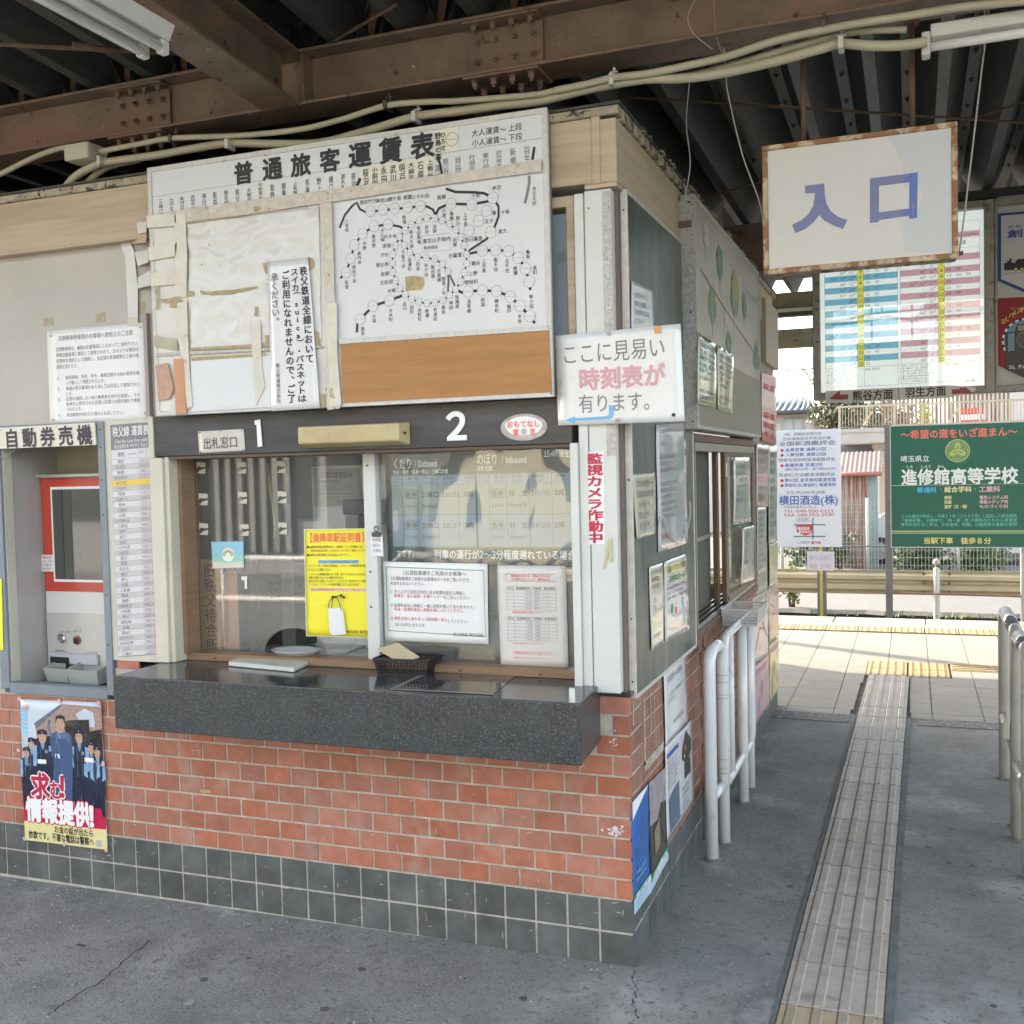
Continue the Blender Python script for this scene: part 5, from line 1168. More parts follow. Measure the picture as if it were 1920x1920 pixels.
# police poster
q = FQ([(38, 1311), (190, 1317), (202, 1593), (49, 1574)], -.008, wave=.0012)
PP = poster('crime_tip_poster', 'colour poster of uniformed officers asking for tips, pinned to the red tiles below the machine', 'poster', q, mat('pale_sky_print', (.55, .62, .70), .25, coat=.5))
BR_, DK, UNI, SKIN, SHB = mat('brick_building_print', (.36, .25, .21), .4, var=.25, vscale=80), mat('dark_photo_print', (.030, .026, .026), .3, var=.8, vscale=40, spots=(((.12, .08, .05), 35, .62, .08),)), mat('navy_uniform_print', (.014, .020, .05), .3, var=.5, vscale=60), mat('skin_print', (.50, .30, .21), .4, var=.2, vscale=120), mat('light_blue_shirt_print', (.20, .38, .58), .4, var=.25, vscale=70)
pol(PP, q, [(.18, .17), (.52, .02), (1, .03), (1, .20), (.72, .22), (.2, .26)], BR_, .0010); pol(PP, q, [(.0, .05), (.085, .08), (.08, .75), (.02, .75)], SBLUE, .0010)
for k in range(10): line(PP, q, [(.01, .09 + .03 * k), (.085, .10 + .03 * k)], .001, WHITE, .0015)
for k in range(7): line(PP, q, [(.30 + .02 * k, .12 + .025 * k * .3), (1, .05 + .02 * k)], .0006, mat('pink_mortar_print', (.5, .38, .34), .5), .0014)
pol(PP, q, [(.10, .30), (.60, .13), (.85, .12), (.85, .20), (1, .18), (1, .84), (.03, .84), (.03, .40)], DK, .0012)
pol(PP, q, [(.17, .165), (.50, .025), (.52, .035), (.20, .20)], mat('grey_roof_print', (.12, .14, .16), .4), .0013)
def fig(x, top, h, wd, coat, hat=True, shirt=True, off=.0016):
    hd = h * .135
    pol(PP, q, [(x - wd * .5, top + hd * 1.35), (x - wd * .22, top + hd * 1.1), (x + wd * .22, top + hd * 1.1), (x + wd * .5, top + hd * 1.35), (x + wd * .46, top + h * .55), (x + wd * .34, top + h), (x + wd * .04, top + h), (x, top + h * .62), (x - wd * .04, top + h), (x - wd * .34, top + h), (x - wd * .46, top + h * .55)], coat, off)
    if shirt:
        for s in (-1, 1): pol(PP, q, [(x + s * wd * .30, top + hd * 1.3), (x + s * wd * .50, top + hd * 1.4), (x + s * wd * .54, top + h * .42), (x + s * wd * .28, top + h * .46), (x + s * wd * .33, top + h * .34)], SHB, off + .0003)
    a = [(x + math.cos(t) * wd * .20, top + hd * .62 - math.sin(t) * hd * .55) for t in [k * PI / 6 for k in range(12)]]
    pol(PP, q, a, SKIN, off + .0004)
    for s in (-1, 1):
        line(PP, q, [(x + s * wd * .13, top + hd * .50), (x + s * wd * .045, top + hd * .50)], .0011, INK, off + .0005); line(PP, q, [(x + s * wd * .14, top + hd * .40), (x + s * wd * .04, top + hd * .38)], .0007, INK, off + .0005)
        dot(PP, q, x + s * wd * .21, top + hd * .6, .0016, SKIN, off + .0003)
    line(PP, q, [(x - wd * .06, top + hd * .88), (x, top + hd * .90), (x + wd * .06, top + hd * .88)], .0009, mat('lip_print', (.33, .10, .08), .4), off + .0005)
    line(PP, q, [(x + wd * .01, top + hd * .52), (x + wd * .03, top + hd * .72), (x - wd * .02, top + hd * .74)], .0007, mat('skin_shade_print', (.33, .18, .12), .4), off + .0005)
    pol(PP, q, [(x - wd * .10, top + hd * 1.12), (x + wd * .10, top + hd * 1.12), (x + wd * .02, top + hd * 1.7), (x - wd * .02, top + hd * 1.7)], SHB, off + .0003); line(PP, q, [(x, top + hd * 1.15), (x, top + hd * 1.9)], .0014, INK, off + .0004)
    for s in (-1, 1): line(PP, q, [(x + s * wd * .12, top + hd * 1.2), (x + s * wd * .15, top + h * .5)], .0012, mat('badge_silver_print', (.25, .27, .32), .3), off + .0004)
    patch(PP, q, x + wd * .10, top + hd * 1.7, x + wd * .25, top + hd * 1.95, mat('badge_silver_print'), off + .0005); line(PP, q, [(x - wd * .4, top + h * .5), (x + wd * .4, top + h * .5)], .0022, INK, off + .0004)
    if hat: pol(PP, q, [(x - wd * .27, top + hd * .40), (x - wd * .24, top + hd * .02), (x, top - hd * .1), (x + wd * .24, top + hd * .02), (x + wd * .27, top + hd * .40), (x, top + hd * .30)], UNI, off + .0007); dot(PP, q, x, top + hd * .15, .0022, GOLD, off + .001)
    else: pol(PP, q, [(x - wd * .22, top + hd * .5), (x - wd * .2, top + hd * .02), (x, top - hd * .12), (x + wd * .2, top + hd * .02), (x + wd * .22, top + hd * .5), (x + wd * .12, top + hd * .18), (x - wd * .12, top + hd * .18)], INK, off + .0007)
fig(.06, .34, .48, .17, UNI); fig(.13, .27, .55, .18, UNI); fig(.93, .30, .52, .17, UNI, off=.0017); fig(.86, .27, .55, .18, UNI)
fig(.72, .19, .66, .22, UNI, off=.0019); fig(.27, .21, .60, .24, UNI, off=.0019); fig(.50, .105, .74, .27, mat('blue_suit_print', (.05, .09, .20), .35), hat=False, shirt=False, off=.0023)
pol(PP, q, [(.44, .22), (.60, .22), (.62, .50), (.50, .55), (.41, .50)], mat('slate_jacket_print', (.10, .16, .28), .35), .0026); pass; line(PP, q, [(.46, .20), (.53, .36), (.60, .50)], .004, LBLUE, .0028); line(PP, q, [(.40, .25), (.345, .19), (.37, .13)], .009, mat('slate_jacket_print'), .0028); dot(PP, q, .37, .125, .005, SKIN, .003)
for (u, v) in ((.20, .415), (.42, .37), (.78, .38)): patch(PP, q, u, v, u + .105, v + .03, WHITE, .0032)
def outlined(parent, q, s, u0, v0, u1, v1, fill, edge, bold, be):
    T(parent, q, s, u0, v0, u1, v1, edge, bold + be, .0036); T(parent, q, s, u0, v0, u1, v1, fill, bold, .0042)
patch(PP, q, .0, .775, 1, .862, mat('crimson_print', (.50, .01, .06), .3, coat=.4), .0030)
pol(PP, q, [(.05, .75), (.95, .72), (.97, .79), (.05, .80)], mat('crimson_print'), .0029)
outlined(PP, q, '求', .10, .505, .34, .70, mat('crimson_print'), WHITE, .035, .05); outlined(PP, q, 'む', .33, .555, .50, .69, mat('crimson_print'), WHITE, .03, .05); outlined(PP, q, '！', .43, .50, .68, .69, mat('crimson_print'), WHITE, .04, .05)
outlined(PP, q, '情報提供', .03, .685, .83, .862, WHITE, mat('crimson_print'), .05, .05); T(PP, q, '！', .78, .69, 1.02, .87, mat('crimson_print'), .09, .0048); T(PP, q, '！', .78, .69, 1.02, .87, WHITE, .05, .0054)
patch(PP, q, 0, .862, 1, 1, mat('butter_yellow_print', (.72, .64, .30), .4), .0030)
T(PP, q, 'お金の話が出たら', .37, .872, .85, .925, INK, .02, .0038); T(PP, q, '詐欺です。不審な電話は警察へ', .05, .925, .85, .985, INK, .02, .0038); patch(PP, q, .875, .94, .94, .985, mat('pale_grey_print'), .0036)
for k in range(8): dot(PP, q, .075 + .035 * math.cos(k * PI / 4), .055 + .02 * math.sin(k * PI / 4), .0035, FADER, .0030)
dot(PP, q, .075, .055, .008, mat('salmon_print', (.65, .30, .22), .4), .0034)
for (u, v) in ((.0, -.005), (.50, .0), (.98, .0), (.0, .99), (.49, .995), (.99, 1.0), (-.035, .36), (1.0, .415)):
    c = q.map(u, v, .004); MB().disc(c, q.n, .0085, .002, 14).build('sticker', mat('pink_round_sticker', (.68, .42, .42), .4), PP)
# white rubbed mark on a tile
# window header pieces
q = FQ([(371, 809), (457, 804), (460, 845), (374, 850)], -.030, wave=.0006)
o = poster('ticket_window_label', 'small aged white label with thin black characters on the black header board', 'sign', q, mat('aged_label', (.52, .49, .44), .3, var=.05, vscale=20, coat=.4), ((.03, .07), (.5, .03), (.97, .05), (.02, .95), (.97, .95)))
T(o, q, '出札窓口', .10, .28, .86, .86, INK, .0)
b = MB(); zn = lambda X, Y: (290 + X / 3.49, 740 + Y / 3.49)
b.slab([F(*zn(*p), -.031) for p in ((657, 170), (693, 162), (707, 338), (678, 342), (670, 196), (659, 197))], (0, -.004, 0)); o = b.build('window_number_one', WHITE); tag(o, 'white raised numeral one on the black header board', 'numeral')
TEXTS.append((HDR, RQ(-.6, -.5, 1.76, 1.9, -.03), '', 0, 0, 1, 1, WHITE, .03, .0, False))
p0, p1 = F(836, 770, -.031), F(876, 828, -.031)
def glyph_solid(ch, x0, x1, z0, z1, y, d, m, name, bold):
    c = bpy.data.curves.new('g', 'FONT'); c.body = FW.get(ch, ch); c.size = 1; c.resolution_u = 6; c.offset = bold; c.extrude = .02
    o = bpy.data.objects.new('g', c); COL.objects.link(o); dg = bpy.context.evaluated_depsgraph_get(); me = o.evaluated_get(dg).to_mesh()
    vs = [v.co.copy() for v in me.vertices]; fs = [tuple(p.vertices) for p in me.polygons]
    xa, xb = min(v.x for v in vs), max(v.x for v in vs); ya, yb = min(v.y for v in vs), max(v.y for v in vs)
    b = MB(); b.add([(x0 + (v.x - xa) / (xb - xa) * (x1 - x0), y - (d if v.z > 0 else 0), z0 + (v.y - ya) / (yb - ya) * (z1 - z0)) for v in vs], fs)
    bpy.data.objects.remove(o); bpy.data.curves.remove(c); return b.build(name, m)
tag(glyph_solid('2', p0.x, p1.x, F(855, 826, -.031).z, F(855, 771, -.031).z, -.030, .005, WHITE, 'window_number_two', .035), 'white raised numeral two on the black header board', 'numeral')
LB = thing('header_lamp', 'yellowed cream plastic lamp cover mounted on the black header board', 'lamp')
b = MB(); a, c = F(557, 816, -.07), F(760, 812, -.07); xa, xb, za, zb = a.x, c.x, F(600, 838, -.06).z, F(660, 795, -.06).z
P = [(xa, -.0285, za - .004), (xb, -.0285, za - .004), (xb, -.0285, zb), (xa, -.0285, zb), (xa + .012, -.085, za + .012), (xb - .02, -.085, za + .012), (xb - .02, -.085, zb - .004), (xa + .012, -.085, zb - .004)]
b.add(P, [(3, 2, 1, 0), (4, 5, 6, 7), (0, 1, 5, 4), (1, 2, 6, 5), (2, 3, 7, 6), (3, 0, 4, 7)])
b.build('cover', mat('yellowed_plastic', (.46, .38, .20), .35, var=.12, vscale=12, coat=.3), LB, bevel=.006, seg=3)
MB().disc((xb - .008, -.06, (za + zb) / 2), (1, -.3, 0), .005, .004, 8).build('screw', SCREW, LB)
# oval hospitality sticker (its mascot left out)
c = F(982, 801, -.0295); ho = RQ(c.x - .082, c.x + .082, c.z - .044, c.z + .044, -.0295)
b = MB(); b.slab([(c.x + .083 * math.cos(t), -.0285, c.z + .045 * math.sin(t)) for t in [k * PI / 16 for k in range(32)]][::-1], (0, -.001, 0))
o = b.build('oval_sticker', mat('cloudy_film', (.30, .30, .29), .2, var=.3, vscale=30, coat=.6)); tag(o, 'oval hospitality sticker with red characters at the right end of the black header board', 'sticker')
MB().slab([(c.x + .066 * math.cos(t) * (1 + .03 * math.sin(5 * t)), -.0296, c.z + .004 + .032 * math.sin(t)) for t in [k * PI / 16 for k in range(32)]][::-1], (0, -.001, 0)).build('label', PAPER, o)
T(o, ho, 'おもてなし', .13, .24, .86, .52, REDL, .03, .0016); T(o, ho, '宣', .26, .55, .40, .80, REDL, .03, .0016); T(o, ho, '言', .62, .55, .76, .80, REDL, .03, .0016)
dot(o, ho, .5, .66, .010, mat('pale_grey_print'), .0016); pol(o, ho, [(.42, .78), (.58, .78), (.56, .90), (.44, .90)], PINK, .0016)
# camera warning strip on the corner post
q = FQ([(1097, 848), (1132, 847), (1134, 1020), (1097, 1021)], -.038)
o = poster('camera_warning_strip', 'narrow vertical white strip with bold red characters on the corner post', 'sign', q, WHITE); TV(o, q, '監視カメラ作動中', .02, .01, .96, .99, mat('crimson_ink', (.50, .02, .06), .4), .035)
MB().slab([F(*p, -.038) for p in ((1140, 1013), (1147, 1008), (1149, 1052), (1145, 1056), (1141, 1035), (1135, 1068), (1132, 1064))], (0, -.002, 0)).build('old_tape', mat('yellowed_film', (.48, .45, .26), .3), CPOST)
# timetable notice at the corner
q = FQ([(1041, 630), (1276, 607), (1284, 790), (1047, 798)], -.052, wave=.0016)
o = poster('easy_timetable_notice', 'large laminated notice with grey and pink characters and a blue arrow at the office corner', 'notice', q, LAMI)
T(o, q, 'ここに見易い', .05, .10, .88, .34, GREYI, .0); T(o, q, '時刻表が', .18, .38, .87, .63, FADER, .03); T(o, q, '有ります。', .17, .66, .82, .88, GREYI, .004)
pol(o, q, [(.415, .80), (.455, .80), (.455, .90), (.44, .935), (.41, .95), (.14, .955), (.14, .985), (.06, .945), (.14, .90), (.14, .925), (.40, .915), (.415, .90)], LBLUE)
patch(o, q, .80, .0, .855, .08, mat('orange_tape', (.60, .30, .12), .4), .0022)
for (u, v) in ((.44, .03), (.03, .52), (.485, .965)): MB().disc(q.map(u, v, .001), q.n, .007, .004, 12).build('magnet', mat('grey_magnet', (.33, .33, .28), .5), o)
MB().disc(q.map(.92, .93, .001), q.n, .006, .004, 12).build('magnet', BLACKP, o)

# ================================================================== ON AND BEHIND THE GLASS
# rainbow sticker (its characters left out)
q = FQ([(396, 1016), (456, 1015), (457, 1064), (399, 1066)], .110)
o = poster('rainbow_sticker', 'small pastel sticker with a rainbow on the left window pane', 'sticker', q, mat('pastel_blue_print', (.28, .55, .66), .4))
pol(o, q, [(0, .55), (.3, .62), (.6, .58), (1, .5), (1, .8), (.5, .85), (0, .72)], mat('pale_green_print', (.30, .62, .48), .4)); pol(o, q, [(0, .72), (.5, .8), (1, .75), (1, 1), (0, 1)], mat('pale_pinkish_print', (.68, .62, .50), .4), .0013)
dot(o, q, .52, .5, .028, WHITE, .0016)
for k, m in enumerate((REDL, YELP, GREEN, SBLUE)): ring(o, q, .52, .55, .026 - .003 * k, .003, m, .002 + .0001 * k, 20, a0=.1, a1=PI - .1)
dot(o, q, .41, .52, .007, YELP, .0022); dot(o, q, .63, .52, .007, YELP, .0022)
# yellow certificate notice
q = FQ([(571, 993), (697, 991), (702, 1195), (575, 1192)], .108, wave=.0005)
YP = poster('yellow_certificate_notice', 'bright yellow laminated notice with a red heading on the left window pane', 'notice', q, YEL)
line(YP, q, [(0, 0), (1, 0), (1, 1), (0, 1), (0, 0)], .004, mat('laminate_rim', (.7, .7, .5), .2)); T(YP, q, '【乗降車駅証明書】', .02, .03, .95, .125, REDL, .02)
for (t, u0, v, u1, m) in (('■自動券売機が発売中止・故障している場合には、', .03, .15, .90, INK), ('「乗降車駅証明書」をお取りいただきご乗車ください。', .06, .185, .95, RED), ('■運賃は降車駅でお支払い下さい。', .03, .225, .70, INK), ('ＩＣカードを、所持のお客様は、ＩＣカードを簡易型改札機', .05, .325, .90, INK), ('タッチしてご乗車ください。', .05, .362, .42, INK), ('ＩＣカードを簡易改札機にタッチ後、右ランプが点灯したときには、', .05, .405, .92, INK), ('正確に処理されていない場合があります。', .05, .437, .60, INK), ('出札口付近に設置していますインターホンの「呼出ボタン」を押し', .05, .468, .92, INK), ('てください。ＩＣカードの状態を確認させていただきます。', .05, .50, .82, INK)): T(YP, q, t, u0, v, u1, v + .028, m, .004)
patch(YP, q, .20, .288, .80, .318, LBLUE); T(YP, q, 'ＩＣカードをお持ちのお客様へご案内', .21, .288, .79, .318, BLUE, .01)
patch(YP, q, .05, .545, .97, .578, mat('pale_pink_print', (.72, .55, .42), .4)); T(YP, q, '【お願い】乗車区間以外のお使いにならないよう、お願いいたします。', .07, .548, .92, .575, RED, .004); T(YP, q, '秩父鉄道株式会社 東行田駅', .42, .935, .97, .968, INK, .008)
TG = thing('paper_tags', 'bunch of white paper tags on a black string hanging over the yellow notice', 'tags')
for k, (dx, dz) in enumerate(((0, 0), (.006, -.004), (-.004, .003))):
    MB().slab([F(a, c, .098 - .002 * k) + Vector((dx, 0, dz)) for a, c in ((617, 1142), (640, 1141), (646, 1187), (620, 1189))], (0, .001, 0)).build('tag', PAPER, TG)
MB().tube(spline([F(*p, .097) for p in ((640, 1145), (634, 1125), (628, 1120), (618, 1128), (616, 1142), (622, 1138), (624, 1122), (630, 1118), (645, 1118))], 6), .0016, 6).build('black_string', BLACKP, TG)
MB().tube(spline([F(*p, .097) for p in ((637, 1142), (633, 1120), (641, 1122), (637, 1150), (640, 1165), (650, 1178))], 6), .0010, 6).build('yellow_string', mat('pale_yellow_string', (.6, .55, .25), .6), TG)
for p in ((624, 1119), (640, 1116), (645, 1120)): MB().disc(F(*p, .096), (0, -1, 0), .005, .004, 6).build('knot', BLACKP, TG)
# parking notice with green border
q = FQ([(719, 1053), (914, 1057), (916, 1208), (722, 1201)], .099, wave=.0005)
GN = poster('parking_notice', 'white landscape notice with a thin green border on the right window pane', 'notice', q, PAPER)
line(GN, q, [(.025, .065), (.965, .085), (.975, .905), (.035, .87), (.025, .065)], .003, GREEN)
SR = INK2
T(GN, q, '1日貸駐車場をご利用のお客様へ', .19, .10, .80, .165, SR, .008); T(GN, q, '1日貸駐車場をご利用のお客様は①〜③をご覧いただき、', .07, .18, .86, .235, SR); T(GN, q, '料金をお支払いください。', .07, .245, .42, .295, SR)
T(GN, q, '① きっぷうりば窓口付近にある駐車料金記入用紙に、', .06, .345, .82, .40, SR); T(GN, q, '駐車日・投入金額・お車ナンバー', .10, .40, .58, .45, RED, .004); T(GN, q, 'をご記入ください。', .58, .405, .86, .455, SR)
T(GN, q, '② 駐車料金記入用紙と一緒に封筒が置いてありますので、', .06, .52, .89, .57, SR); T(GN, q, '料金・駐車料金記入用紙を袋に入れてください。', .10, .57, .80, .62, RED, .004)
T(GN, q, '③', .06, .685, .09, .74, SR); T(GN, q, '改札付近にあるきっぷ回収箱へ投入', .10, .685, .62, .735, RED, .004); T(GN, q, 'してください。', .62, .70, .83, .75, SR); T(GN, q, '1日 310円となります。', .10, .765, .43, .815, SR); T(GN, q, '秩父鉄道 東行田駅', .67, .865, .96, .915, SR)
# form notice
q = FQ([(933, 1060), (1061, 1061), (1066, 1252), (939, 1247)], .099, wave=.0005)
WN = poster('refund_table_notice', 'white portrait notice with ruled tables and small red text at the right window end', 'notice', q, mat('slightly_grey_paper', (.62, .61, .58), .35, coat=.4))
line(WN, q, [(.12, .085), (.84, .085), (.84, .155), (.12, .155), (.12, .085)], .0012, RED); T(WN, q, '乗車券類をお持ちの方、定期券をお持ちの方は', .20, .09, .78, .118, RED); T(WN, q, '次の運賃を払戻しいたします。乗車券の払戻し', .20, .122, .78, .15, RED)
def table(o, q, u0, v0, u1, v1, rows_, cols, m=INK2):
    for i in range(rows_ + 1): v = v0 + (v1 - v0) * i / rows_; line(o, q, [(u0, v), (u1, v)], .0006, m)
    for c_ in cols: u = u0 + (u1 - u0) * c_; line(o, q, [(u, v0), (u, v1)], .0006, m)
table(WN, q, .12, .21, .85, .44, 7, (0, .15, .38, .5, .68, .84, 1)); table(WN, q, .12, .51, .85, .75, 7, (0, .15, .38, .5, .68, .84, 1))
T(WN, q, '区分　普通乗車券　手数料　無手数料', .14, .213, .84, .24, INK2); T(WN, q, '区分　定期乗車券　手数料　無手数料', .14, .513, .84, .54, INK2)
for r_ in range(6):
    for c_, s_ in ((.40, '大人'), (.56, '220円'), (.72, '—')):
        T(WN, q, s_, .12 + .73 * c_, .248 + .0325 * r_, .12 + .73 * (c_ + .1), .268 + .0325 * r_, INK2); T(WN, q, s_, .12 + .73 * c_, .55 + .034 * r_, .12 + .73 * (c_ + .1), .572 + .034 * r_, INK2)
for v, u1 in ((.45, .78), (.462, .60), (.765, .66), (.852, .80), (.870, .78), (.91, .74)): T(WN, q, '使用開始前の乗車券に限り払戻しの取扱いをいたします', .20, v, u1, v + .016, REDL)
# clip with memo on the mullion
CL = thing('clipped_memo', 'small white memo hanging from a bulldog clip on the window mullion', 'memo')
q = FQ([(694, 1004), (717, 1004), (719, 1043), (696, 1042)], .070); sheet('memo', q, PAPER, CL); block(CL, q, ['券売機', '窓口へ', 'お声を'], .15, .12, .85, .9, GREYI)
a = F(706, 1000, .068); MB().box(a.x - .016, a.x + .016, .058, .070, a.z - .012, a.z + .004).build('clip_jaw', SCREW, CL, bevel=.002)
MB().tube([a + Vector((.010 * math.cos(t), 0, .016 + .010 * math.sin(t))) for t in [k * PI / 6 for k in range(13)]], .002, 6).build('clip_loop', SCREW, CL)

# departure screen
SCB = mat('screen_grey', (.30, .36, .38), .3, emit=.035); 
DS = thing('departure_screen', 'wide departure monitor behind the right window pane showing two train directions', 'monitor')
sx0, sx1, sz0, sz1 = F(731, 900, .15).x, F(1080, 900, .15).x, F(900, 1052, .15).z, F(900, 845, .15).z
MB().box(sx0 - .02, sx1 + .02, .152, .21, sz0 - .02, sz1 + .02).build('case', BLACKP, DS, bevel=.003)
scn = MB().box(sx0, sx1, .150, .1519, sz0, sz1).build('display', mat('display_dark', (.040, .046, .048), .25, emit=.12), DS)
q = RQ(sx0, sx1, sz0, sz1, .150)
LIT = mat('display_pale_green', (.17, .20, .19), .3, emit=.13); LIT2 = mat('display_pale_blue', (.16, .20, .24), .3, emit=.13); WTX = mat('display_white', (.50, .54, .55), .3, emit=.13); DTX = mat('display_dark_text', (.02, .03, .04), .4)
T(DS, q, 'くだり', .02, .04, .13, .155, WTX, .008); T(DS, q, '/ Outbound', .145, .05, .27, .145, WTX); T(DS, q, '熊谷・寄居・長瀞・秩父・三峰口方面', .02, .155, .33, .20, WTX)
T(DS, q, 'のぼり', .485, .02, .60, .135, WTX, .008); T(DS, q, '/ Inbound', .62, .04, .75, .13, WTX); T(DS, q, '羽生方面', .485, .135, .57, .185, WTX); T(DS, q, '15:48 現在', .84, .01, .97, .08, WTX)
for (u0, u1) in ((.01, .475), (.485, .975)):
    patch(DS, q, u0, .215, u1, .30, LIT2); patch(DS, q, u0, .302, u1, .575, LIT, .0009); patch(DS, q, u0, .578, u1, .87, LIT2)
    for uu in (.13, .32, .56, .80): line(DS, q, [(u0 + (u1 - u0) * uu, .215), (u0 + (u1 - u0) * uu, .87)], .0012, DTX)
    line(DS, q, [(u0, .876), (u1, .876)], .0025, GREEN); line(DS, q, [(u0, .208), (u1, .208)], .0025, GREEN)
for (u0, tt, st, rm) in ((.01, ('16:01', '16:37'), '三峰口', 'Mitsumineguchi'), (.485, ('16:05', '16:25'), '羽　生', 'Hanyū')):
    for j, (nm, en, uu) in enumerate((('のりば', 'Track', .02), ('種 別', 'Train', .19), ('行 先', 'Departure', .38), ('発車時刻', 'Dep. time', .60), ('両数', 'Cars', .84))): T(DS, q, nm, u0 + .485 * uu, .225, u0 + .485 * (uu + .12), .255, DTX, .008); T(DS, q, en, u0 + .485 * uu, .26, u0 + .485 * (uu + .12), .288, DTX)
    for r_, v in enumerate((.36, .645)):
        line(DS, q, [(u0 + .07, v - .01), (u0 + .145, v - .01), (u0 + .145, v + .065), (u0 + .07, v + .065), (u0 + .07, v - .01)], .0016, DTX, .0014)
        T(DS, q, '各停', u0 + .075, v, u0 + .14, v + .058, DTX, .015); T(DS, q, st, u0 + .165, v, u0 + .265, v + .058, DTX, .012); T(DS, q, tt[r_], u0 + .28, v, u0 + .385, v + .058, DTX, .006); T(DS, q, ('3両', '3両') [r_] if u0 < .1 else ('3両', '2両')[r_], u0 + .40, v, u0 + .455, v + .058, DTX, .012)
        T(DS, q, 'Local', u0 + .077, v + .105, u0 + .14, v + .155, DTX, .006); T(DS, q, rm, u0 + .17, v + .105, u0 + .26, v + .155, DTX, .006)
T(DS, q, 'すです。', .025, .90, .145, .975, WTX, .01); T(DS, q, '列車の運行が2〜3分程度遅れている場合', .24, .895, .99, .985, WTX, .012)
# things inside the office seen through the left pane
py_ = .16
pa, pb, pc_ = F(376, 1100, py_).x, F(409.5, 1100, py_).x, F(440, 1100, py_).x
b = MB().box(pa, pb, py_, py_ + .025, F(390, 1228, py_).z, F(390, 1050, py_).z); PL = b.build('carved_plaque', mat('carved_brown_wood', (.48, .235, .10), .5, var=.3, vscale=9, stretch=(3, 1, .5), bump=.3, bscale=40), None, bevel=.002); tag(PL, 'dark brown wooden plaque with vertical carved characters standing inside the left window', 'plaque')
qp = RQ(pa, pb, F(390, 1228, py_).z, F(390, 1050, py_).z, py_); TV(PL, qp, '旧秩父待合所', .2, .03, .88, .97, DTX, .014, .002)
b = MB().box(pb + .003, pc_, py_ + .01, py_ + .03, F(420, 1222, py_).z, F(420, 1072, py_).z); PL = b.build('narrow_plaque', mat('red_brown_wood', (.50, .25, .15), .45, var=.2, vscale=9, stretch=(3, 1, .5)), None, bevel=.008); tag(PL, 'narrow red brown wooden plaque leaning beside the carved one inside the window', 'plaque')
CB = thing('white_cabinet', 'pale white cabinet with a pinned grey notice at the back of the office', 'cabinet')
cy_ = .46; cq = lambda px_, py__: F(px_, py__, cy_)
MB().box(cq(553, 900).x, cq(725, 900).x + .1, cy_, cy_ + .4, .1, cq(600, 874).z).build('carcass', mat('white_cabinet_enamel', (.84, .85, .86), .3), CB)
MB().box(cq(556, 900).x, cq(559, 900).x, cy_ - .006, cy_, .2, cq(600, 880).z).build('door_gap', mat('warm_edge', (.5, .42, .3), .5), CB); MB().box(cq(566, 940).x, cq(570, 940).x, cy_ - .03, cy_, cq(568, 985).z, cq(568, 930).z).build('handle', SILVER, CB)
q = FQ([(588, 878), (673, 879), (676, 948), (590, 950)], cy_ - .012); sheet('notice', q, mat('grey_green_card', (.44, .45, .40), .5), CB)
T(CB, q, '節電対策実施中', .15, .08, .85, .26, DTX, .02); T(CB, q, 'ご理解とご協力を', .12, .30, .60, .40, DTX, .004); T(CB, q, '宜しくお願いいたします。', .2, .43, .88, .52, DTX, .004); line(CB, q, [(.08, .56), (.92, .56)], .0015, DTX); T(CB, q, '冬のライフスタイルキャンペーン', .1, .62, .9, .71, DTX); T(CB, q, '秩父鉄道株式会社', .5, .85, .9, .92, DTX)
KEY = thing('desk_clutter', 'dark office equipment and stacked trays behind the left window pane', 'office equipment')
kq = lambda px_, py__: F(px_, py__, .30)
MB().box(kq(641, 950).x, kq(712, 950).x, .30, .44, kq(650, 965).z, kq(650, 937).z).build('printer_body', BLACKP, KEY, bevel=.006); MB().box(kq(645, 970).x, kq(668, 970).x, .31, .4, kq(650, 992).z, kq(650, 966).z).build('paper_feed', mat('mid_grey_plastic', (.2, .2, .2), .5), KEY); MB().box(kq(680, 970).x, kq(700, 970).x, .31, .4, kq(650, 985).z, kq(650, 966).z).build('cable_box', BLACKP, KEY)
MB().box(F(460, 1215, .22).x, F(700, 1225, .22).x, .16, .42, .935, .95).build('steel_shelf', mat('bright_steel_shelf', (.55, .56, .57), .25, metal=.5), KEY)
MB().tube(spline([F(500, 870, .25), F(508, 930, .25), F(515, 985, .25), (F(512, 1010, .25))], 6), .004, 6).build('yellow_cord', mat('yellow_green_cord', (.4, .42, .12), .5), KEY)
MB().box(F(520, 900, .3).x, F(545, 900, .3).x, .3, .5, .96, 1.73).build('file_rack', mat('dark_grey_rack', (.09, .095, .09), .5), KEY)
MB().box(F(545, 900, .34).x, F(552, 900, .34).x, .34, .5, .96, 1.73).build('cabinet_post', mat('tan_post', (.38, .33, .24), .5), KEY)
MB().box(-2.2, -.2, .6, 1.2, .72, .75).build('desk_top', mat('desk_grey', (.30, .30, .28), .5), KEY)
CUR = MB(); P = []; n = 60
for i in range(n + 1):
    x = -2.45 + .60 * i / n; P += [(x, .62 + .02 * math.sin(i * 1.1), .75), (x, .62 + .02 * math.sin(i * 1.1), 2.2)]
CUR.add(P, [(2 * i, 2 * i + 2, 2 * i + 3, 2 * i + 1) for i in range(n)], True)
tag(CUR.build('office_curtain', mat('grey_curtain', (.19, .185, .18), .8)), 'dull grey pleated curtain hanging behind the left window pane', 'curtain')
ct_ = thing('quilted_cushion', 'pale quilted cushion pressed against the bottom of the right window pane', 'cushion')
b = MB(); P = []; nx, nz = 24, 8
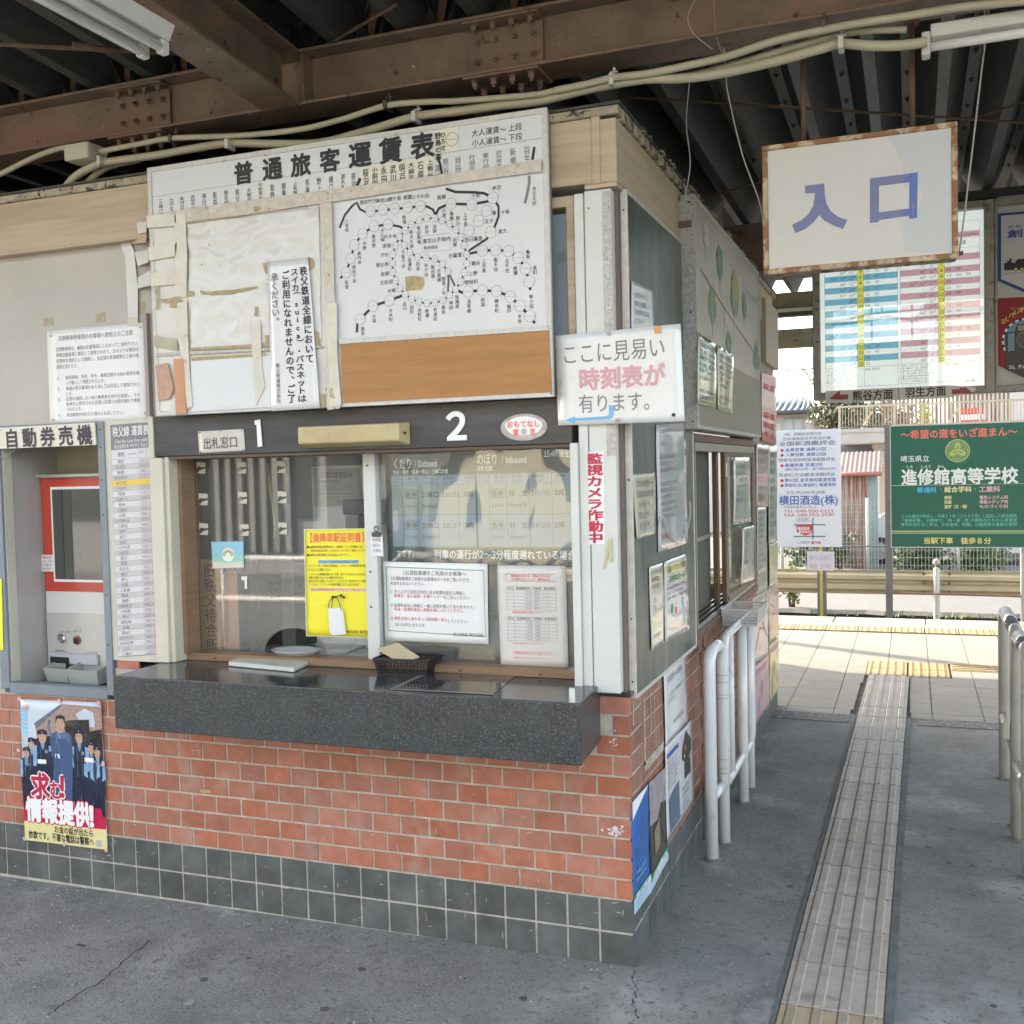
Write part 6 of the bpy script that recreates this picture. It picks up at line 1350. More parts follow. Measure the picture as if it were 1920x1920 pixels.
for j in range(nz + 1):
    for i in range(nx + 1):
        u, v = i / nx, j / nz; P.append((-.93 + .62 * u, .20 - .05 * math.sin(v * PI) - .012 * abs(math.sin(u * 12) * math.sin(v * 9)), .975 + .14 * v + .02 * math.sin(u * 5)))
b.add(P, [(j * (nx + 1) + i, j * (nx + 1) + i + 1, (j + 1) * (nx + 1) + i + 1, (j + 1) * (nx + 1) + i) for j in range(nz) for i in range(nx)], True)
b.build('cover', mat('pale_quilt', (.45, .43, .38), .7), ct_)
FLM = mat('clear_tape_scrap', (.50, .48, .40), .3)             # tape scraps left on the pane
sc_ = thing('tape_scraps', 'nine torn scraps of old clear tape left in rows on the left window pane', 'tape scraps')
for (X, Y) in ((305, 478), (572, 478), (830, 475), (315, 685), (572, 675), (832, 672), (325, 880), (588, 885), (840, 875)):
    a, c = X + random.uniform(-4, 4), Y; w_, h_ = 30, 40
    pts = [(a - w_, c - h_), (a + w_ * .9, c - h_ + 4), (a + w_, c - h_ * .2), (a + w_ * .1, c - h_ * .1), (a - w_ * .5, c - h_ * .3), (a - w_, c + h_ * .1)]
    MB().slab([F(*zn(*p), .1115) for p in pts], (0, -.0006, 0)).build('scrap', FLM, sc_)
    pts = [(a + w_, c + h_ * .1), (a + w_ * .9, c + h_), (a - w_ * .9, c + h_ * .9), (a - w_ * .2, c + h_ * .4)]
    MB().slab([F(*zn(*p), .1115) for p in pts], (0, -.0006, 0)).build('scrap', FLM, sc_)
MB().slab([F(*zn(*p), .1115) for p in ((567, 1190), (605, 1188), (605, 1270), (590, 1270), (588, 1215), (568, 1212))], (0, -.001, 0)).build('white_scrap', PAPER, sc_)
b = MB()                                                       # ring of speaking holes drilled in the acrylic
for i in range(6):
    for j in range(5):
        X, Y = 750 + 40 * i + (j % 2) * 14, 1190 + 46 * j - i * 6
        if abs(i - 2.5) + abs(j - 2) > 4: continue
        b.disc(F(*zn(X, Y), .1112), (0, -1, 0), .0026, .0008, 8)
b.build('speaking_holes', SCREW, OFF)['kind'] = 'stuff'

# ------------------------------------------------------------------ on the counter
TR = thing('marble_slab', 'white marble slab with a shallow cut out lying on the counter at window one', 'slab')
pa, pb, pc, pd = G(428, 1249, .946), G(551, 1261, .946), G(600, 1237, .946), G(470, 1230, .946)
MB().slab([pa, pb, pc, pd], (0, 0, .017)).build('slab', mat('white_marble', (.58, .58, .54), .25, var=.08, vscale=12, coat=.3), TR, bevel=.003)
RT = thing('cash_tray', 'round grey plastic cash tray resting half through the window opening on the marble slab', 'tray')
c = G(551, 1226, .975); b = MB(); rings_ = [(.072, .0), (.088, .022), (.094, .026), (.091, .028), (.082, .022), (.068, .006), (0.001, .006)]; n = 28; P = []
for r_, h_ in rings_: P += [(c.x + r_ * math.cos(2 * PI * k / n) * 1.12, c.y + .018 + r_ * math.sin(2 * PI * k / n) * .78, .9635 + h_) for k in range(n)]
b.add(P, [(i * n + k, i * n + (k + 1) % n, (i + 1) * n + (k + 1) % n, (i + 1) * n + k) for i in range(len(rings_) - 1) for k in range(n)] + [tuple(range(n))[::-1]], True); b.build('dish', mat('pale_grey_plastic', (.42, .42, .41), .35), RT)
GP = MB().slab([G(600, 1232, .95), G(650, 1226, .95), G(690, 1210, .95), G(640, 1214, .95)], (0, 0, .006)); tag(GP.build('glass_plate', mat('greenish_glass_plate', (.50, .56, .53), .12, coat=.6)), 'thin clear glass plate lying beside the cash tray on the sill', 'plate')
def basket(name, label_, c, L, W, H, m, group=None, rz=0.0, grid=12, z=.946, solid=False):
    t = thing(name, label_, 'basket', group); t.location = (c[0], c[1], z); t.rotation_euler = (0, 0, rz)
    b = MB(); bw = .0022 if L > .3 else .0032; f_ = .86 if L > .18 else .95
    def wall(p0, p1, q0, q1, nn):
        for i in range(nn + 1): a, d = Vector(p0).lerp(Vector(p1), i / nn), Vector(q0).lerp(Vector(q1), i / nn); b.obox(a, d, bw, bw, (p1[1] - p0[1], p0[0] - p1[0], .001))
        for j in range(6): s_ = j / 5; b.obox(Vector(p0).lerp(Vector(q0), s_), Vector(p1).lerp(Vector(q1), s_), bw, bw * (1 if 0 < j < 5 else 3))
    B = [(-L / 2 * f_, -W / 2 * f_, 0), (L / 2 * f_, -W / 2 * f_, 0), (L / 2 * f_, W / 2 * f_, 0), (-L / 2 * f_, W / 2 * f_, 0)]; U = [(-L / 2, -W / 2, H), (L / 2, -W / 2, H), (L / 2, W / 2, H), (-L / 2, W / 2, H)]
    for k in range(4): wall(B[k], B[(k + 1) % 4], U[k], U[(k + 1) % 4], grid if k % 2 == 0 else int(grid * W / L) + 1)
    b.build('mesh_sides', m, t); MB().slab([Vector(p) + Vector((0, 0, .001)) for p in B], (0, 0, .002)).build('bottom', m, t)
    r = MB(); pts = [Vector(p) for p in U]
    for k in range(4): r.obox(pts[k], pts[(k + 1) % 4], .006, .005)
    r.build('rim', m, t); return t
a, c, d = G(702, 1262, .946), G(776, 1266, .946), G(822, 1244, .946)
basket('black_basket', 'black plastic mesh basket holding a tan envelope on the counter', ((a.x + c.x) / 2 + .03, (a.y + c.y) / 2 + .055, 0), .215, .125, .052, BLACKP, grid=16, rz=0.02)
bc = Vector(((a.x + c.x) / 2 + .03, (a.y + c.y) / 2 + .055, .95))
en = MB().slab([bc + Vector(p) for p in ((-.115, -.02, .075), (-.01, -.045, .035), (.05, -.01, .05), (-.06, .035, .09))], (.002, 0, .003)); tag(en.build('envelope', mat('manila_paper', (.52, .42, .26), .6)), 'tan manila envelope sticking out of the black basket', 'envelope')
for k in range(3): MB().slab([bc + Vector((-.05 + .05 * k, -.03, .012 + .006 * k)), bc + Vector((.0 + .05 * k, -.035, .012)), bc + Vector((.01 + .05 * k, .03, .02)), bc + Vector((-.04 + .05 * k, .03, .02))], (0, 0, .002)).build('paper_slips', PAPER, bpy.data.objects['black_basket'])
MB().tube(spline([G(697, 1238, .98), G(690, 1245, .965), G(697, 1252, .955)], 5), .0015, 5).build('yellow_tie', YELP, bpy.data.objects['black_basket'])
b = MB()                                                       # film taped on the counter
pts = [G(800, 1262, .9462), G(968, 1266, .9462), G(925, 1302, .9462), G(735, 1292, .9462)]
b.slab(pts, (0, 0, .0006)); o = b.build('counter_film', mat('dark_glossy_film', (.04, .045, .05), .08, coat=.5)); tag(o, 'glossy dark film sheet taped flat on the counter right of the basket', 'film')
for (p0, p1) in ((0, 3), (3, 2)): MB().obox(pts[p0] + Vector((0, 0, .001)), pts[p1] + Vector((0, 0, .001)), .016, .0006).build('clear_tape', mat('grey_clear_tape', (.20, .21, .22), .2), o)
b = MB().slab([F(264 + .0, 1485, -.004), F(395, 1481, -.004), F(396, 1487, -.004), F(376, 1486, -.004)], (0, -.0008, 0))
MB().slab([F(376, 1480, -.003), F(395, 1481, -.003), F(395, 1487, -.003), F(376, 1486, -.003)], (0, -.001, 0)).build('tape_scrap', mat('tan_tape', (.45, .30, .16), .5), FWALL)

# ================================================================== SIDE WALL
BBX = .016
BB = thing('dark_notice_board', 'tall weathered dark green notice board on the office side wall beside the corner', 'notice board')
by0, by1, bz0, bz1 = .045, 1.075, .905, 2.555
MB().box(.0075, BBX, by0, by1, bz0, bz1).build('board', CHALK, BB)
fr = MB(); fr.box(-.004, BBX + .004, by0 - .012, by0, bz0 - .012, bz1 + .012); fr.box(-.004, BBX + .004, by1, by1 + .012, bz0 - .012, bz1 + .012); fr.box(-.004, BBX + .004, by0, by1, bz1, bz1 + .014); fr.box(-.004, BBX + .004, by0, by1, bz0 - .014, bz0)
fr.build('frame', mat('pale_aluminium_edge', (.52, .50, .45), .4, metal=.1, var=.15, vscale=30), BB, bevel=.0015)
for z in (2.50, 2.06, 1.62, 1.16, .95): MB().disc((.008, by0 - .012, z), (0, -1, 0), .0035, .002, 8).build('screw', SCREW, BB)
for (z0, z1) in ((1.95, 2.05), (1.60, 1.68), (1.11, 1.20)):
    MB().box(-.014, -.0045, by0 - .014, by0 - .004, z0, z1).build('hinge_plate', mat('speckled_hinge_plate', (.50, .49, .45), .4, var=.15, vscale=80), BB)
MB().box(-.0145, -.005, .036, .046, .925, 2.54).build('gap_board', mat('dark_green_gap', (.045, .085, .075), .5), BB)
def sposter(name, label_, cat, pts, x, m, **k):
    q = SQ(pts, x, wave=.0013); q0 = q; o = sheet(name, q, m, None, 10, 14); tag(o, label_, cat); return o, q
PX = BBX + .004
o, q = sposter('curled_memo', 'small curling memo pinned high on the dark green notice board', 'memo', [(1184, 527), (1225, 545), (1227, 640), (1184, 640)], PX, LAMI)
block(o, q, ['お知らせ', '東行田駅', '発車時刻は', 'こちら', ('ご確認下さい', FADER)], .12, .15, .9, .9, GREYI, .006)
o, q = sposter('yellowed_double_memo', 'pair of yellowed memos hanging one over the other on the dark green board', 'memo', [(1186, 889), (1228, 886), (1228, 1000), (1193, 1011)], PX, mat('yellowed_film_paper', (.50, .47, .36), .2, coat=.5, var=.1, vscale=20))
block(o, q, ['お客様へ', '閉鎖時間', '８時〜', '窓口へ', 'どうぞ'], .15, .1, .9, .92, GREYI, .004)
LT = S(1230, 795, PX); o, q = sposter('long_rules_sheet', 'long laminated rules sheet on the dark notice board with a clear cord looped over', 'notice', [(1230, 797), (1285, 792), (1289, 1018), (1234, 1036)], PX, mat('grey_laminated_sheet', (.50, .49, .50), .14, coat=.6, var=.04, vscale=6))
block(o, q, ['２.普通回数乗車券のご利用について', '', 'ご案内', '', '■回数券は自動券売機で', 'お買求め下さい。', '■有効期間は発売当日から', '', '■払戻しは窓口にて承り', '■手数料が必要です。', '手回り品切符も', '■紛失の場合は再発行', 'いたしませんのでご注意', '■団体乗車券は係員へ', ('ご相談下さい。', RED), '', ('秩父鉄道株式会社', RED)], .1, .03, .93, .92, GREYI, .008)
MB().tube(spline([q.map(-.02, .78, .004), q.map(.05, .72, .012), q.map(.3, .88, .012), q.map(.55, .97, .012), q.map(.85, .90, .012), q.map(1.02, .75, .01), q.map(1.04, .66, .006)], 6), .0028, 6).build('cord', mat('clear_cord', (.55, .56, .58), .2, coat=.5), o)
MB().tube(spline([q.map(.06, .73, .010), q.map(.2, .86, .010), q.map(.4, .95, .010)], 6), .0022, 6).build('cord', mat('clear_cord'), o)
o, q = sposter('narrow_leaflet', 'narrow cream leaflet low on the dark notice board', 'leaflet', [(1217, 1063), (1243, 1055), (1246, 1205), (1221, 1221)], PX, mat('cream_glossy_paper', (.60, .56, .44), .15, coat=.6, var=.06, vscale=8))
block(o, q, [('西鉄観光情報', GREYI), ('各停時刻', INK), '特別運転', '', '二月', '三月', '', '', '', '四月中旬'], .15, .05, .9, .9, GREYI)
o, q = sposter('colour_leaflet', 'glossy leaflet with a yellow heading band low on the dark notice board', 'leaflet', [(1244, 1054), (1287, 1038), (1292, 1180), (1247, 1204)], PX, mat('glossy_pale_paper', (.60, .59, .56), .15, coat=.6, var=.04, vscale=8))
patch(o, q, .04, .06, .95, .17, YELP); T(o, q, '沿線ハイキング情報', .08, .065, .92, .16, GREYI, .02, .003); T(o, q, 'お得なきっぷ', .2, .2, .9, .29, GREEN, .02)
block(o, q, ['春の臨時列車のご案内', '花めぐりコース紹介', '長瀞・秩父・三峰口方面'], .08, .33, .95, .52, BLUE, .006); dot(o, q, .3, .62, .018, GREEN); dot(o, q, .45, .66, .014, REDL); dot(o, q, .75, .6, .02, SBLUE)
# posters on the bricks
WX = .006
o, q = sposter('white_request_sheet', 'white laminated request sheet on the side bricks directly under the dark notice board', 'notice', [(1243, 1250), (1284, 1213), (1289, 1352), (1248, 1402)], WX, LAMI)
T(o, q, 'お客様へお願い', .12, .16, .85, .26, GREYI, .01); block(o, q, ['この付近は、駐輪禁止です。', 'ご協力下さい。', '', ''], .1, .38, .95, .72, GREYI, .008); T(o, q, '東行田駅長', .35, .76, .8, .83, GREYI, .01)
o, q = sposter('newsletter_poster', 'two column newsletter poster with photographs on the side bricks', 'poster', [(1246, 1401), (1296, 1350), (1300, 1500), (1250, 1576)], WX + .002, mat('newsprint_white', (.58, .57, .58), .3, coat=.3))
line(o, q, [(.5, .0), (.5, 1)], .002, WHITE); patch(o, q, .05, .10, .46, .15, BLUE); block(o, q, ['春のニュース', '秩父沿線だより', '運転日のお知らせ', '三峰口行き列車', '長瀞川下り情報', '桜まつり開催'], .06, .18, .46, .52, GREYI); pol(o, q, [(.08, .60), (.45, .52), (.45, .95), (.1, .97)], mat('train_photo_print', (.10, .14, .22), .3)); pol(o, q, [(.15, .7), (.3, .62), (.32, .9), (.16, .93)], SBLUE, .0016)
pol(o, q, [(.75, .05), (.95, .2), (.95, .32), (.8, .48), (.58, .34), (.6, .22)], DK, .0013); dot(o, q, .72, .25, .012, REDL, .002); dot(o, q, .84, .2, .010, PINK, .002); dot(o, q, .68, .33, .008, YELP, .002); patch(o, q, .66, .42, .9, .60, DK); block(o, q, ['旬の味覚めぐり', '野菜直売所', '沿線グルメ', '参加者募集'], .56, .66, .94, .95, GREYI)
o, q = sposter('blue_sky_poster', 'blue travel poster with its white lower edge curling away near the corner bricks', 'poster', [(1184, 1505), (1216, 1468), (1220, 1672), (1188, 1716)], WX, mat('vivid_blue_print', (.02, .14, .48), .2, coat=.6, var=.35, vscale=7))
pol(o, q, [(.0, .0), (.9, .0), (.2, .12), (0, .16)], WHITE, .003); pol(o, q, [(.5, .12), (.9, .08), (.95, .4), (.6, .45)], SBLUE, .0034) if False else None
T(o, q, 'PALEO', .12, .62, .7, .68, SBLUE, .0, .003); T(o, q, 'EXPRESS', .12, .69, .75, .74, SBLUE, .0, .003)
patch(o, q, 0, .83, 1, .87, GREEN); patch(o, q, 0, .87, 1, 1.0, mat('pale_blue_white_print', (.50, .62, .72), .3)); T(o, q, '秩父鉄道', .08, .825, .98, .88, WHITE, .03, .0036); block(o, q, ['運転日', '時刻表', '料金'], .1, .89, .8, .99, SBLUE, .01)
o, q = sposter('brown_scenery_poster', 'dark brown scenery poster joined to the right of the blue travel poster', 'poster', [(1216, 1468), (1247, 1438), (1252, 1610), (1220, 1672)], WX, mat('dark_scenery_print', (.06, .05, .042), .25, coat=.6, var=.6, vscale=22))
pol(o, q, [(0, .0), (1, .0), (1, .35), (.6, .30), (.4, .42), (0, .40)], mat('pale_scenery_print', (.34, .30, .30), .3, var=.3, vscale=30), .0016); pol(o, q, [(.2, .50), (.5, .42), (.55, .7), (.25, .74)], mat('tan_house_print', (.28, .22, .15), .3), .0018); line(o, q, [(.9, .2), (.6, .5), (.9, .8)], .006, INK, .002); patch(o, q, 0, .86, 1, .92, GREEN); patch(o, q, 0, .92, 1, 1.0, mat('pale_blue_white_print')); T(o, q, '沿線案内', .1, .86, .9, .92, WHITE, .03, .003)
# illustrated board
IBX = .075; IB = thing('illustrated_guide_board', 'large faded illustrated local guide board above the side window', 'notice board')
iy0, iy1 = S(1307, 600, IBX).y, S(1425, 660, IBX).y; iz0, iz1 = S(1306, 803, IBX).z, S(1307, 368, IBX).z
FADED = mat('faded_cream_board', (.42, .37, .29), .4, var=.08, vscale=4)
MB().box(.02, IBX - .004, iy0 + .006, iy1 - .004, iz0 + .004, iz1 - .004).build('board_body', FADED, IB)
fr = MB(); fr.box(.015, IBX, iy0 - .0, iy0 + .014, iz0, iz1); fr.box(.015, IBX, iy1 - .014, iy1, iz0, iz1); fr.box(.015, IBX, iy0 + .014, iy1 - .014, iz1 - .016, iz1); fr.box(.015, IBX, iy0 + .014, iy1 - .014, iz0, iz0 + .016)
fr.build('frame', STEEL, IB, bevel=.0015)
MB().box(-.01, .015, iy0 + .002, iy0 + .01, iz0 + .02, iz1 - .02).build('frame_return', STEEL, IB)
for z in (iz1 - .03, (iz0 + iz1) / 2, iz0 + .03): MB().disc((.05, iy0, z), (0, -1, 0), .005, .002, 8).build('screw', SCREW, IB)
MB().box(-.02, .06, iy0 - .012, iy0 - .002, 2.62, 2.645).build('bracket', mat('rusty_bracket', (.16, .10, .06), .7), IB)
q = Quad((IBX - .003, iy0, iz1), (IBX - .003, iy1, iz1), (IBX - .003, iy1, iz0), (IBX - .003, iy0, iz0))
TREE1, TREE2 = mat('faded_green_print', (.16, .25, .11), .5), mat('faded_teal_print', (.09, .20, .16), .5)
OLV = mat('faded_olive_print', (.34, .30, .10), .5)
def tree_print(u, v, s, m):
    rt = random.Random(int(u * 100)); k_ = int(u * 100) % 3
    if k_ == 0: pol(IB, q, [(u - .045 * s, v + .06 * s), (u - .045 * s, v - .01), (u - .03 * s, v - .01 * s), (u - .03 * s, v - .07 * s), (u - .012 * s, v - .03 * s), (u, v - .10 * s), (u + .012 * s, v - .03 * s), (u + .03 * s, v - .06 * s), (u + .03 * s, v), (u + .045 * s, v), (u + .045 * s, v + .06 * s)], m)
    else: pol(IB, q, [(u + math.cos(2 * PI * i / 16) * .042 * s * rt.uniform(.7, 1.15), v - .01 * s + math.sin(2 * PI * i / 16) * .07 * s * rt.uniform(.75, 1.15)) for i in range(16)], m); dot(IB, q, u - .008, v - .02 * s, .016 * s, OLV, .0016)
    line(IB, q, [(u, v + .05 * s), (u, v + .11 * s)], .012 * s, mat('faded_brown_print', (.20, .15, .10), .5), .0016)
for (u, v, s, m) in ((.13, .14, .8, mat('faded_brown_print')), (.31, .20, 1.2, TREE2), (.53, .29, 1.6, TREE1), (.70, .30, 1.0, TREE2), (.20, .43, 1.2, TREE1), (.43, .57, 1.1, TREE2), (.93, .52, 1.2, TREE2)): tree_print(u, v, s, m)
pol(IB, q, [(.48, .24), (.53, .14), (.60, .20), (.60, .29), (.52, .31)], OLV, .0018); pol(IB, q, [(.66, .26), (.74, .27), (.73, .36), (.66, .35)], SBLUE, .0015) if False else None
dot(IB, q, .38, .43, .035, mat('faded_brown_print')); line(IB, q, [(.06, .30), (.35, .38), (.6, .44), (.95, .52)], .008, mat('faded_red_line', (.36, .14, .11), .5))
for k in range(16):
    u = .08 + .055 * k; TV(IB, q, '花めぐり水城公園古代蓮の里忍城址'[k % 12:k % 12 + 4], u, .36 + .012 * k, u + .022, .47 + .012 * k, mat('faded_brown_print'), .005)
for k in range(9): TV(IB, q, 'さきたま古墳行田市忍川'[k:k + 3], .14 + .09 * k, .24 + .01 * k, .165 + .09 * k, .33 + .01 * k, mat('faded_brown_print'), .005)
T(IB, q, '行田市観光案内', .66, .16, .95, .22, mat('faded_brown_print'), .01)
pol(IB, q, [(.012, .015), (.99, .015), (.99, .022), (.012, .022)], mat('faded_brown_print'), .0012); pol(IB, q, [(.012, .655), (.99, .655), (.99, .985), (.012, .985)], mat('dull_green_grey_field', (.22, .20, .155), .45), .0010)
for nm, pts, m, gl in (('left_sheet', [(1308, 623), (1342, 645), (1343, 765), (1307, 757)], mat('yellow_green_film', (.42, .44, .22), .12, coat=.7, var=.15, vscale=10), 0), ('right_sheet', [(1345, 647), (1374, 665), (1373, 776), (1345, 767)], mat('yellow_green_film'), 1)):
    qq = SQ(pts, IBX + .002, wave=.0015); o = sheet('poster_sheet', qq, m); tag(o, 'yellowish green glossy sheet taped low on the illustrated board, the ' + ('nearer' if not gl else 'farther') + ' of the pair', 'poster')
    block(o, qq, ['鉄道忘れ物案内', '落し物・忘れ物', '連絡先　羽生駅', '熊谷駅　秩父駅', '受付　九時〜', '十七時まで', '', 'お問い合わせは', '係員まで'], .1, .1, .92, .95, BLUE if gl == 0 else GREYI, .006)
# rear boards and the posters layered on them
o = struct(MB().box(-.08, .03, 3.44, 4.10, 2.30, 2.70).build('side_board', mat('grey_buff_board', (.36, .32, .25), .5, var=.06, vscale=5))); tag(o, 'plain buff board behind the illustrated guide board', 'board'); o['kind'] = 'thing'
REDP = mat('faded_red_poster_print', (.46, .17, .14), .3, coat=.5)
specs = [('upper_red_poster', 'large faded red and white poster high at the far end of the side wall', [(1427, 698), (1455, 707), (1455, 835), (1428, 826)], mat('faded_pink_paper', (.50, .40, .34), .25, coat=.5, var=.1, vscale=12), 'r'),
         ('pink_poster', 'pink and pale green poster between the side window and the far end of the wall', [(1418, 832), (1443, 836), (1440, 950), (1418, 948)], mat('pale_pink_paper', (.50, .34, .34), .25, coat=.4, var=.15, vscale=14), 'p'),
         ('pale_green_poster', 'pale grey green poster with fine print at the far end of the side wall', [(1441, 836), (1457, 838), (1457, 1015), (1441, 1020)], mat('pale_green_paper', (.36, .38, .30), .3, coat=.4, var=.1, vscale=14), 'g'),
         ('grey_text_poster', 'narrow grey text poster right of the sliding window', [(1419, 952), (1436, 950), (1437, 1070), (1420, 1080)], mat('grey_paper', (.42, .42, .40), .3, coat=.4), 'g'),
         ('cream_flower_poster', 'cream poster with yellow flowers at the far end of the side wall', [(1442, 1022), (1458, 1016), (1458, 1092), (1443, 1100)], mat('cream_flower_paper', (.55, .50, .30), .3, coat=.4, var=.2, vscale=20), 'n')]
for nm, lb, pts, m, kind in specs:
    q = SQ(pts, .012, wave=.0012); o = sheet(nm, q, m); tag(o, lb, 'poster')
    if kind == 'r': patch(o, q, 0, 0, 1, .16, REDP); patch(o, q, 0, .5, 1, .62, REDP); patch(o, q, 0, .88, 1, 1, REDP); block(o, q, ['', '新酒', '', '', '募集', '開催', '中止'], .1, .0, .9, .98, RED, .02)
    elif kind == 'p': patch(o, q, .1, .5, .9, .6, PINK); block(o, q, ['沿線の旅', '春まつり', '', 'スタンプ', 'ラリー', '開催中'], .1, .06, .9, .95, GREYI, .01)
    elif kind == 'g': block(o, q, ['乗車券のご案内', '普通乗車券', '定期乗車券', '回数乗車券', '団体乗車券', '手回り品', '払戻しについて', '紛失の場合', '無効となる場合', '係員まで'], .1, .05, .92, .95, INK2, .006)
LOWX = .008
for nm, lb, pts, m in (('map_poster', 'pale pink map poster under the basket at the far end of the side wall', [(1411, 1122), (1440, 1105), (1441, 1228), (1413, 1246)], mat('pale_map_print', (.52, .42, .36), .35, coat=.3, var=.14, vscale=16)),
                       ('orange_map_poster', 'orange toned map poster at the far end of the side wall', [(1441, 1104), (1460, 1092), (1460, 1190), (1442, 1206)], mat('pale_orange_print', (.54, .38, .27), .35, coat=.3, var=.14, vscale=16)),
                       ('pink_people_poster', 'pink event poster below the map poster', [(1413, 1250), (1441, 1226), (1442, 1322), (1415, 1362)], mat('rose_print', (.50, .30, .31), .35, coat=.3, var=.25, vscale=14)),
                       ('yellow_event_poster', 'yellow and blue event poster at the lower far end of the side wall', [(1442, 1208), (1460, 1192), (1460, 1290), (1443, 1318)], mat('yellow_event_print', (.55, .45, .18), .35, coat=.3, var=.4, vscale=12)),
                       ('dark_blue_strip_poster', 'narrow dark blue landscape poster just beyond the farthest hoop rail', [(1407, 1255), (1413, 1250), (1416, 1356), (1409, 1368)], mat('deep_blue_photo_print', (.07, .12, .18), .3, coat=.4, var=.5, vscale=14))):
    q = SQ(pts, LOWX, wave=.0012); o = sheet(nm, q, m); tag(o, lb, 'poster')
    if 'map' in nm: line(o, q, [(.1, .8), (.4, .5), (.6, .55), (.9, .1)], .012, mat('faded_red_line')); line(o, q, [(.1, .3), (.5, .4), (.9, .7)], .008, GREYI); block(o, q, ['ハイキング', 'コース案内'], .1, .05, .9, .22, GREYI, .01)
    elif nm != 'dark_blue_strip_poster': T(o, q, '参加者募集', .1, .08, .9, .2, FADER, .02); dot(o, q, .5, .5, .05, mat('muted_violet_print', (.25, .18, .25), .4)); dot(o, q, .3, .7, .04, mat('muted_blue_print', (.18, .25, .35), .4))
# memos on the sliding window
for lb, pts, xx in (('long crumpled memo taped to the sliding side window', [(1375, 858), (1405, 858), (1406, 978), (1374, 985)], .018), ('shorter curled memo hanging below the first on the sliding window', [(1392, 990), (1413, 985), (1414, 1085), (1388, 1096)], .022)):
    q = SQ(pts, xx, wave=.003); o = sheet('window_memo', q, mat('crumpled_film_paper', (.50, .46, .41), .2, coat=.6, var=.06, vscale=10)); tag(o, lb, 'memo'); block(o, q, ['お客様へ', '御用の方は', 'この窓口へ', 'お声かけ', '下さい', '駅係員'], .15, .1, .85, .7, GREYI, .004)
# wire basket on the sill
a, c = S(1340, 1190, .10), S(1418, 1190, .10)
wb = basket('white_wire_basket', 'pale translucent plastic basket hanging below the side window sill', (.105, 1.86, 0), .17, .30, .072, mat('pale_translucent_plastic', (.52, .52, .50), .35), rz=0, grid=16, z=.895)
MB().tube(spline([(.03, 2.0, .95), (.07, 2.0, .94), (.08, 2.0, .92)], 4), .004, 6).build('hook', SCREW, wb) if False else None

# ================================================================== TIMETABLE BOARD AND BANNERS
TY = 3.2
TT = thing('timetable_case', 'lit glazed timetable case with blue and pink hour rows hanging across the passage', 'timetable')
A_, B_, C_, D_ = F(1543, 395, TY), F(1847, 392, TY), F(1846, 723, TY), F(1540, 738, TY)
tx0, tx1, tz0, tz1 = D_.x, C_.x, (C_.z + D_.z) / 2, B_.z
AL = mat('weathered_aluminium_frame', (.28, .265, .22), .5, metal=.2, var=.2, vscale=14, spots=(((.14, .12, .09), 30, .6, .06),))
tf = MB(); fwd = .042
tf.box(tx0 - fwd, tx0, TY - .055, TY + .05, tz0 - fwd, tz1 + fwd); tf.box(tx1, tx1 + .05, TY - .055, TY + .05, tz0 - fwd, tz1 + fwd); tf.box(tx0, tx1, TY - .055, TY + .05, tz0 - fwd, tz0); tf.box(tx0, tx1, TY - .055, TY + .05, tz1, tz1 + fwd)
tf.build('frame', AL, TT, bevel=.003)
TPN = MB().box(tx0, tx1, TY + .004, TY + .03, tz0, tz1).build('lit_panel', mat('lit_timetable_panel', (.64, .67, .65), .3, emit=.18), TT)
q = RQ(tx0, tx1, tz0, tz1, TY + .004)
zt3 = lambda X, Y: uvq(q, *z3(X, Y), TY + .004)
BLR, PKR, YLR = mat('timetable_blue', (.16, .42, .58), .4, emit=.13), mat('timetable_pink', (.60, .34, .40), .4, emit=.12), mat('timetable_yellow', (.72, .68, .10), .4, emit=.13)
RULE = mat('timetable_rule', (.10, .12, .16), .5)
uL0, uLy0, uLy1, uL1 = zt3(523, 1350)[0], zt3(740, 1350)[0], zt3(781, 1350)[0], zt3(1008, 1350)[0]
uR0, uRy0, uRy1, uR1 = zt3(1026, 1350)[0], zt3(1278, 1350)[0], zt3(1321, 1350)[0], zt3(1556, 1350)[0]
vL8, vL23 = zt3(760, 1068)[1], zt3(760, 1645)[1]; vR8, vR23 = zt3(1300, 1020)[1], zt3(1300, 1612)[1]
LD = {6: ('', '12 40'), 7: ('30 05', '15 35 59'), 8: ('59 35 12', '22 45'), 9: ('48 15', '08 39'), 10: ('44 08', '12 37'), 11: ('51 09', '22 56'), 12: ('33', '26'), 13: ('47 03', '08 52'), 14: ('59 32', '19 45'), 15: ('28', '33'), 16: ('55 37 01', '05 25 42'), 17: ('39 14', '07 28 54'), 18: ('54 30 07', '17 41'), 19: ('59 39 17', '04 26 52'), 20: ('48 24', '11 35'), 21: ('42 18', '11 47'), 22: ('18', '26'), 23: ('38 00', '11')}
RD = {5: ('', ''), 6: ('', '28 57'), 7: ('55 21', '37'), 8: ('46 11', '03 39'), 9: ('45 09', '13 38 55'), 10: ('51 32 13', '19'), 11: ('32', '01 37'), 12: ('53 09', '14 46'), 13: ('22', '27'), 14: ('50 07', '11 43'), 15: ('56 25', '18 49'), 16: ('51 27', '20 58'), 17: ('27', '32'), 18: ('46 09', '02 33 56'), 19: ('28 09', '21 55'), 20: ('38 02', '31'), 21: ('40 15', '08 30'), 22: ('21', '26'), 23: ('38 00', '11')}
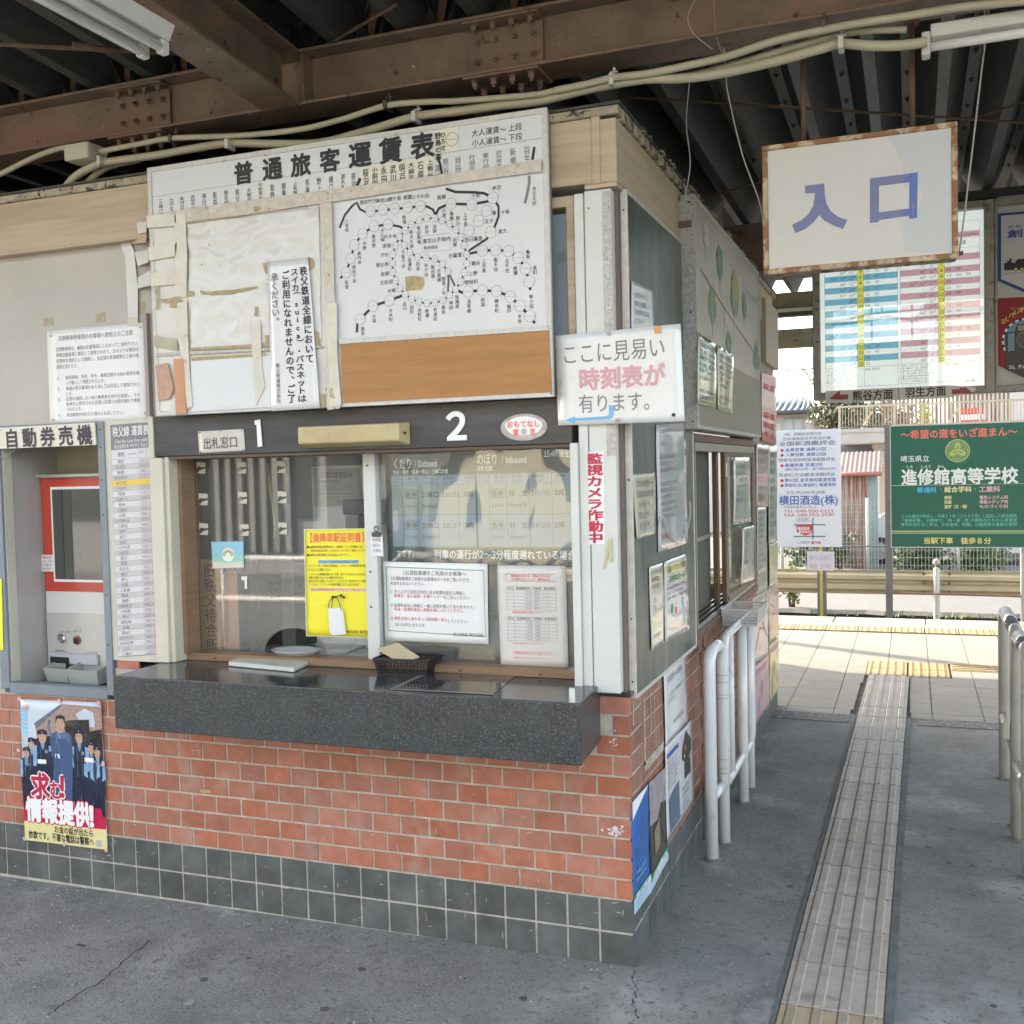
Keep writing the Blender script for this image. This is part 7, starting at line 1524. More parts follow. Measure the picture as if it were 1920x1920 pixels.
for D, u0, y0, y1, u1, v8, v23, cm in ((LD, uL0, uLy0, uLy1, uL1, vL8, vL23, BLR), (RD, uR0, uRy0, uRy1, uR1, vR8, vR23, PKR)):
    dv = (v23 - v8) / 15
    for h in range(5, 24):
        vc = v8 + dv * (h - 8)
        if h % 2 == 0: patch(TT, q, u0, vc - dv / 2, u1, vc + dv / 2, cm)
        patch(TT, q, y0, vc - dv / 2, y1, vc + dv / 2, YLR, .0014)
        w_ = .020 if h < 10 else .030; T(TT, q, str(h), (y0 + y1) / 2 - w_ / 2, vc - dv * .36, (y0 + y1) / 2 + w_ / 2, vc + dv * .38, INK, .012, .0024)
        lt, rt = D.get(h, ('', ''))
        for k, s_ in enumerate(reversed(lt.split())): uu = y0 - .052 - .058 * k; T(TT, q, s_, uu, vc - dv * .30, uu + .030, vc + dv * .34, RULE, .006, .0024); patch(TT, q, uu + .033, vc - dv * .28, uu + .039, vc - dv * .1, INK, .0024)
        for k, s_ in enumerate(rt.split()): uu = y1 + .010 + .058 * k; T(TT, q, s_, uu, vc - dv * .36, uu + .030, vc + dv * .28, RULE, .006, .0024)
        line(TT, q, [(u0, vc - dv / 2), (u1, vc - dv / 2)], .0010, RULE, .0018)
    vb, vt = v23 + dv / 2, zt3(1300, 770)[1] + .0
    line(TT, q, [(u0, vb), (u1, vb)], .0016, RULE, .0018); ve = vb + .115
    for uu in (u0, u1, y0 if cm is BLR else y0, y1): line(TT, q, [(uu, vt if uu in (u0, u1) else v8 - 3.5 * dv), (uu, ve if uu in (u0, u1) else vb)], .0016, RULE, .0018)
    line(TT, q, [(y1, vb), (y1, ve)], .0014, RULE, .0018); line(TT, q, [(u0, ve), (u1, ve)], .0016, RULE, .0018); T(TT, q, '無印 羽生行', y1 + .006, vb + .008, y1 + .10, vb + .024, INK2)
    block(TT, q, ['無印…三峰口行　影…影森行', '熊…熊谷行　寄…寄居行', '▲土曜・休日は運休いたします', ('★　急行列車　急行料金が必要', RED), '●ＳＬ運転日は時刻を変更', '■平日のみ運転いたします', ('くわしくは駅係員にお尋ね下さい', RED)], u0 + .008, vb + .006, y0 - .012, ve - .004, INK2, .006)
vt = zt3(1300, 708)[1]; vh = zt3(1300, 788)[1]
patch(TT, q, uR0, vh - .012, uR1, vh + .022, PKR); T(TT, q, '羽生方面　For Gyodashi and Hanyu', uR1 - .24, vh - .006, uR1 - .01, vh + .016, RULE, .01, .0024); T(TT, q, '羽生方面', uR1 - .155, vh + .036, uR1 - .08, vh + .062, INK, .012); line(TT, q, [(uR0, vt), (uR1, vt), (uR1, vh)], .0014, RULE)
patch(TT, q, uL0, vh - .012, uL1, vh + .022, BLR); T(TT, q, '熊谷・寄居・秩父・三峰口方面', uL0 + .01, vh - .006, uL1 - .05, vh + .016, WHITE, .01, .0024)
T(TT, q, '東行田駅', uR1 - .085, zt3(1300, 1760)[1] - .004, uR1 - .03, zt3(1300, 1760)[1] + .010, INK2)
MB().box(tx0, tx1, TY - .012, TY - .009, tz0, tz1).build('cover_glass', GLASS, TT)
# plate with directions below
dq = [F(a, c, TY - .062) for a, c in (z3(525, 1822), z3(1535, 1790), z3(1535, 1818), z3(528, 1903))]
DP = thing('direction_plate', 'cream plate with red arrows naming both train directions under the timetable case', 'sign')
yy = TY - .062
dx0, dx1, dz0, dz1 = F(*z3(526, 1860), yy).x, F(*z3(1500, 1810), yy).x, F(*z3(780, 1896), yy).z, F(*z3(780, 1808), yy).z
MB().slab([(dx0, yy, dz0), (dx0, yy, dz1 - .004), (dx0 + .85 * (dx1 - dx0), yy, dz1 - .004), (dx1 + .02, yy, dz1 - .022), (dx1 + .02, yy, dz1 - .042), (dx0 + .86 * (dx1 - dx0), yy, dz0)][::-1], (0, .008, 0)).build('plate', mat('cream_plate_2', (.60, .56, .50), .35, var=.03), DP)
q = RQ(dx0, dx1, dz0, dz1, yy - .0005)
ARW = mat('dark_red_arrow', (.30, .02, .035), .4)
ur = lambda X, Y: uvq(q, *z3(X, Y), yy)
pol(DP, q, [ur(548, 1878), ur(622, 1820), ur(622, 1850), ur(677, 1847), ur(677, 1880), ur(622, 1884)], ARW); pol(DP, q, [ur(1368, 1815), ur(1420, 1812), ur(1420, 1803), ur(1462, 1800), ur(1506, 1838), ur(1368, 1846)], ARW)
a0, a1 = ur(705, 1830), ur(978, 1885); T(DP, q, '熊谷方面', a0[0], .12, a1[0], .92, INK, .022); a0, a1 = ur(1055, 1800), ur(1332, 1865); T(DP, q, '羽生方面', a0[0], .06, a1[0], .84, INK, .022); line(DP, q, [ur(1013, 1800), ur(1016, 1893)], .003, INK)
# neighbouring case with railway banners
BC = thing('banner_case', 'framed case beside the timetable holding two railway pennants', 'display case')
cx0, cx1 = tx1 + .052, tx1 + 1.15
tf = MB(); tf.box(cx0, cx0 + .014, TY - .055, TY + .05, tz0 - fwd, tz1 + fwd); tf.box(cx0 + .014, cx1, TY - .055, TY + .05, tz1 + .004, tz1 + fwd + .008); tf.box(cx0 + .014, cx1, TY - .055, TY + .05, tz0 - fwd, tz0 - .004)
tf.build('frame', AL, BC, bevel=.003); MB().box(cx0 + .014, cx1, TY + .004, TY + .03, tz0 - .004, tz1 + .004).build('back_panel', mat('grey_white_back', (.46, .45, .41), .4), BC)
MB().box(tx0 - fwd, cx1, TY - .03, TY + .05, tz1 + fwd + .009, tz1 + fwd + .06).build('top_channel', mat('black_fascia'), BC)
zb_ = lambda X, Y: (1840 + X / 4.8, 380 + Y / 4.8)
yb = TY - .002
o = thing('blue_pennant', 'white pennant with a thick blue border and a small black locomotive in the display case', 'pennant')
pts = [F(*zb_(X, Y), yb) for X, Y in ((150, 98), (700, 55), (700, 850), (440, 830), (150, 705))]
MB().slab(pts[::-1], (0, -.0015, 0)).build('cloth', mat('blue_cloth', (.015, .07, .26), .6), o)
pts = [F(*zb_(X, Y), yb - .003) for X, Y in ((178, 118), (700, 78), (700, 810), (445, 800), (178, 688))]
MB().slab(pts[::-1], (0, -.001, 0)).build('field', mat('white_cloth', (.56, .55, .53), .6), o)
q = RQ(F(*zb_(178, 100), yb - .004).x, F(*zb_(178, 100), yb - .004).x + .45, F(*zb_(178, 700), yb - .004).z, F(*zb_(178, 118), yb - .004).z, yb - .0042)
ub = lambda X, Y: uvq(q, *zb_(X, Y), yb - .004)
a0 = ub(235, 205); T(o, q, 'おめでとう', a0[0], a0[1], a0[0] + .42, a0[1] + .055, BLUE, .015); a0 = ub(232, 245); T(o, q, '創立120周年', a0[0], a0[1], a0[0] + 1.05, a0[1] + .135, BLUE, .03)
line(o, q, [ub(205, 185), ub(384, 165)], .002, SBLUE); line(o, q, [ub(200, 345), ub(384, 330)], .002, SBLUE)
pol(o, q, [ub(205, 545), ub(232, 540), ub(232, 520), ub(300, 545), ub(310, 525), ub(330, 508), ub(384, 505), ub(420, 520), ub(440, 600), ub(205, 610)], INK, .0012); pol(o, q, [ub(250, 505), ub(275, 505), ub(268, 545), ub(256, 545)], INK, .0012)
for X in (310, 365, 420): a0 = ub(X, 598); dot(o, q, a0[0], a0[1], .011, INK, .0016); dot(o, q, a0[0], a0[1], .007, YELP, .002)
a0 = ub(298, 487); dot(o, q, a0[0], a0[1], .005, PINK); a0 = ub(345, 457); dot(o, q, a0[0], a0[1], .006, mat('pale_green_print')); a0 = ub(205, 640); T(o, q, 'SPECIAL', a0[0], a0[1] - .01, a0[0] + .40, a0[1] + .012, INK2)
o = thing('red_pennant', 'red pennant with a steam locomotive in a dashed ring, lower in the display case', 'pennant')
pts = [F(*zb_(X, Y), yb) for X, Y in ((133, 862), (384, 850), (700, 835), (700, 1640), (384, 1575), (133, 1455))]
MB().slab(pts[::-1], (0, -.0015, 0)).build('cloth', mat('deep_red_cloth', (.26, .015, .02), .6), o)
p0 = F(*zb_(133, 1640), yb); p1 = F(*zb_(700, 862), yb); q = RQ(p0.x, p1.x, p0.z, p1.z, yb - .0016); ub = lambda X, Y: uvq(q, *zb_(X, Y), yb - .0016)
cu, cv = ub(400, 1235); rr = (F(*zb_(400, 1235), yb).x - F(*zb_(185, 1235), yb).x)
dot(o, q, cu, cv, rr * .98, mat('photo_sky_blue', (.16, .28, .38), .5), .0010); ring(o, q, cu, cv, rr, .010, INK, .0014, 40)
for k in range(20): a = 2 * PI * k / 20; ring(o, q, cu, cv, rr, .010, WHITE, .0018, 3, a0=a, a1=a + .16)
pol(o, q, [ub(215, 1170), ub(300, 1160), ub(320, 1095), ub(430, 1090), ub(520, 1200), ub(520, 1600), ub(384, 1570), ub(220, 1500)], mat('locomotive_black_print', (.02, .018, .018), .4), .0022)
a0 = ub(400, 1230); dot(o, q, a0[0], a0[1], rr * .40, mat('locomotive_grey_print', (.07, .06, .058), .4), .0026); ring(o, q, a0[0], a0[1], rr * .40, .006, mat('locomotive_mid_grey', (.16, .14, .13), .4), .003)
pol(o, q, [ub(325, 1105), ub(384, 1100), ub(384, 1150), ub(330, 1152)], mat('lamp_tan_print', (.30, .24, .18), .4), .003); pol(o, q, [ub(238, 1180), ub(298, 1172), ub(298, 1330), ub(240, 1340)], mat('photo_sky_blue'), .003)
for s_, X, Y, a in (('Ｓ', 188, 1068, .50), ('Ｌ', 222, 1045, .42), ('パ', 262, 1012, .3), ('レ', 305, 985, .22), ('オ', 350, 965, .12), ('号', 395, 955, .0)):
    a0 = ub(X, Y); T(o, q, s_, a0[0] - .035, a0[1] - .03, a0[0] + .065, a0[1] + .035, GOLD, .03, .003)
a0 = ub(262, 955); T(o, q, '秩父路の', a0[0], a0[1] - .02, a0[0] + .30, a0[1] + .02, mat('dull_orange_ink', (.5, .25, .05), .5), .01, .003); a0 = ub(248, 1465); T(o, q, 'SL PALEO', a0[0], a0[1] - .01, a0[0] + .5, a0[1] + .05, mat('silver_ink', (.55, .55, .55), .4), .03, .0034)

# ================================================================== ACROSS THE TRACK
OY = 11.6
POSTM = mat('grey_sign_post', (.17, .17, .17), .45, metal=.3, var=.15, vscale=8, spots=(((.20, .08, .05), 6, .66, .06),))
# sake sign
SS = thing('brewery_sign', 'tall white brewery advertising board with red bullets and a small map', 'sign')
a, c = F(1457, 808, OY), F(1577, 1026, OY); sx0, sx1, sz0, sz1 = a.x - .02, F(1577, 900, OY).x, c.z, a.z + .002
MB().box(sx0, sx1, OY, OY + .03, sz0, sz1).build('board', mat('cool_white_enamel', (.66, .69, .74), .35, coat=.3), SS, bevel=.003)
MB().box(F(1532, 1100, OY).x, F(1549, 1100, OY).x, OY + .032, OY + .09, -1.2, sz1 - .1).build('post', POSTM, SS); MB().box(F(1537, 1100, OY).x, F(1542.5, 1100, OY).x, OY + .026, OY + .0315, -1.2, sz0).build('yellow_stripe', mat('yellow_post_stripe', (.5, .42, .08), .5), SS)
q = RQ(sx0, sx1, sz0, sz1, OY); zs = lambda X, Y: uvq(q, 1440 + X / 4, 720 + Y / 4, OY)
def srow(s, X0, X1, Y, h, m, bold=.0):
    a0, a1 = zs(X0, Y), zs(X1, Y); hh = h / 4 / 132 / q.H; T(SS, q, s, a0[0], a0[1] - hh / 2, a1[0], a0[1] + hh / 2, m, bold)
GI = mat('grey_violet_ink', (.14, .15, .20), .5); BI = mat('violet_blue_ink', (.08, .14, .42), .5)
srow('（独）酒類総合研究所', 98, 405, 380, 26, GI, .01); srow('日本酒造組合中央会共催', 110, 472, 413, 26, GI, .01); srow('全国新酒鑑評会', 78, 508, 450, 36, GI, .012)
for Y in (498, 535, 613, 725, 762): a0 = zs(105, Y); dot(SS, q, a0[0], a0[1], .022, mat('bullet_red', (.55, .05, .08), .45))
srow('金賞受賞 通算22回', 128, 438, 495, 28, BI, .012); srow('入賞回数 通算26回', 128, 438, 532, 28, BI, .012); srow('関東信越国税局酒類鑑評会', 78, 505, 572, 28, GI, .01); srow('最優秀賞 受賞2回', 124, 410, 610, 28, BI, .012); srow('(第67回H10年・第78回H19年)', 124, 512, 641, 24, BI, .004)
srow('南部杜氏自醸清酒鑑評会', 78, 505, 684, 28, GI, .01); srow('第60回 岩手県知事賞受賞', 124, 512, 723, 30, BI, .012); srow('南部杜氏(紫波町) 高橋清明', 124, 512, 760, 28, BI, .012); srow('文化2年(1805年)創業', 135, 430, 815, 26, GI, .006); srow('横田酒造(株)', 82, 528, 873, 74, BI, .02); srow('行田市桜町2-29-3', 120, 358, 924, 22, GI); srow('TEL 048-556-6111', 120, 495, 954, 28, mat('bullet_red'), .012); srow('FAX 048-553-3530', 120, 498, 982, 28, mat('bullet_red'), .012)
for pts in ([(210, 1028), (325, 1028)], [(192, 1055), (430, 1055)], [(337, 1003), (337, 1165)], [(192, 1143), (430, 1143)]): line(SS, q, [zs(*p) for p in pts], .016 if pts[0][0] != 210 else .005, GI)
line(SS, q, [zs(*p) for p in ((212, 1005), (312, 1003), (313, 1028), (212, 1030), (212, 1005))], .004, GI); srow('東行田駅', 222, 302, 1016, 16, GI)
pol(SS, q, [zs(*p) for p in ((212, 1060), (335, 1056), (332, 1118), (280, 1138), (218, 1112))], mat('bullet_red')); 
def srow2(*a_, **k): srow(*a_, **k)
for s_, X0, X1, Y in (('横田酒造', 220, 312, 1083), ('駅徒歩3分', 230, 328, 1108)): a0, a1 = zs(X0, Y), zs(X1, Y); T(SS, q, s_, a0[0], a0[1] - .014, a1[0], a0[1] + .014, WHITE, .02, .003)
srow('工場見学', 218, 312, 1188, 24, GI, .006); srow('要予約', 322, 398, 1190, 24, mat('bullet_red'), .02)
# small handwritten card tied to the post
HM = F(1513, 1034, OY - .02); HN = F(1565, 1070, OY - .02); q = RQ(HM.x, HN.x, HN.z, HM.z, OY - .02)
o = sheet('handwritten_card', q, mat('pale_lilac_card', (.62, .60, .66), .5), None, thick=.004); tag(o, 'small pale card with handwritten pink characters tied to the sign post', 'sign'); T(o, q, '降りる前に', .08, .18, .92, .48, mat('faded_violet', (.38, .33, .44), .5), .0); T(o, q, '精算　お早め', .1, .62, .88, .92, FADER, .01)
MB().tube([(HM.x + .18, OY - .017, HM.z), (HM.x + .18, OY + .03, HM.z + .03)], .003, 6).build('tie', SCREW, o)
# school sign
GS = thing('school_sign', 'large dark green high school advertising board with white title and gold crest', 'sign')
gx0, gx1, gz0, gz1 = F(1671, 900, OY).x, F(1671, 900, OY).x + 1.96, F(1672, 1025, OY).z, F(1671, 800, OY).z
for nm, z0, z1 in (('lower_sheet', gz0, gz0 + (gz1 - gz0) * .508), ('upper_sheet', gz0 + (gz1 - gz0) * .512, gz1)): MB().box(gx0, gx1, OY, OY + .012, z0, z1).build(nm, DGREEN, GS)
fr = MB(); t = .014
fr.box(gx0 - t, gx0, OY - .006, OY + .03, gz0 - t, gz1 + t); fr.box(gx1, gx1 + t, OY - .006, OY + .03, gz0 - t, gz1 + t); fr.box(gx0, gx1, OY - .006, OY + .03, gz1, gz1 + t); fr.box(gx0, gx1, OY - .006, OY + .03, gz0 - t, gz0); fr.build('frame', mat('pale_steel_edge', (.45, .45, .42), .4, metal=.3), GS)
q = RQ(gx0, gx1, gz0, gz1, OY); zg = lambda X, Y: uvq(q, 1440 + X / 4, 720 + Y / 4, OY)
def grow(s, X0, X1, Y, h, m, bold=.0, slope=0):
    a0, a1 = zg(X0, Y), zg(X1, Y); hh = h / 4 / 132 / q.H; vv = zg((X0 + X1) / 2, Y)[1]; T(GS, q, s, a0[0], vv - hh / 2, a1[0], vv + hh / 2, m, bold)
CORAL = mat('coral_ink', (.70, .16, .12), .5); CRM = mat('cream_title_ink', (.70, .72, .66), .5); LIME = mat('lime_gold_ink', (.36, .44, .14), .5)
grow('〜希望の道をいざ進まん〜', 995, 1872, 368, 66, CORAL, .028); grow('埼玉県立', 992, 1212, 560, 46, CRM, .014)
for s_, X0, X1 in (('しん', 1035, 1090), ('しゅう', 1145, 1225), ('かん', 1270, 1328)): grow(s_, X0, X1, 618, 24, CRM, .014)
grow('進修館高等学校', 998, 1878, 692, 118, CRM, .028)
grow('普通科', 1115, 1265, 794, 40, mat('cyan_ink', (.06, .42, .62), .5), .03); grow('・', 1280, 1310, 790, 30, PINK); grow('総合学科', 1322, 1528, 790, 42, mat('pale_yellow_ink', (.72, .66, .30), .5), .022); grow('・', 1540, 1570, 788, 30, PINK); grow('工業科', 1582, 1742, 788, 42, PINK, .022)
for s_, X0, X1, Y in (('美術', 1322, 1378, 852), ('商業', 1322, 1378, 886), ('進学（文・理）', 1322, 1512, 920)): grow(s_, X0, X1, Y, 28, mat('pale_yellow_ink'), .02)
for s_, X0, X1, Y in (('電気システム科', 1585, 1802, 850), ('情報メディア科', 1585, 1802, 884), ('ものづくり科', 1585, 1802, 918)): grow(s_, X0, X1, Y, 28, PINK, .02)
grow('３つの高校が統合し、平成１７年（２００５年）に誕生した総合高校', 995, 1868, 990, 27, MINT, .01); grow('『進徳修業』 の精神で、 知・徳・体 の調和のとれた人材育成', 992, 1868, 1022, 27, MINT, .01); grow('専門科目を深く学び、大学進学、就職、公務員等の進路を実現', 995, 1868, 1054, 27, MINT, .01)
for Y, m in ((1103, mat('pale_line_ink', (.55, .55, .30), .5)), (1118, mat('pale_green_line', (.30, .55, .30), .5))): v = zg(1400, Y)[1]; line(GS, q, [(0, v), (1, v)], .012, m)
grow('当駅下車　徒歩８分', 1165, 1675, 1175, 48, GOLD, .024)
cu, cv = zg(1422, 500); ring(GS, q, cu, cv, .150, .016, LIME, n=40); ring(GS, q, cu, cv, .125, .008, LIME, n=40)
R_ = .118
def pz(r, a): return (cu + r * math.cos(a) / q.W, cv - r * math.sin(a) / q.H)
pol(GS, q, [p for k in range(3) for p in (pz(.035, PI / 2 + k * 2 * PI / 3 - 1.0), pz(.09, PI / 2 + k * 2 * PI / 3 - .42), pz(.112, PI / 2 + k * 2 * PI / 3 - .2), pz(.112, PI / 2 + k * 2 * PI / 3 + .2), pz(.09, PI / 2 + k * 2 * PI / 3 + .42), pz(.035, PI / 2 + k * 2 * PI / 3 + 1.0))], LIME)
for k in range(3):
    a = -PI / 2 + k * 2 * PI / 3; u, v = pz(.078, a); ring(GS, q, u, v, .036, .008, LIME); ring(GS, q, u, v, .018, .008, LIME); line(GS, q, [pz(.02, PI / 2 + k * 2 * PI / 3), pz(.055, PI / 2 + k * 2 * PI / 3)], .010, DGREEN, .002)
    for s in (-.5, .5): u, v = pz(.105, a + s); ring(GS, q, u, v, .016, .006, LIME)
for px_, w_ in ((1660, 13), (1914, 7)):
    a, c = F(px_, 1000, OY + .05).x, F(px_ + w_, 1000, OY + .05).x
    MB().box(a - (.0 if w_ > 10 else 0), c, OY + .035, OY + .11, -1.2, F(px_, 797, OY + .05).z if w_ > 10 else .5).build('post', POSTM if w_ > 10 else mat('cream_thin_post', (.42, .40, .34), .5), GS)
MB().obox(F(1576, 800, OY + .06), F(1665, 799, OY + .06), .03, .02).build('top_rail', POSTM, GS); MB().obox(F(1576, 1024, OY + .06), F(1665, 1024, OY + .06), .03, .02).build('mid_rail', POSTM, GS); MB().obox(F(1660, 1111, OY + .06), F(1930, 1119, OY + .06), .03, .022).build('low_rail', mat('rusty_thin_rail', (.20, .13, .10), .6), GS)
# guard rail
GR = thing('guard_rail', 'cream corrugated steel guard rail stained with rust along the road', 'guard rail')
gy = 11.95; zt, zb = F(1750, 1071, gy).z + .01, F(1750, 1116, gy).z
prof = [(.0, 0), (.10, .03), (.22, -.045), (.36, -.045), (.46, .03), (.54, .03), (.64, -.045), (.78, -.045), (.90, .03), (1, 0)]
P = []
for x in (-6, 9):
    for t_, d in prof: P.append((x, gy + d, zt + (zb - zt) * t_))
n = len(prof); b = MB(); b.add(P, [(i, n + i, n + i + 1, i + 1) for i in range(n - 1)])
CRR = mat('cream_rusty_paint', (.50, .43, .29), .5, var=.08, vscale=4, stretch=(1, 1, 2), spots=(((.30, .15, .06), 7, .66, .08), ((.22, .10, .05), 40, .74, .03)))
o = b.build('corrugated_rail', CRR, GR); so = o.modifiers.new('thick', 'SOLIDIFY'); so.thickness = .004
for xx in (-2.9, F(1756, 1100, gy).x, 5.1):
    t_ = thing('guard_rail_post', 'white ball topped post of the guard rail' if xx > 0 and xx < 3 else 'white guard rail post out of sight to the side', 'post') if False else None
    r_ = .038
    pst = MB().tube([(xx, gy - .10, -1.2), (xx, gy - .10, zt + .03), (xx, gy - .10, zt + .06)], r_, 14, True, [r_ * 1.15, r_, r_ * .5]).build('post', mat('chalky_white_post', (.55, .54, .48), .6, var=.12, vscale=8, spots=(((.33, .13, .06), 9, .66, .05),)), GR)
    b = MB(); P = []; n1, n2 = 12, 8; c = Vector((xx, gy - .10, zt + .125))
    for j in range(n2 + 1):
        for i in range(n1): th_, ph = 2 * PI * i / n1, PI * j / n2; P.append(c + Vector((math.cos(th_) * math.sin(ph), math.sin(th_) * math.sin(ph), math.cos(ph))) * .045)
    b.add(P, [(j * n1 + i, j * n1 + (i + 1) % n1, (j + 1) * n1 + (i + 1) % n1, (j + 1) * n1 + i) for j in range(n2) for i in range(n1)], True); b.build('ball_cap', mat('chalky_cream_ball', (.52, .44, .36), .6, var=.2, vscale=20), pst)
    MB().tube([(xx, gy - .10, zt - .0), (xx, gy - .10, zt + .085)], .014, 8).build('cap_stem', RUST, pst)
    for s in (-.16, .16):
        for t2 in (.12, .48, .85): MB().disc((xx + s, gy - .045, zt + (zb - zt) * t2), (0, -1, 0), .022, .012, 8).build('bolt', mat('rusty_bolt', (.16, .12, .09), .7), GR)
# mesh fence, bushes
FY = 17.2
MF = thing('mesh_fence', 'thin green grey wire mesh fence behind the road', 'fence')
b = MB(); zt_ = .95; 
x = -3.0
while x < 4.2: b.obox((x, FY, -.45), (x, FY, zt_), .008, .008); x += .062
for k in range(10): b.obox((-3.0, FY, -.40 + .14 * k), (4.2, FY, -.40 + .14 * k), .006, .006)
b.build('wire_mesh', mat('galvanised_wire', (.35, .36, .32), .5), MF)['kind'] = 'stuff'
x = -3.0
while x < 4.3: MB().tube([(x, FY + .02, -.45), (x, FY + .02, zt_ + .03)], .03, 8).build('fence_post', mat('galvanised_post', (.45, .44, .38), .5), MF); x += 1.55
LEAFM = mat('leaf_green', (.065, .105, .028), .55, var=.5, vscale=4); LEAFL = mat('leaf_light_green', (.13, .19, .045), .5, var=.4, vscale=5); STEM = mat('twig_brown', (.11, .08, .05), .8)
def leaf_cloud(name, label_, cat, c, rad, n, sz, m, parent=None, seed=1, blade=False):
    rnd = random.Random(seed); t = thing(name, label_, cat); b = MB(); c = Vector(c)
    for _ in range(n):
        while True:
            p = Vector((rnd.uniform(-1, 1), rnd.uniform(-1, 1), rnd.uniform(-1, 1)))
            if .15 < p.length < 1: break
        p = Vector((p.x * rad[0], p.y * rad[1], p.z * rad[2])) * (.8 + .3 * math.sin(p.x * 9 + seed) * math.cos(p.z * 7)) + c
        d = Vector((rnd.uniform(-1, 1), rnd.uniform(-1, 1), rnd.uniform(-.2, 1) if blade else rnd.uniform(-1, 1))).normalized(); s = d.cross(Vector((rnd.uniform(-1, 1), rnd.uniform(-1, 1), rnd.uniform(-1, 1)))).normalized()
        L, W = sz * rnd.uniform(.7, 1.4), sz * (.12 if blade else .32)
        b.add([p, p + d * L * .5 + s * W, p + d * L, p + d * L * .5 - s * W], [(0, 1, 2, 3)])
    b.build('foliage', m, t)
    st = MB()
    for k in range(5): st.tube([(c.x + rnd.uniform(-.3, .3) * rad[0], c.y, c.z - rad[2] - .15), (c.x + rnd.uniform(-.7, .7) * rad[0], c.y + rnd.uniform(-.3, .3) * rad[1], c.z + rad[2] * .4)], .012, 5)
    st.build('stems', STEM, t); return t
leaf_cloud('bush', 'dense dark green bush behind the guard rail under the brewery sign', 'bush', (-.85, 17.8, -.05), (.75, .5, .55), 2600, .13, LEAFM, seed=3, blade=True)
leaf_cloud('bush', 'green bush between the shed and the school sign post, low at the fence', 'bush', (.98, 17.8, -.1), (.55, .5, .50), 1700, .13, LEAFM, seed=4, blade=True)
leaf_cloud('bush', 'lighter loose bush with small leaves under the middle of the school sign', 'bush', (2.0, 17.7, -.05), (.62, .45, .50), 1700, .08, LEAFL, seed=5)
leaf_cloud('bush', 'tiny pale green sprigs growing against the end of the office wall across the track', 'bush', (-.78, 12.5, -.10), (.16, .14, .34), 260, .07, LEAFL, seed=6)
# red corrugated shed
SH = thing('rusty_shed', 'narrow shed of rusty red corrugated iron with a pale green side', 'shed')
shy = 18.5; x0, x1 = F(1560, 950, shy).x, F(1628, 950, shy).x
def corrugated(x0, x1, y, z0, z1, m, name, pitch=.075, amp=.016, parent=SH):
    b = MB(); n = int((x1 - x0) / pitch * 6); P = []
    for i in range(n + 1):
        x = x0 + (x1 - x0) * i / n; yy = y + amp * math.sin(2 * PI * (x - x0) / pitch); P += [(x, yy, z0), (x, yy, z1)]
    b.add(P, [(2 * i, 2 * i + 2, 2 * i + 3, 2 * i + 1) for i in range(n)], True); return b.build(name, m, parent)
RW = mat('rusty_pink_corrugated', (.32, .25, .20), .7, var=.15, vscale=3, stretch=(9, 1, .25), spots=(((.27, .085, .05), 3.2, .47, .06), ((.42, .44, .38), 2.2, .56, .1)))
corrugated(x0, x1, shy, -.45, .78, RW, 'lower_wall'); corrugated(x0, x1, shy - .02, .775, F(1600, 888, shy).z, RW, 'upper_wall')
MB().box(x1, x1 + .16, shy - .02, shy + 1.2, -.45, 1.4).build('side_wall', mat('pale_sea_green', (.22, .28, .25), .6, var=.1, vscale=4), SH)
zr0, zr1 = F(1600, 890, shy - .2).z, F(1600, 863, shy + .6).z
b = MB(); P = []; n = 60; xa, xb = x0 - .1, F(1653, 885, shy - .2).x
for i in range(n + 1):
    x = xa + (xb - xa) * i / n; dz = .012 * math.sin(i * 1.25); P += [(x, shy - .2, zr0 + .04 + dz), (x, shy + .9, zr1 + .17 + dz)]
b.add(P, [(2 * i, 2 * i + 2, 2 * i + 3, 2 * i + 1) for i in range(n)], True); b.build('roof', mat('faded_pink_roof', (.30, .19, .15), .6, var=.2, vscale=5), SH)
MB().tube([(xa, shy - .22, zr0 + .01), (xb, shy - .22, zr0 + .01)], .045, 8).build('gutter', mat('red_gutter', (.34, .13, .10), .5), SH)
# terrace building with railing
TB = thing('terrace_building', 'pale concrete building with a balustraded terrace behind the shed and signs', 'building')
ty = 20.5; tz = F(1620, 805, ty).z; tb = F(1620, 830, ty).z; xl = F(1574, 800, ty).x
CON_ = mat('pale_concrete_wall', (.38, .35, .30), .8, var=.08, vscale=2)
MB().box(xl, 14, ty, ty + 6, tb, tz).build('terrace_slab', CON_, TB); MB().box(xl, 14, ty - .03, ty, tz - .06, tz + .02).build('slab_edge', CON_, TB)
MB().box(xl + .75, 14, ty + 1.6, ty + 6, -.5, tb).build('lower_wall', mat('beige_wall', (.40, .34, .27), .8, var=.08, vscale=2), TB)
MB().obox((xl + .72, ty + 1.2, tb), (xl + 1.5, ty + 1.2, .6), .25, .12, (0, 1, 0)).build('stair_stringer', CON_, TB); MB().box(xl - .2, xl + .7, ty + 2.5, ty + 2.6, tb - .45, tb).build('dark_wall_panel', mat('slate_panel', (.10, .11, .13), .6), TB)
MB().box(xl + 1.75, xl + 2.6, ty + 1.55, ty + 1.6, 1.4, 1.9).build('dark_opening', DARK, TB)
MB().box(xl + 2.4, 14, ty + 2.6, ty + 6, tz, tz + 3.0).build('upper_wall', mat('white_render', (.56, .54, .50), .8, var=.04), TB)
for k in range(4): w_ = MB().box(xl + 4.1 + 1.7 * k, xl + 5.0 + 1.7 * k, ty + 2.56, ty + 2.599, tz + .35, tz + 1.4).build('window', mat('dark_window', (.05, .055, .06), .15), TB)
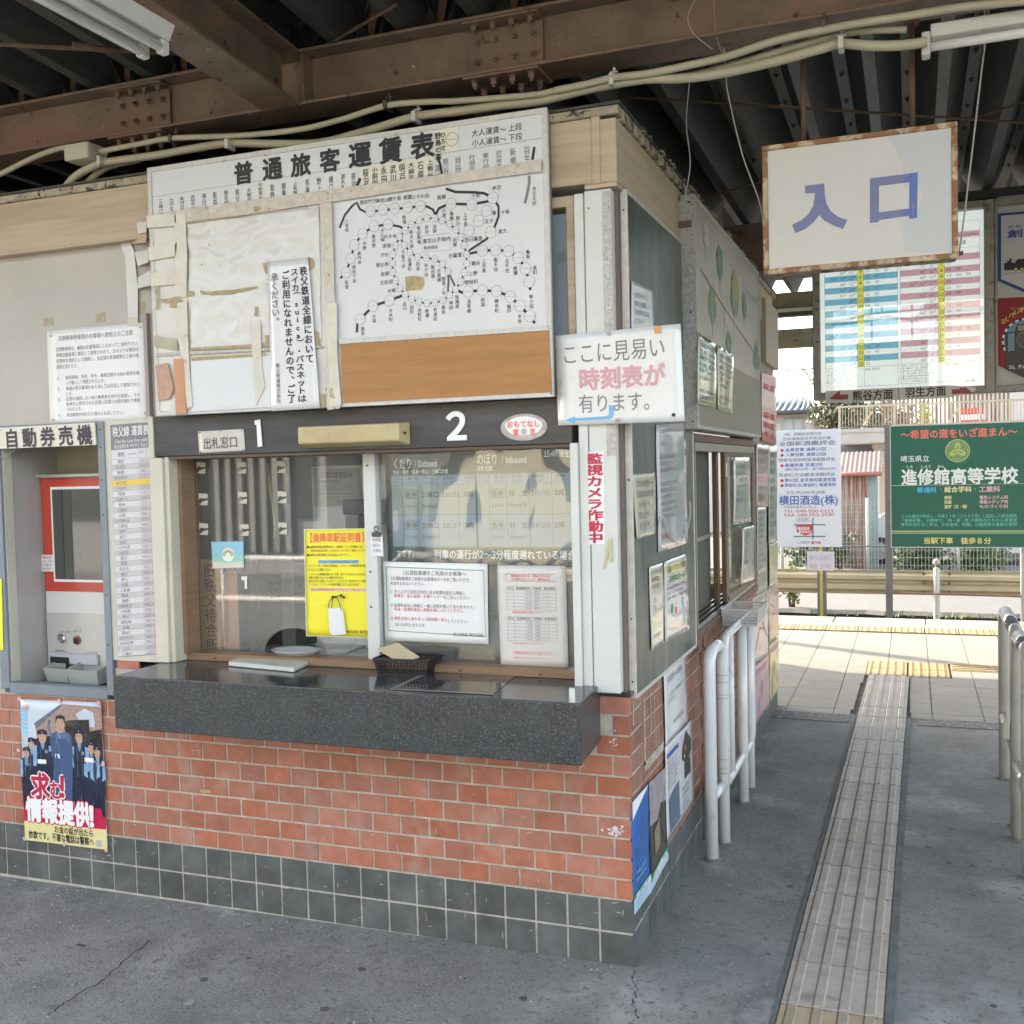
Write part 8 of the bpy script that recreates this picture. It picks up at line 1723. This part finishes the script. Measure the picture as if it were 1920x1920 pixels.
RLM = mat('cream_railing', (.42, .34, .235), .5, var=.1)
zr = F(1573, 765, ty).z
rl = thing('terrace_railing', 'cream balustrade of thin vertical bars along the terrace edge', 'railing')
x = xl; k = 0
while x < xl + 5.2:
    MB().obox((x, ty + .03, tz), (x, ty + .03, zr), .014 if k % 9 else .05, .014 if k % 9 else .05).build('baluster' if k % 9 else 'railing_post', RLM if k % 9 else RLM, rl); x += .062; k += 1
MB().box(xl - .02, xl + 5.3, ty + .005, ty + .055, zr, zr + .04).build('top_rail', RLM, rl); MB().box(xl, xl + 5.3, ty + .015, ty + .045, tz + .05, tz + .08).build('bottom_rail', RLM, rl)
for xx in (xl + .55, xl + 2.25): MB().obox((xx - .12, ty + .2, tz), (xx + .12, ty + .06, zr - .1), .03, .03).build('brace', RLM, rl)
b = MB(); x = xl + .85; 
while x < xl + 3.4: b.box(x, x + .05, ty + 1.5, ty + 1.53, tz, tz + 2.2); x += .085
tag(b.build('slatted_screen', mat('brown_slats', (.20, .13, .09), .6, var=.3, vscale=6)), 'tall brown slatted screen standing on the terrace behind the balustrade', 'screen', kind='stuff')
cr_ = thing('red_crates', 'stack of red and white crates on the terrace at the upper right', 'crates')
for k in range(3):
    MB().box(xl + 2.45 + .02 * k, xl + 2.95 - .03 * k, ty + .9, ty + 1.3, tz + .02 + .13 * k, tz + .14 + .13 * k).build('crate', mat('red_crate', (.5, .08, .06), .5) if k != 1 else mat('white_crate', (.6, .58, .55), .5), cr_)
tv = thing('potted_plant', 'yellow green potted plant on the terrace behind the railing', 'plant')
b = MB(); rnd = random.Random(9)
for _ in range(160): p = Vector((xl + 1.72 + rnd.gauss(0, .07), ty + .5 + rnd.gauss(0, .07), tz + .25 + rnd.gauss(0, .12))); b.add([p, p + Vector((rnd.uniform(-.07, .07), 0, .08)), p + Vector((.03, 0, .0))], [(0, 1, 2)])
b.build('foliage', mat('yellow_green_leaf', (.30, .32, .05), .6), tv); MB().tube([(xl + 1.72, ty + .5, tz), (xl + 1.72, ty + .5, tz + .14)], .07, 10).build('pot', mat('terracotta', (.3, .14, .08), .7), tv)
# parked car
PC = thing('parked_car', 'white parked car mostly hidden behind the shed, signs and bushes', 'car')
cy = 19.3; xa, xb = F(1650, 1020, cy).x - .55, F(1650, 1020, cy).x + 3.0
side = [(xa, .0), (xa + .05, .42), (xa + .55, .50), (xa + 1.05, .92), (xa + 2.45, .95), (xa + 3.0, .52), (xb - .05, .46), (xb, .05), (xb - .1, -.22), (xa + .1, -.22)]
MB().slab([(x, cy, z) for x, z in side][::-1], (0, 1.5, 0)).build('body', mat('white_car_paint', (.62, .62, .62), .25, coat=.8), PC, bevel=.04, seg=3)
MB().slab([(x, cy - .006, z) for x, z in ((xa + .70, .52), (xa + 1.12, .85), (xa + 2.38, .88), (xa + 2.85, .53))][::-1], (0, .01, 0)).build('side_window', mat('car_glass', (.03, .035, .04), .08, coat=1), PC)
for wx in (F(1650, 1020, cy).x, F(1833, 1032, cy).x):
    wh = MB().tube([(wx, cy - .05, -.17), (wx, cy + .14, -.17)], .28, 22).build('wheel', BLACKP, PC); MB().tube([(wx, cy - .07, -.17), (wx, cy - .045, -.17)], .17, 16).build('rim', SILVER, wh)
# house far behind
HS = thing('tiled_house', 'pale two storey house with a blue grey tiled roof at the far left', 'house')
hy = 30.0; e1, e2 = F(1457, 777, hy), F(1540, 772, hy)
WLH = mat('pale_lilac_wall', (.55, .50, .48), .8)
MB().box(-9, F(1515, 790, hy).x, hy, hy + 7, -.5, e1.z).build('wall', WLH, HS)
MB().box(F(1515, 790, hy).x, F(1572, 800, hy).x + .3, hy + 2.5, hy + 7, -.5, e1.z - .1).build('rear_wall', mat('cream_house_wall', (.55, .48, .36), .8), HS)
RF = mat('blue_grey_roof_tile', (.13, .17, .18), .28, coat=.5, var=.1, vscale=6)
rp1, rp2 = F(1457, 748, hy + 2.2), F(1500, 752, hy + 2.2)
b = MB(); b.add([(-9.3, hy - .5, e1.z + .05), (e2.x + .1, hy - .5, e2.z + .05), (rp2.x, hy + 2.4, rp2.z + .2), (-9.3, hy + 2.4, rp1.z + .2)], [(0, 1, 2, 3)]); b.add([(e2.x + .1, hy - .5, e2.z + .05), (F(1572, 795, hy).x, hy + 3, F(1572, 795, hy).z + .1), (rp2.x, hy + 2.4, rp2.z + .2)], [(0, 1, 2)])
b.build('roof', RF, HS)
x = -5.0
while x < e2.x: 
    f_ = .0; b2 = MB().tube([(x, hy - .5, e1.z + .07), (min(x, rp2.x + (e2.x - x) * .0 + .2), hy + 2.3, rp1.z + .2)], .05, 6).build('roof_tile_rib', RF, HS); x += .19
MB().tube([(-9.3, hy - .52, e1.z), (e2.x, hy - .52, e2.z)], .07, 6).build('gutter', mat('dark_brown_gutter', (.07, .06, .06), .5), HS)
fwx, fwx2 = F(1470, 790, hy).x, F(1507, 790, hy).x; wz0, wz1 = F(1490, 803, hy).z, F(1490, 784, hy).z
wn = MB().box(fwx, fwx2, hy - .05, hy + .02, wz0 - .2, wz1).build('window', mat('house_window_frame', (.40, .38, .36), .4), HS); mid_ = (fwx + fwx2) / 2
for a_, c_ in ((fwx + .05, mid_ - .03), (mid_ + .03, fwx2 - .05)): MB().box(a_, c_, hy - .07, hy - .052, wz0 - .15, wz1 - .05).build('pane', mat('pale_curtained_pane', (.40, .45, .46), .2), wn)
a_ = F(1458, 790, hy).x; MB().box(a_ - .3, F(1464, 790, hy).x, hy - .05, hy - .01, wz0 - .2, wz1 - .12).build('window', mat('pale_curtained_pane'), HS)
# bare tree and evergreen
BT = thing('bare_tree', 'leafless winter tree rising behind the tiled house', 'tree')
rnd = random.Random(5); b = MB(); ty_ = 34.0; base = F(1560, 800, ty_); tw = MB()
def limb(p, d, L, r, dep, B_):
    pts = [p]; q_ = p.copy(); dd = d.copy()
    for k in range(4):
        dd = (dd + Vector((rnd.uniform(-.22, .22), rnd.uniform(-.2, .2), rnd.uniform(-.08, .14)))).normalized(); q_ = q_ + dd * L / 4; pts.append(q_.copy())
    B_.tube(pts, r, 5, False, [r * (1 - .15 * k) for k in range(5)])
    if dep > 0:
        for _ in range(3 if dep > 2 else 4): i = rnd.choice((2, 3, 4)); nd = (dd + Vector((rnd.uniform(-1, .8), rnd.uniform(-.5, .5), rnd.uniform(-.3, .8)))).normalized(); limb(pts[i], nd, L * .68, r * .55, dep - 1, B_ if dep > 3 else tw)
for dx_2, dd in ((0, Vector((-.45, 0, .9))), (.1, Vector((-.9, 0, .55))), (-.1, Vector((.1, 0, 1)))): limb(Vector((base.x + dx_2, ty_, base.z - .3)), dd.normalized(), 1.7, .06, 4, b)
b.tube([(base.x, ty_, -.6), (base.x, ty_, base.z - .2)], .16, 8, True, [.2, .12]); b.build('trunk', mat('grey_bark', (.20, .17, .14), .9), BT); tw.build('twigs', mat('pale_twig', (.30, .25, .19), .9), BT)
leaf_cloud('evergreen_tree', 'dark loose evergreen tree between the house and the terrace railing', 'tree', (F(1572, 770, 27).x, 27, F(1572, 770, 27).z), (.95, .8, .75), 2200, .12, mat('olive_leaf', (.10, .11, .06), .6, var=.5, vscale=4), seed=8)
leaf_cloud('evergreen_tree', 'pale grey green tree seen through the terrace railing', 'tree', (F(1640, 775, 29).x, 29, F(1640, 775, 29).z - .2), (1.5, .9, .8), 2200, .14, mat('grey_green_leaf', (.17, .18, .11), .6, var=.4, vscale=3), seed=10)
for (p, r_) in (((F(1400, 701, 26), F(1560, 688, 26)), .018), ((F(1400, 600, 22), F(1540, 588, 22)), .008)):
    tag(MB().tube([p[0], p[1]], r_, 5).build('overhead_wire', mat('dark_wire', (.12, .11, .13), .6)), 'thicker overhead wire crossing the white sky left of the timetable' if r_ > .01 else 'thin upper overhead wire crossing the white sky', 'wire')
tag(MB().tube([(-7.4, 10.36, -1.2), (-7.4, 10.36, 8)], .085, 12).build('line_pole', mat('grey_concrete_pole', (.30, .29, .27), .8)), 'round concrete line pole standing beyond the platform to the left', 'pole')

# ================================================================== FORECOURT BEHIND THE CAMERA (seen mirrored in the glass)
def house(name, label_, x0, x1, y0, y1, h, m, cat='building'):
    t = thing(name, label_, cat); MB().box(x0, x1, y0, y1, -.2, h).build('wall', m, t)
    MB().slab([(x0 - .3, y1 + .3, h), (x0 - .3, (y0 + y1) / 2, h + 1.2), (x0 - .3, y0 - .3, h)], (x1 - x0 + .6, 0, 0)).build('roof', mat('dark_tile_roof', (.10, .10, .11), .5), t)
    k = x0 + .8
    while k < x1 - 1.2:
        for z in ((.9, 2.0), (3.3, 4.4)):
            if z[1] < h: MB().box(k, k + 1.1, y1, y1 + .04, *z).build('window', mat('dark_window'), t)
        k += 2.3
    return t
house('forecourt_house', 'cream two storey house across the station forecourt', -8.0, -1.0, -19, -13, 5.6, mat('sunlit_cream_render', (.62, .54, .38), .8))
fs_ = house('forecourt_shed', 'grey shop house with a slatted shutter across the forecourt on the far left', -22.0, -8.4, -20, -12, 5.0, mat('grey_render', (.33, .32, .33), .8))
MB().box(-11.9, -9.0, -12.0, -11.95, .3, 2.2).build('shutter_recess', mat('shutter_dark', (.07, .065, .06), .7), fs_)
b = MB()
for k in range(12): b.box(-11.8 + .24 * k, -11.7 + .24 * k, -11.95, -11.9, .35, 2.15)
b.build('shutter_slats', mat('pale_slats', (.26, .25, .24), .6), fs_)['kind'] = 'stuff'
house('forecourt_house', 'pale house across the forecourt behind the entrance', 1.5, 11.0, -20, -14, 5.4, mat('pale_render', (.58, .54, .46), .8))
t = thing('forecourt_railing', 'low steel railing along the forecourt edge', 'railing')
for z in (.45, .85): MB().tube([(-7, -5.2, z), (-1.2, -5.2, z)], .03, 8).build('rail_bar', PIPE, t)
for k in range(5): MB().tube([(-7 + 1.45 * k, -5.2, -.15), (-7 + 1.45 * k, -5.2, .85)], .03, 8).build('post', PIPE, t)
flush_print()
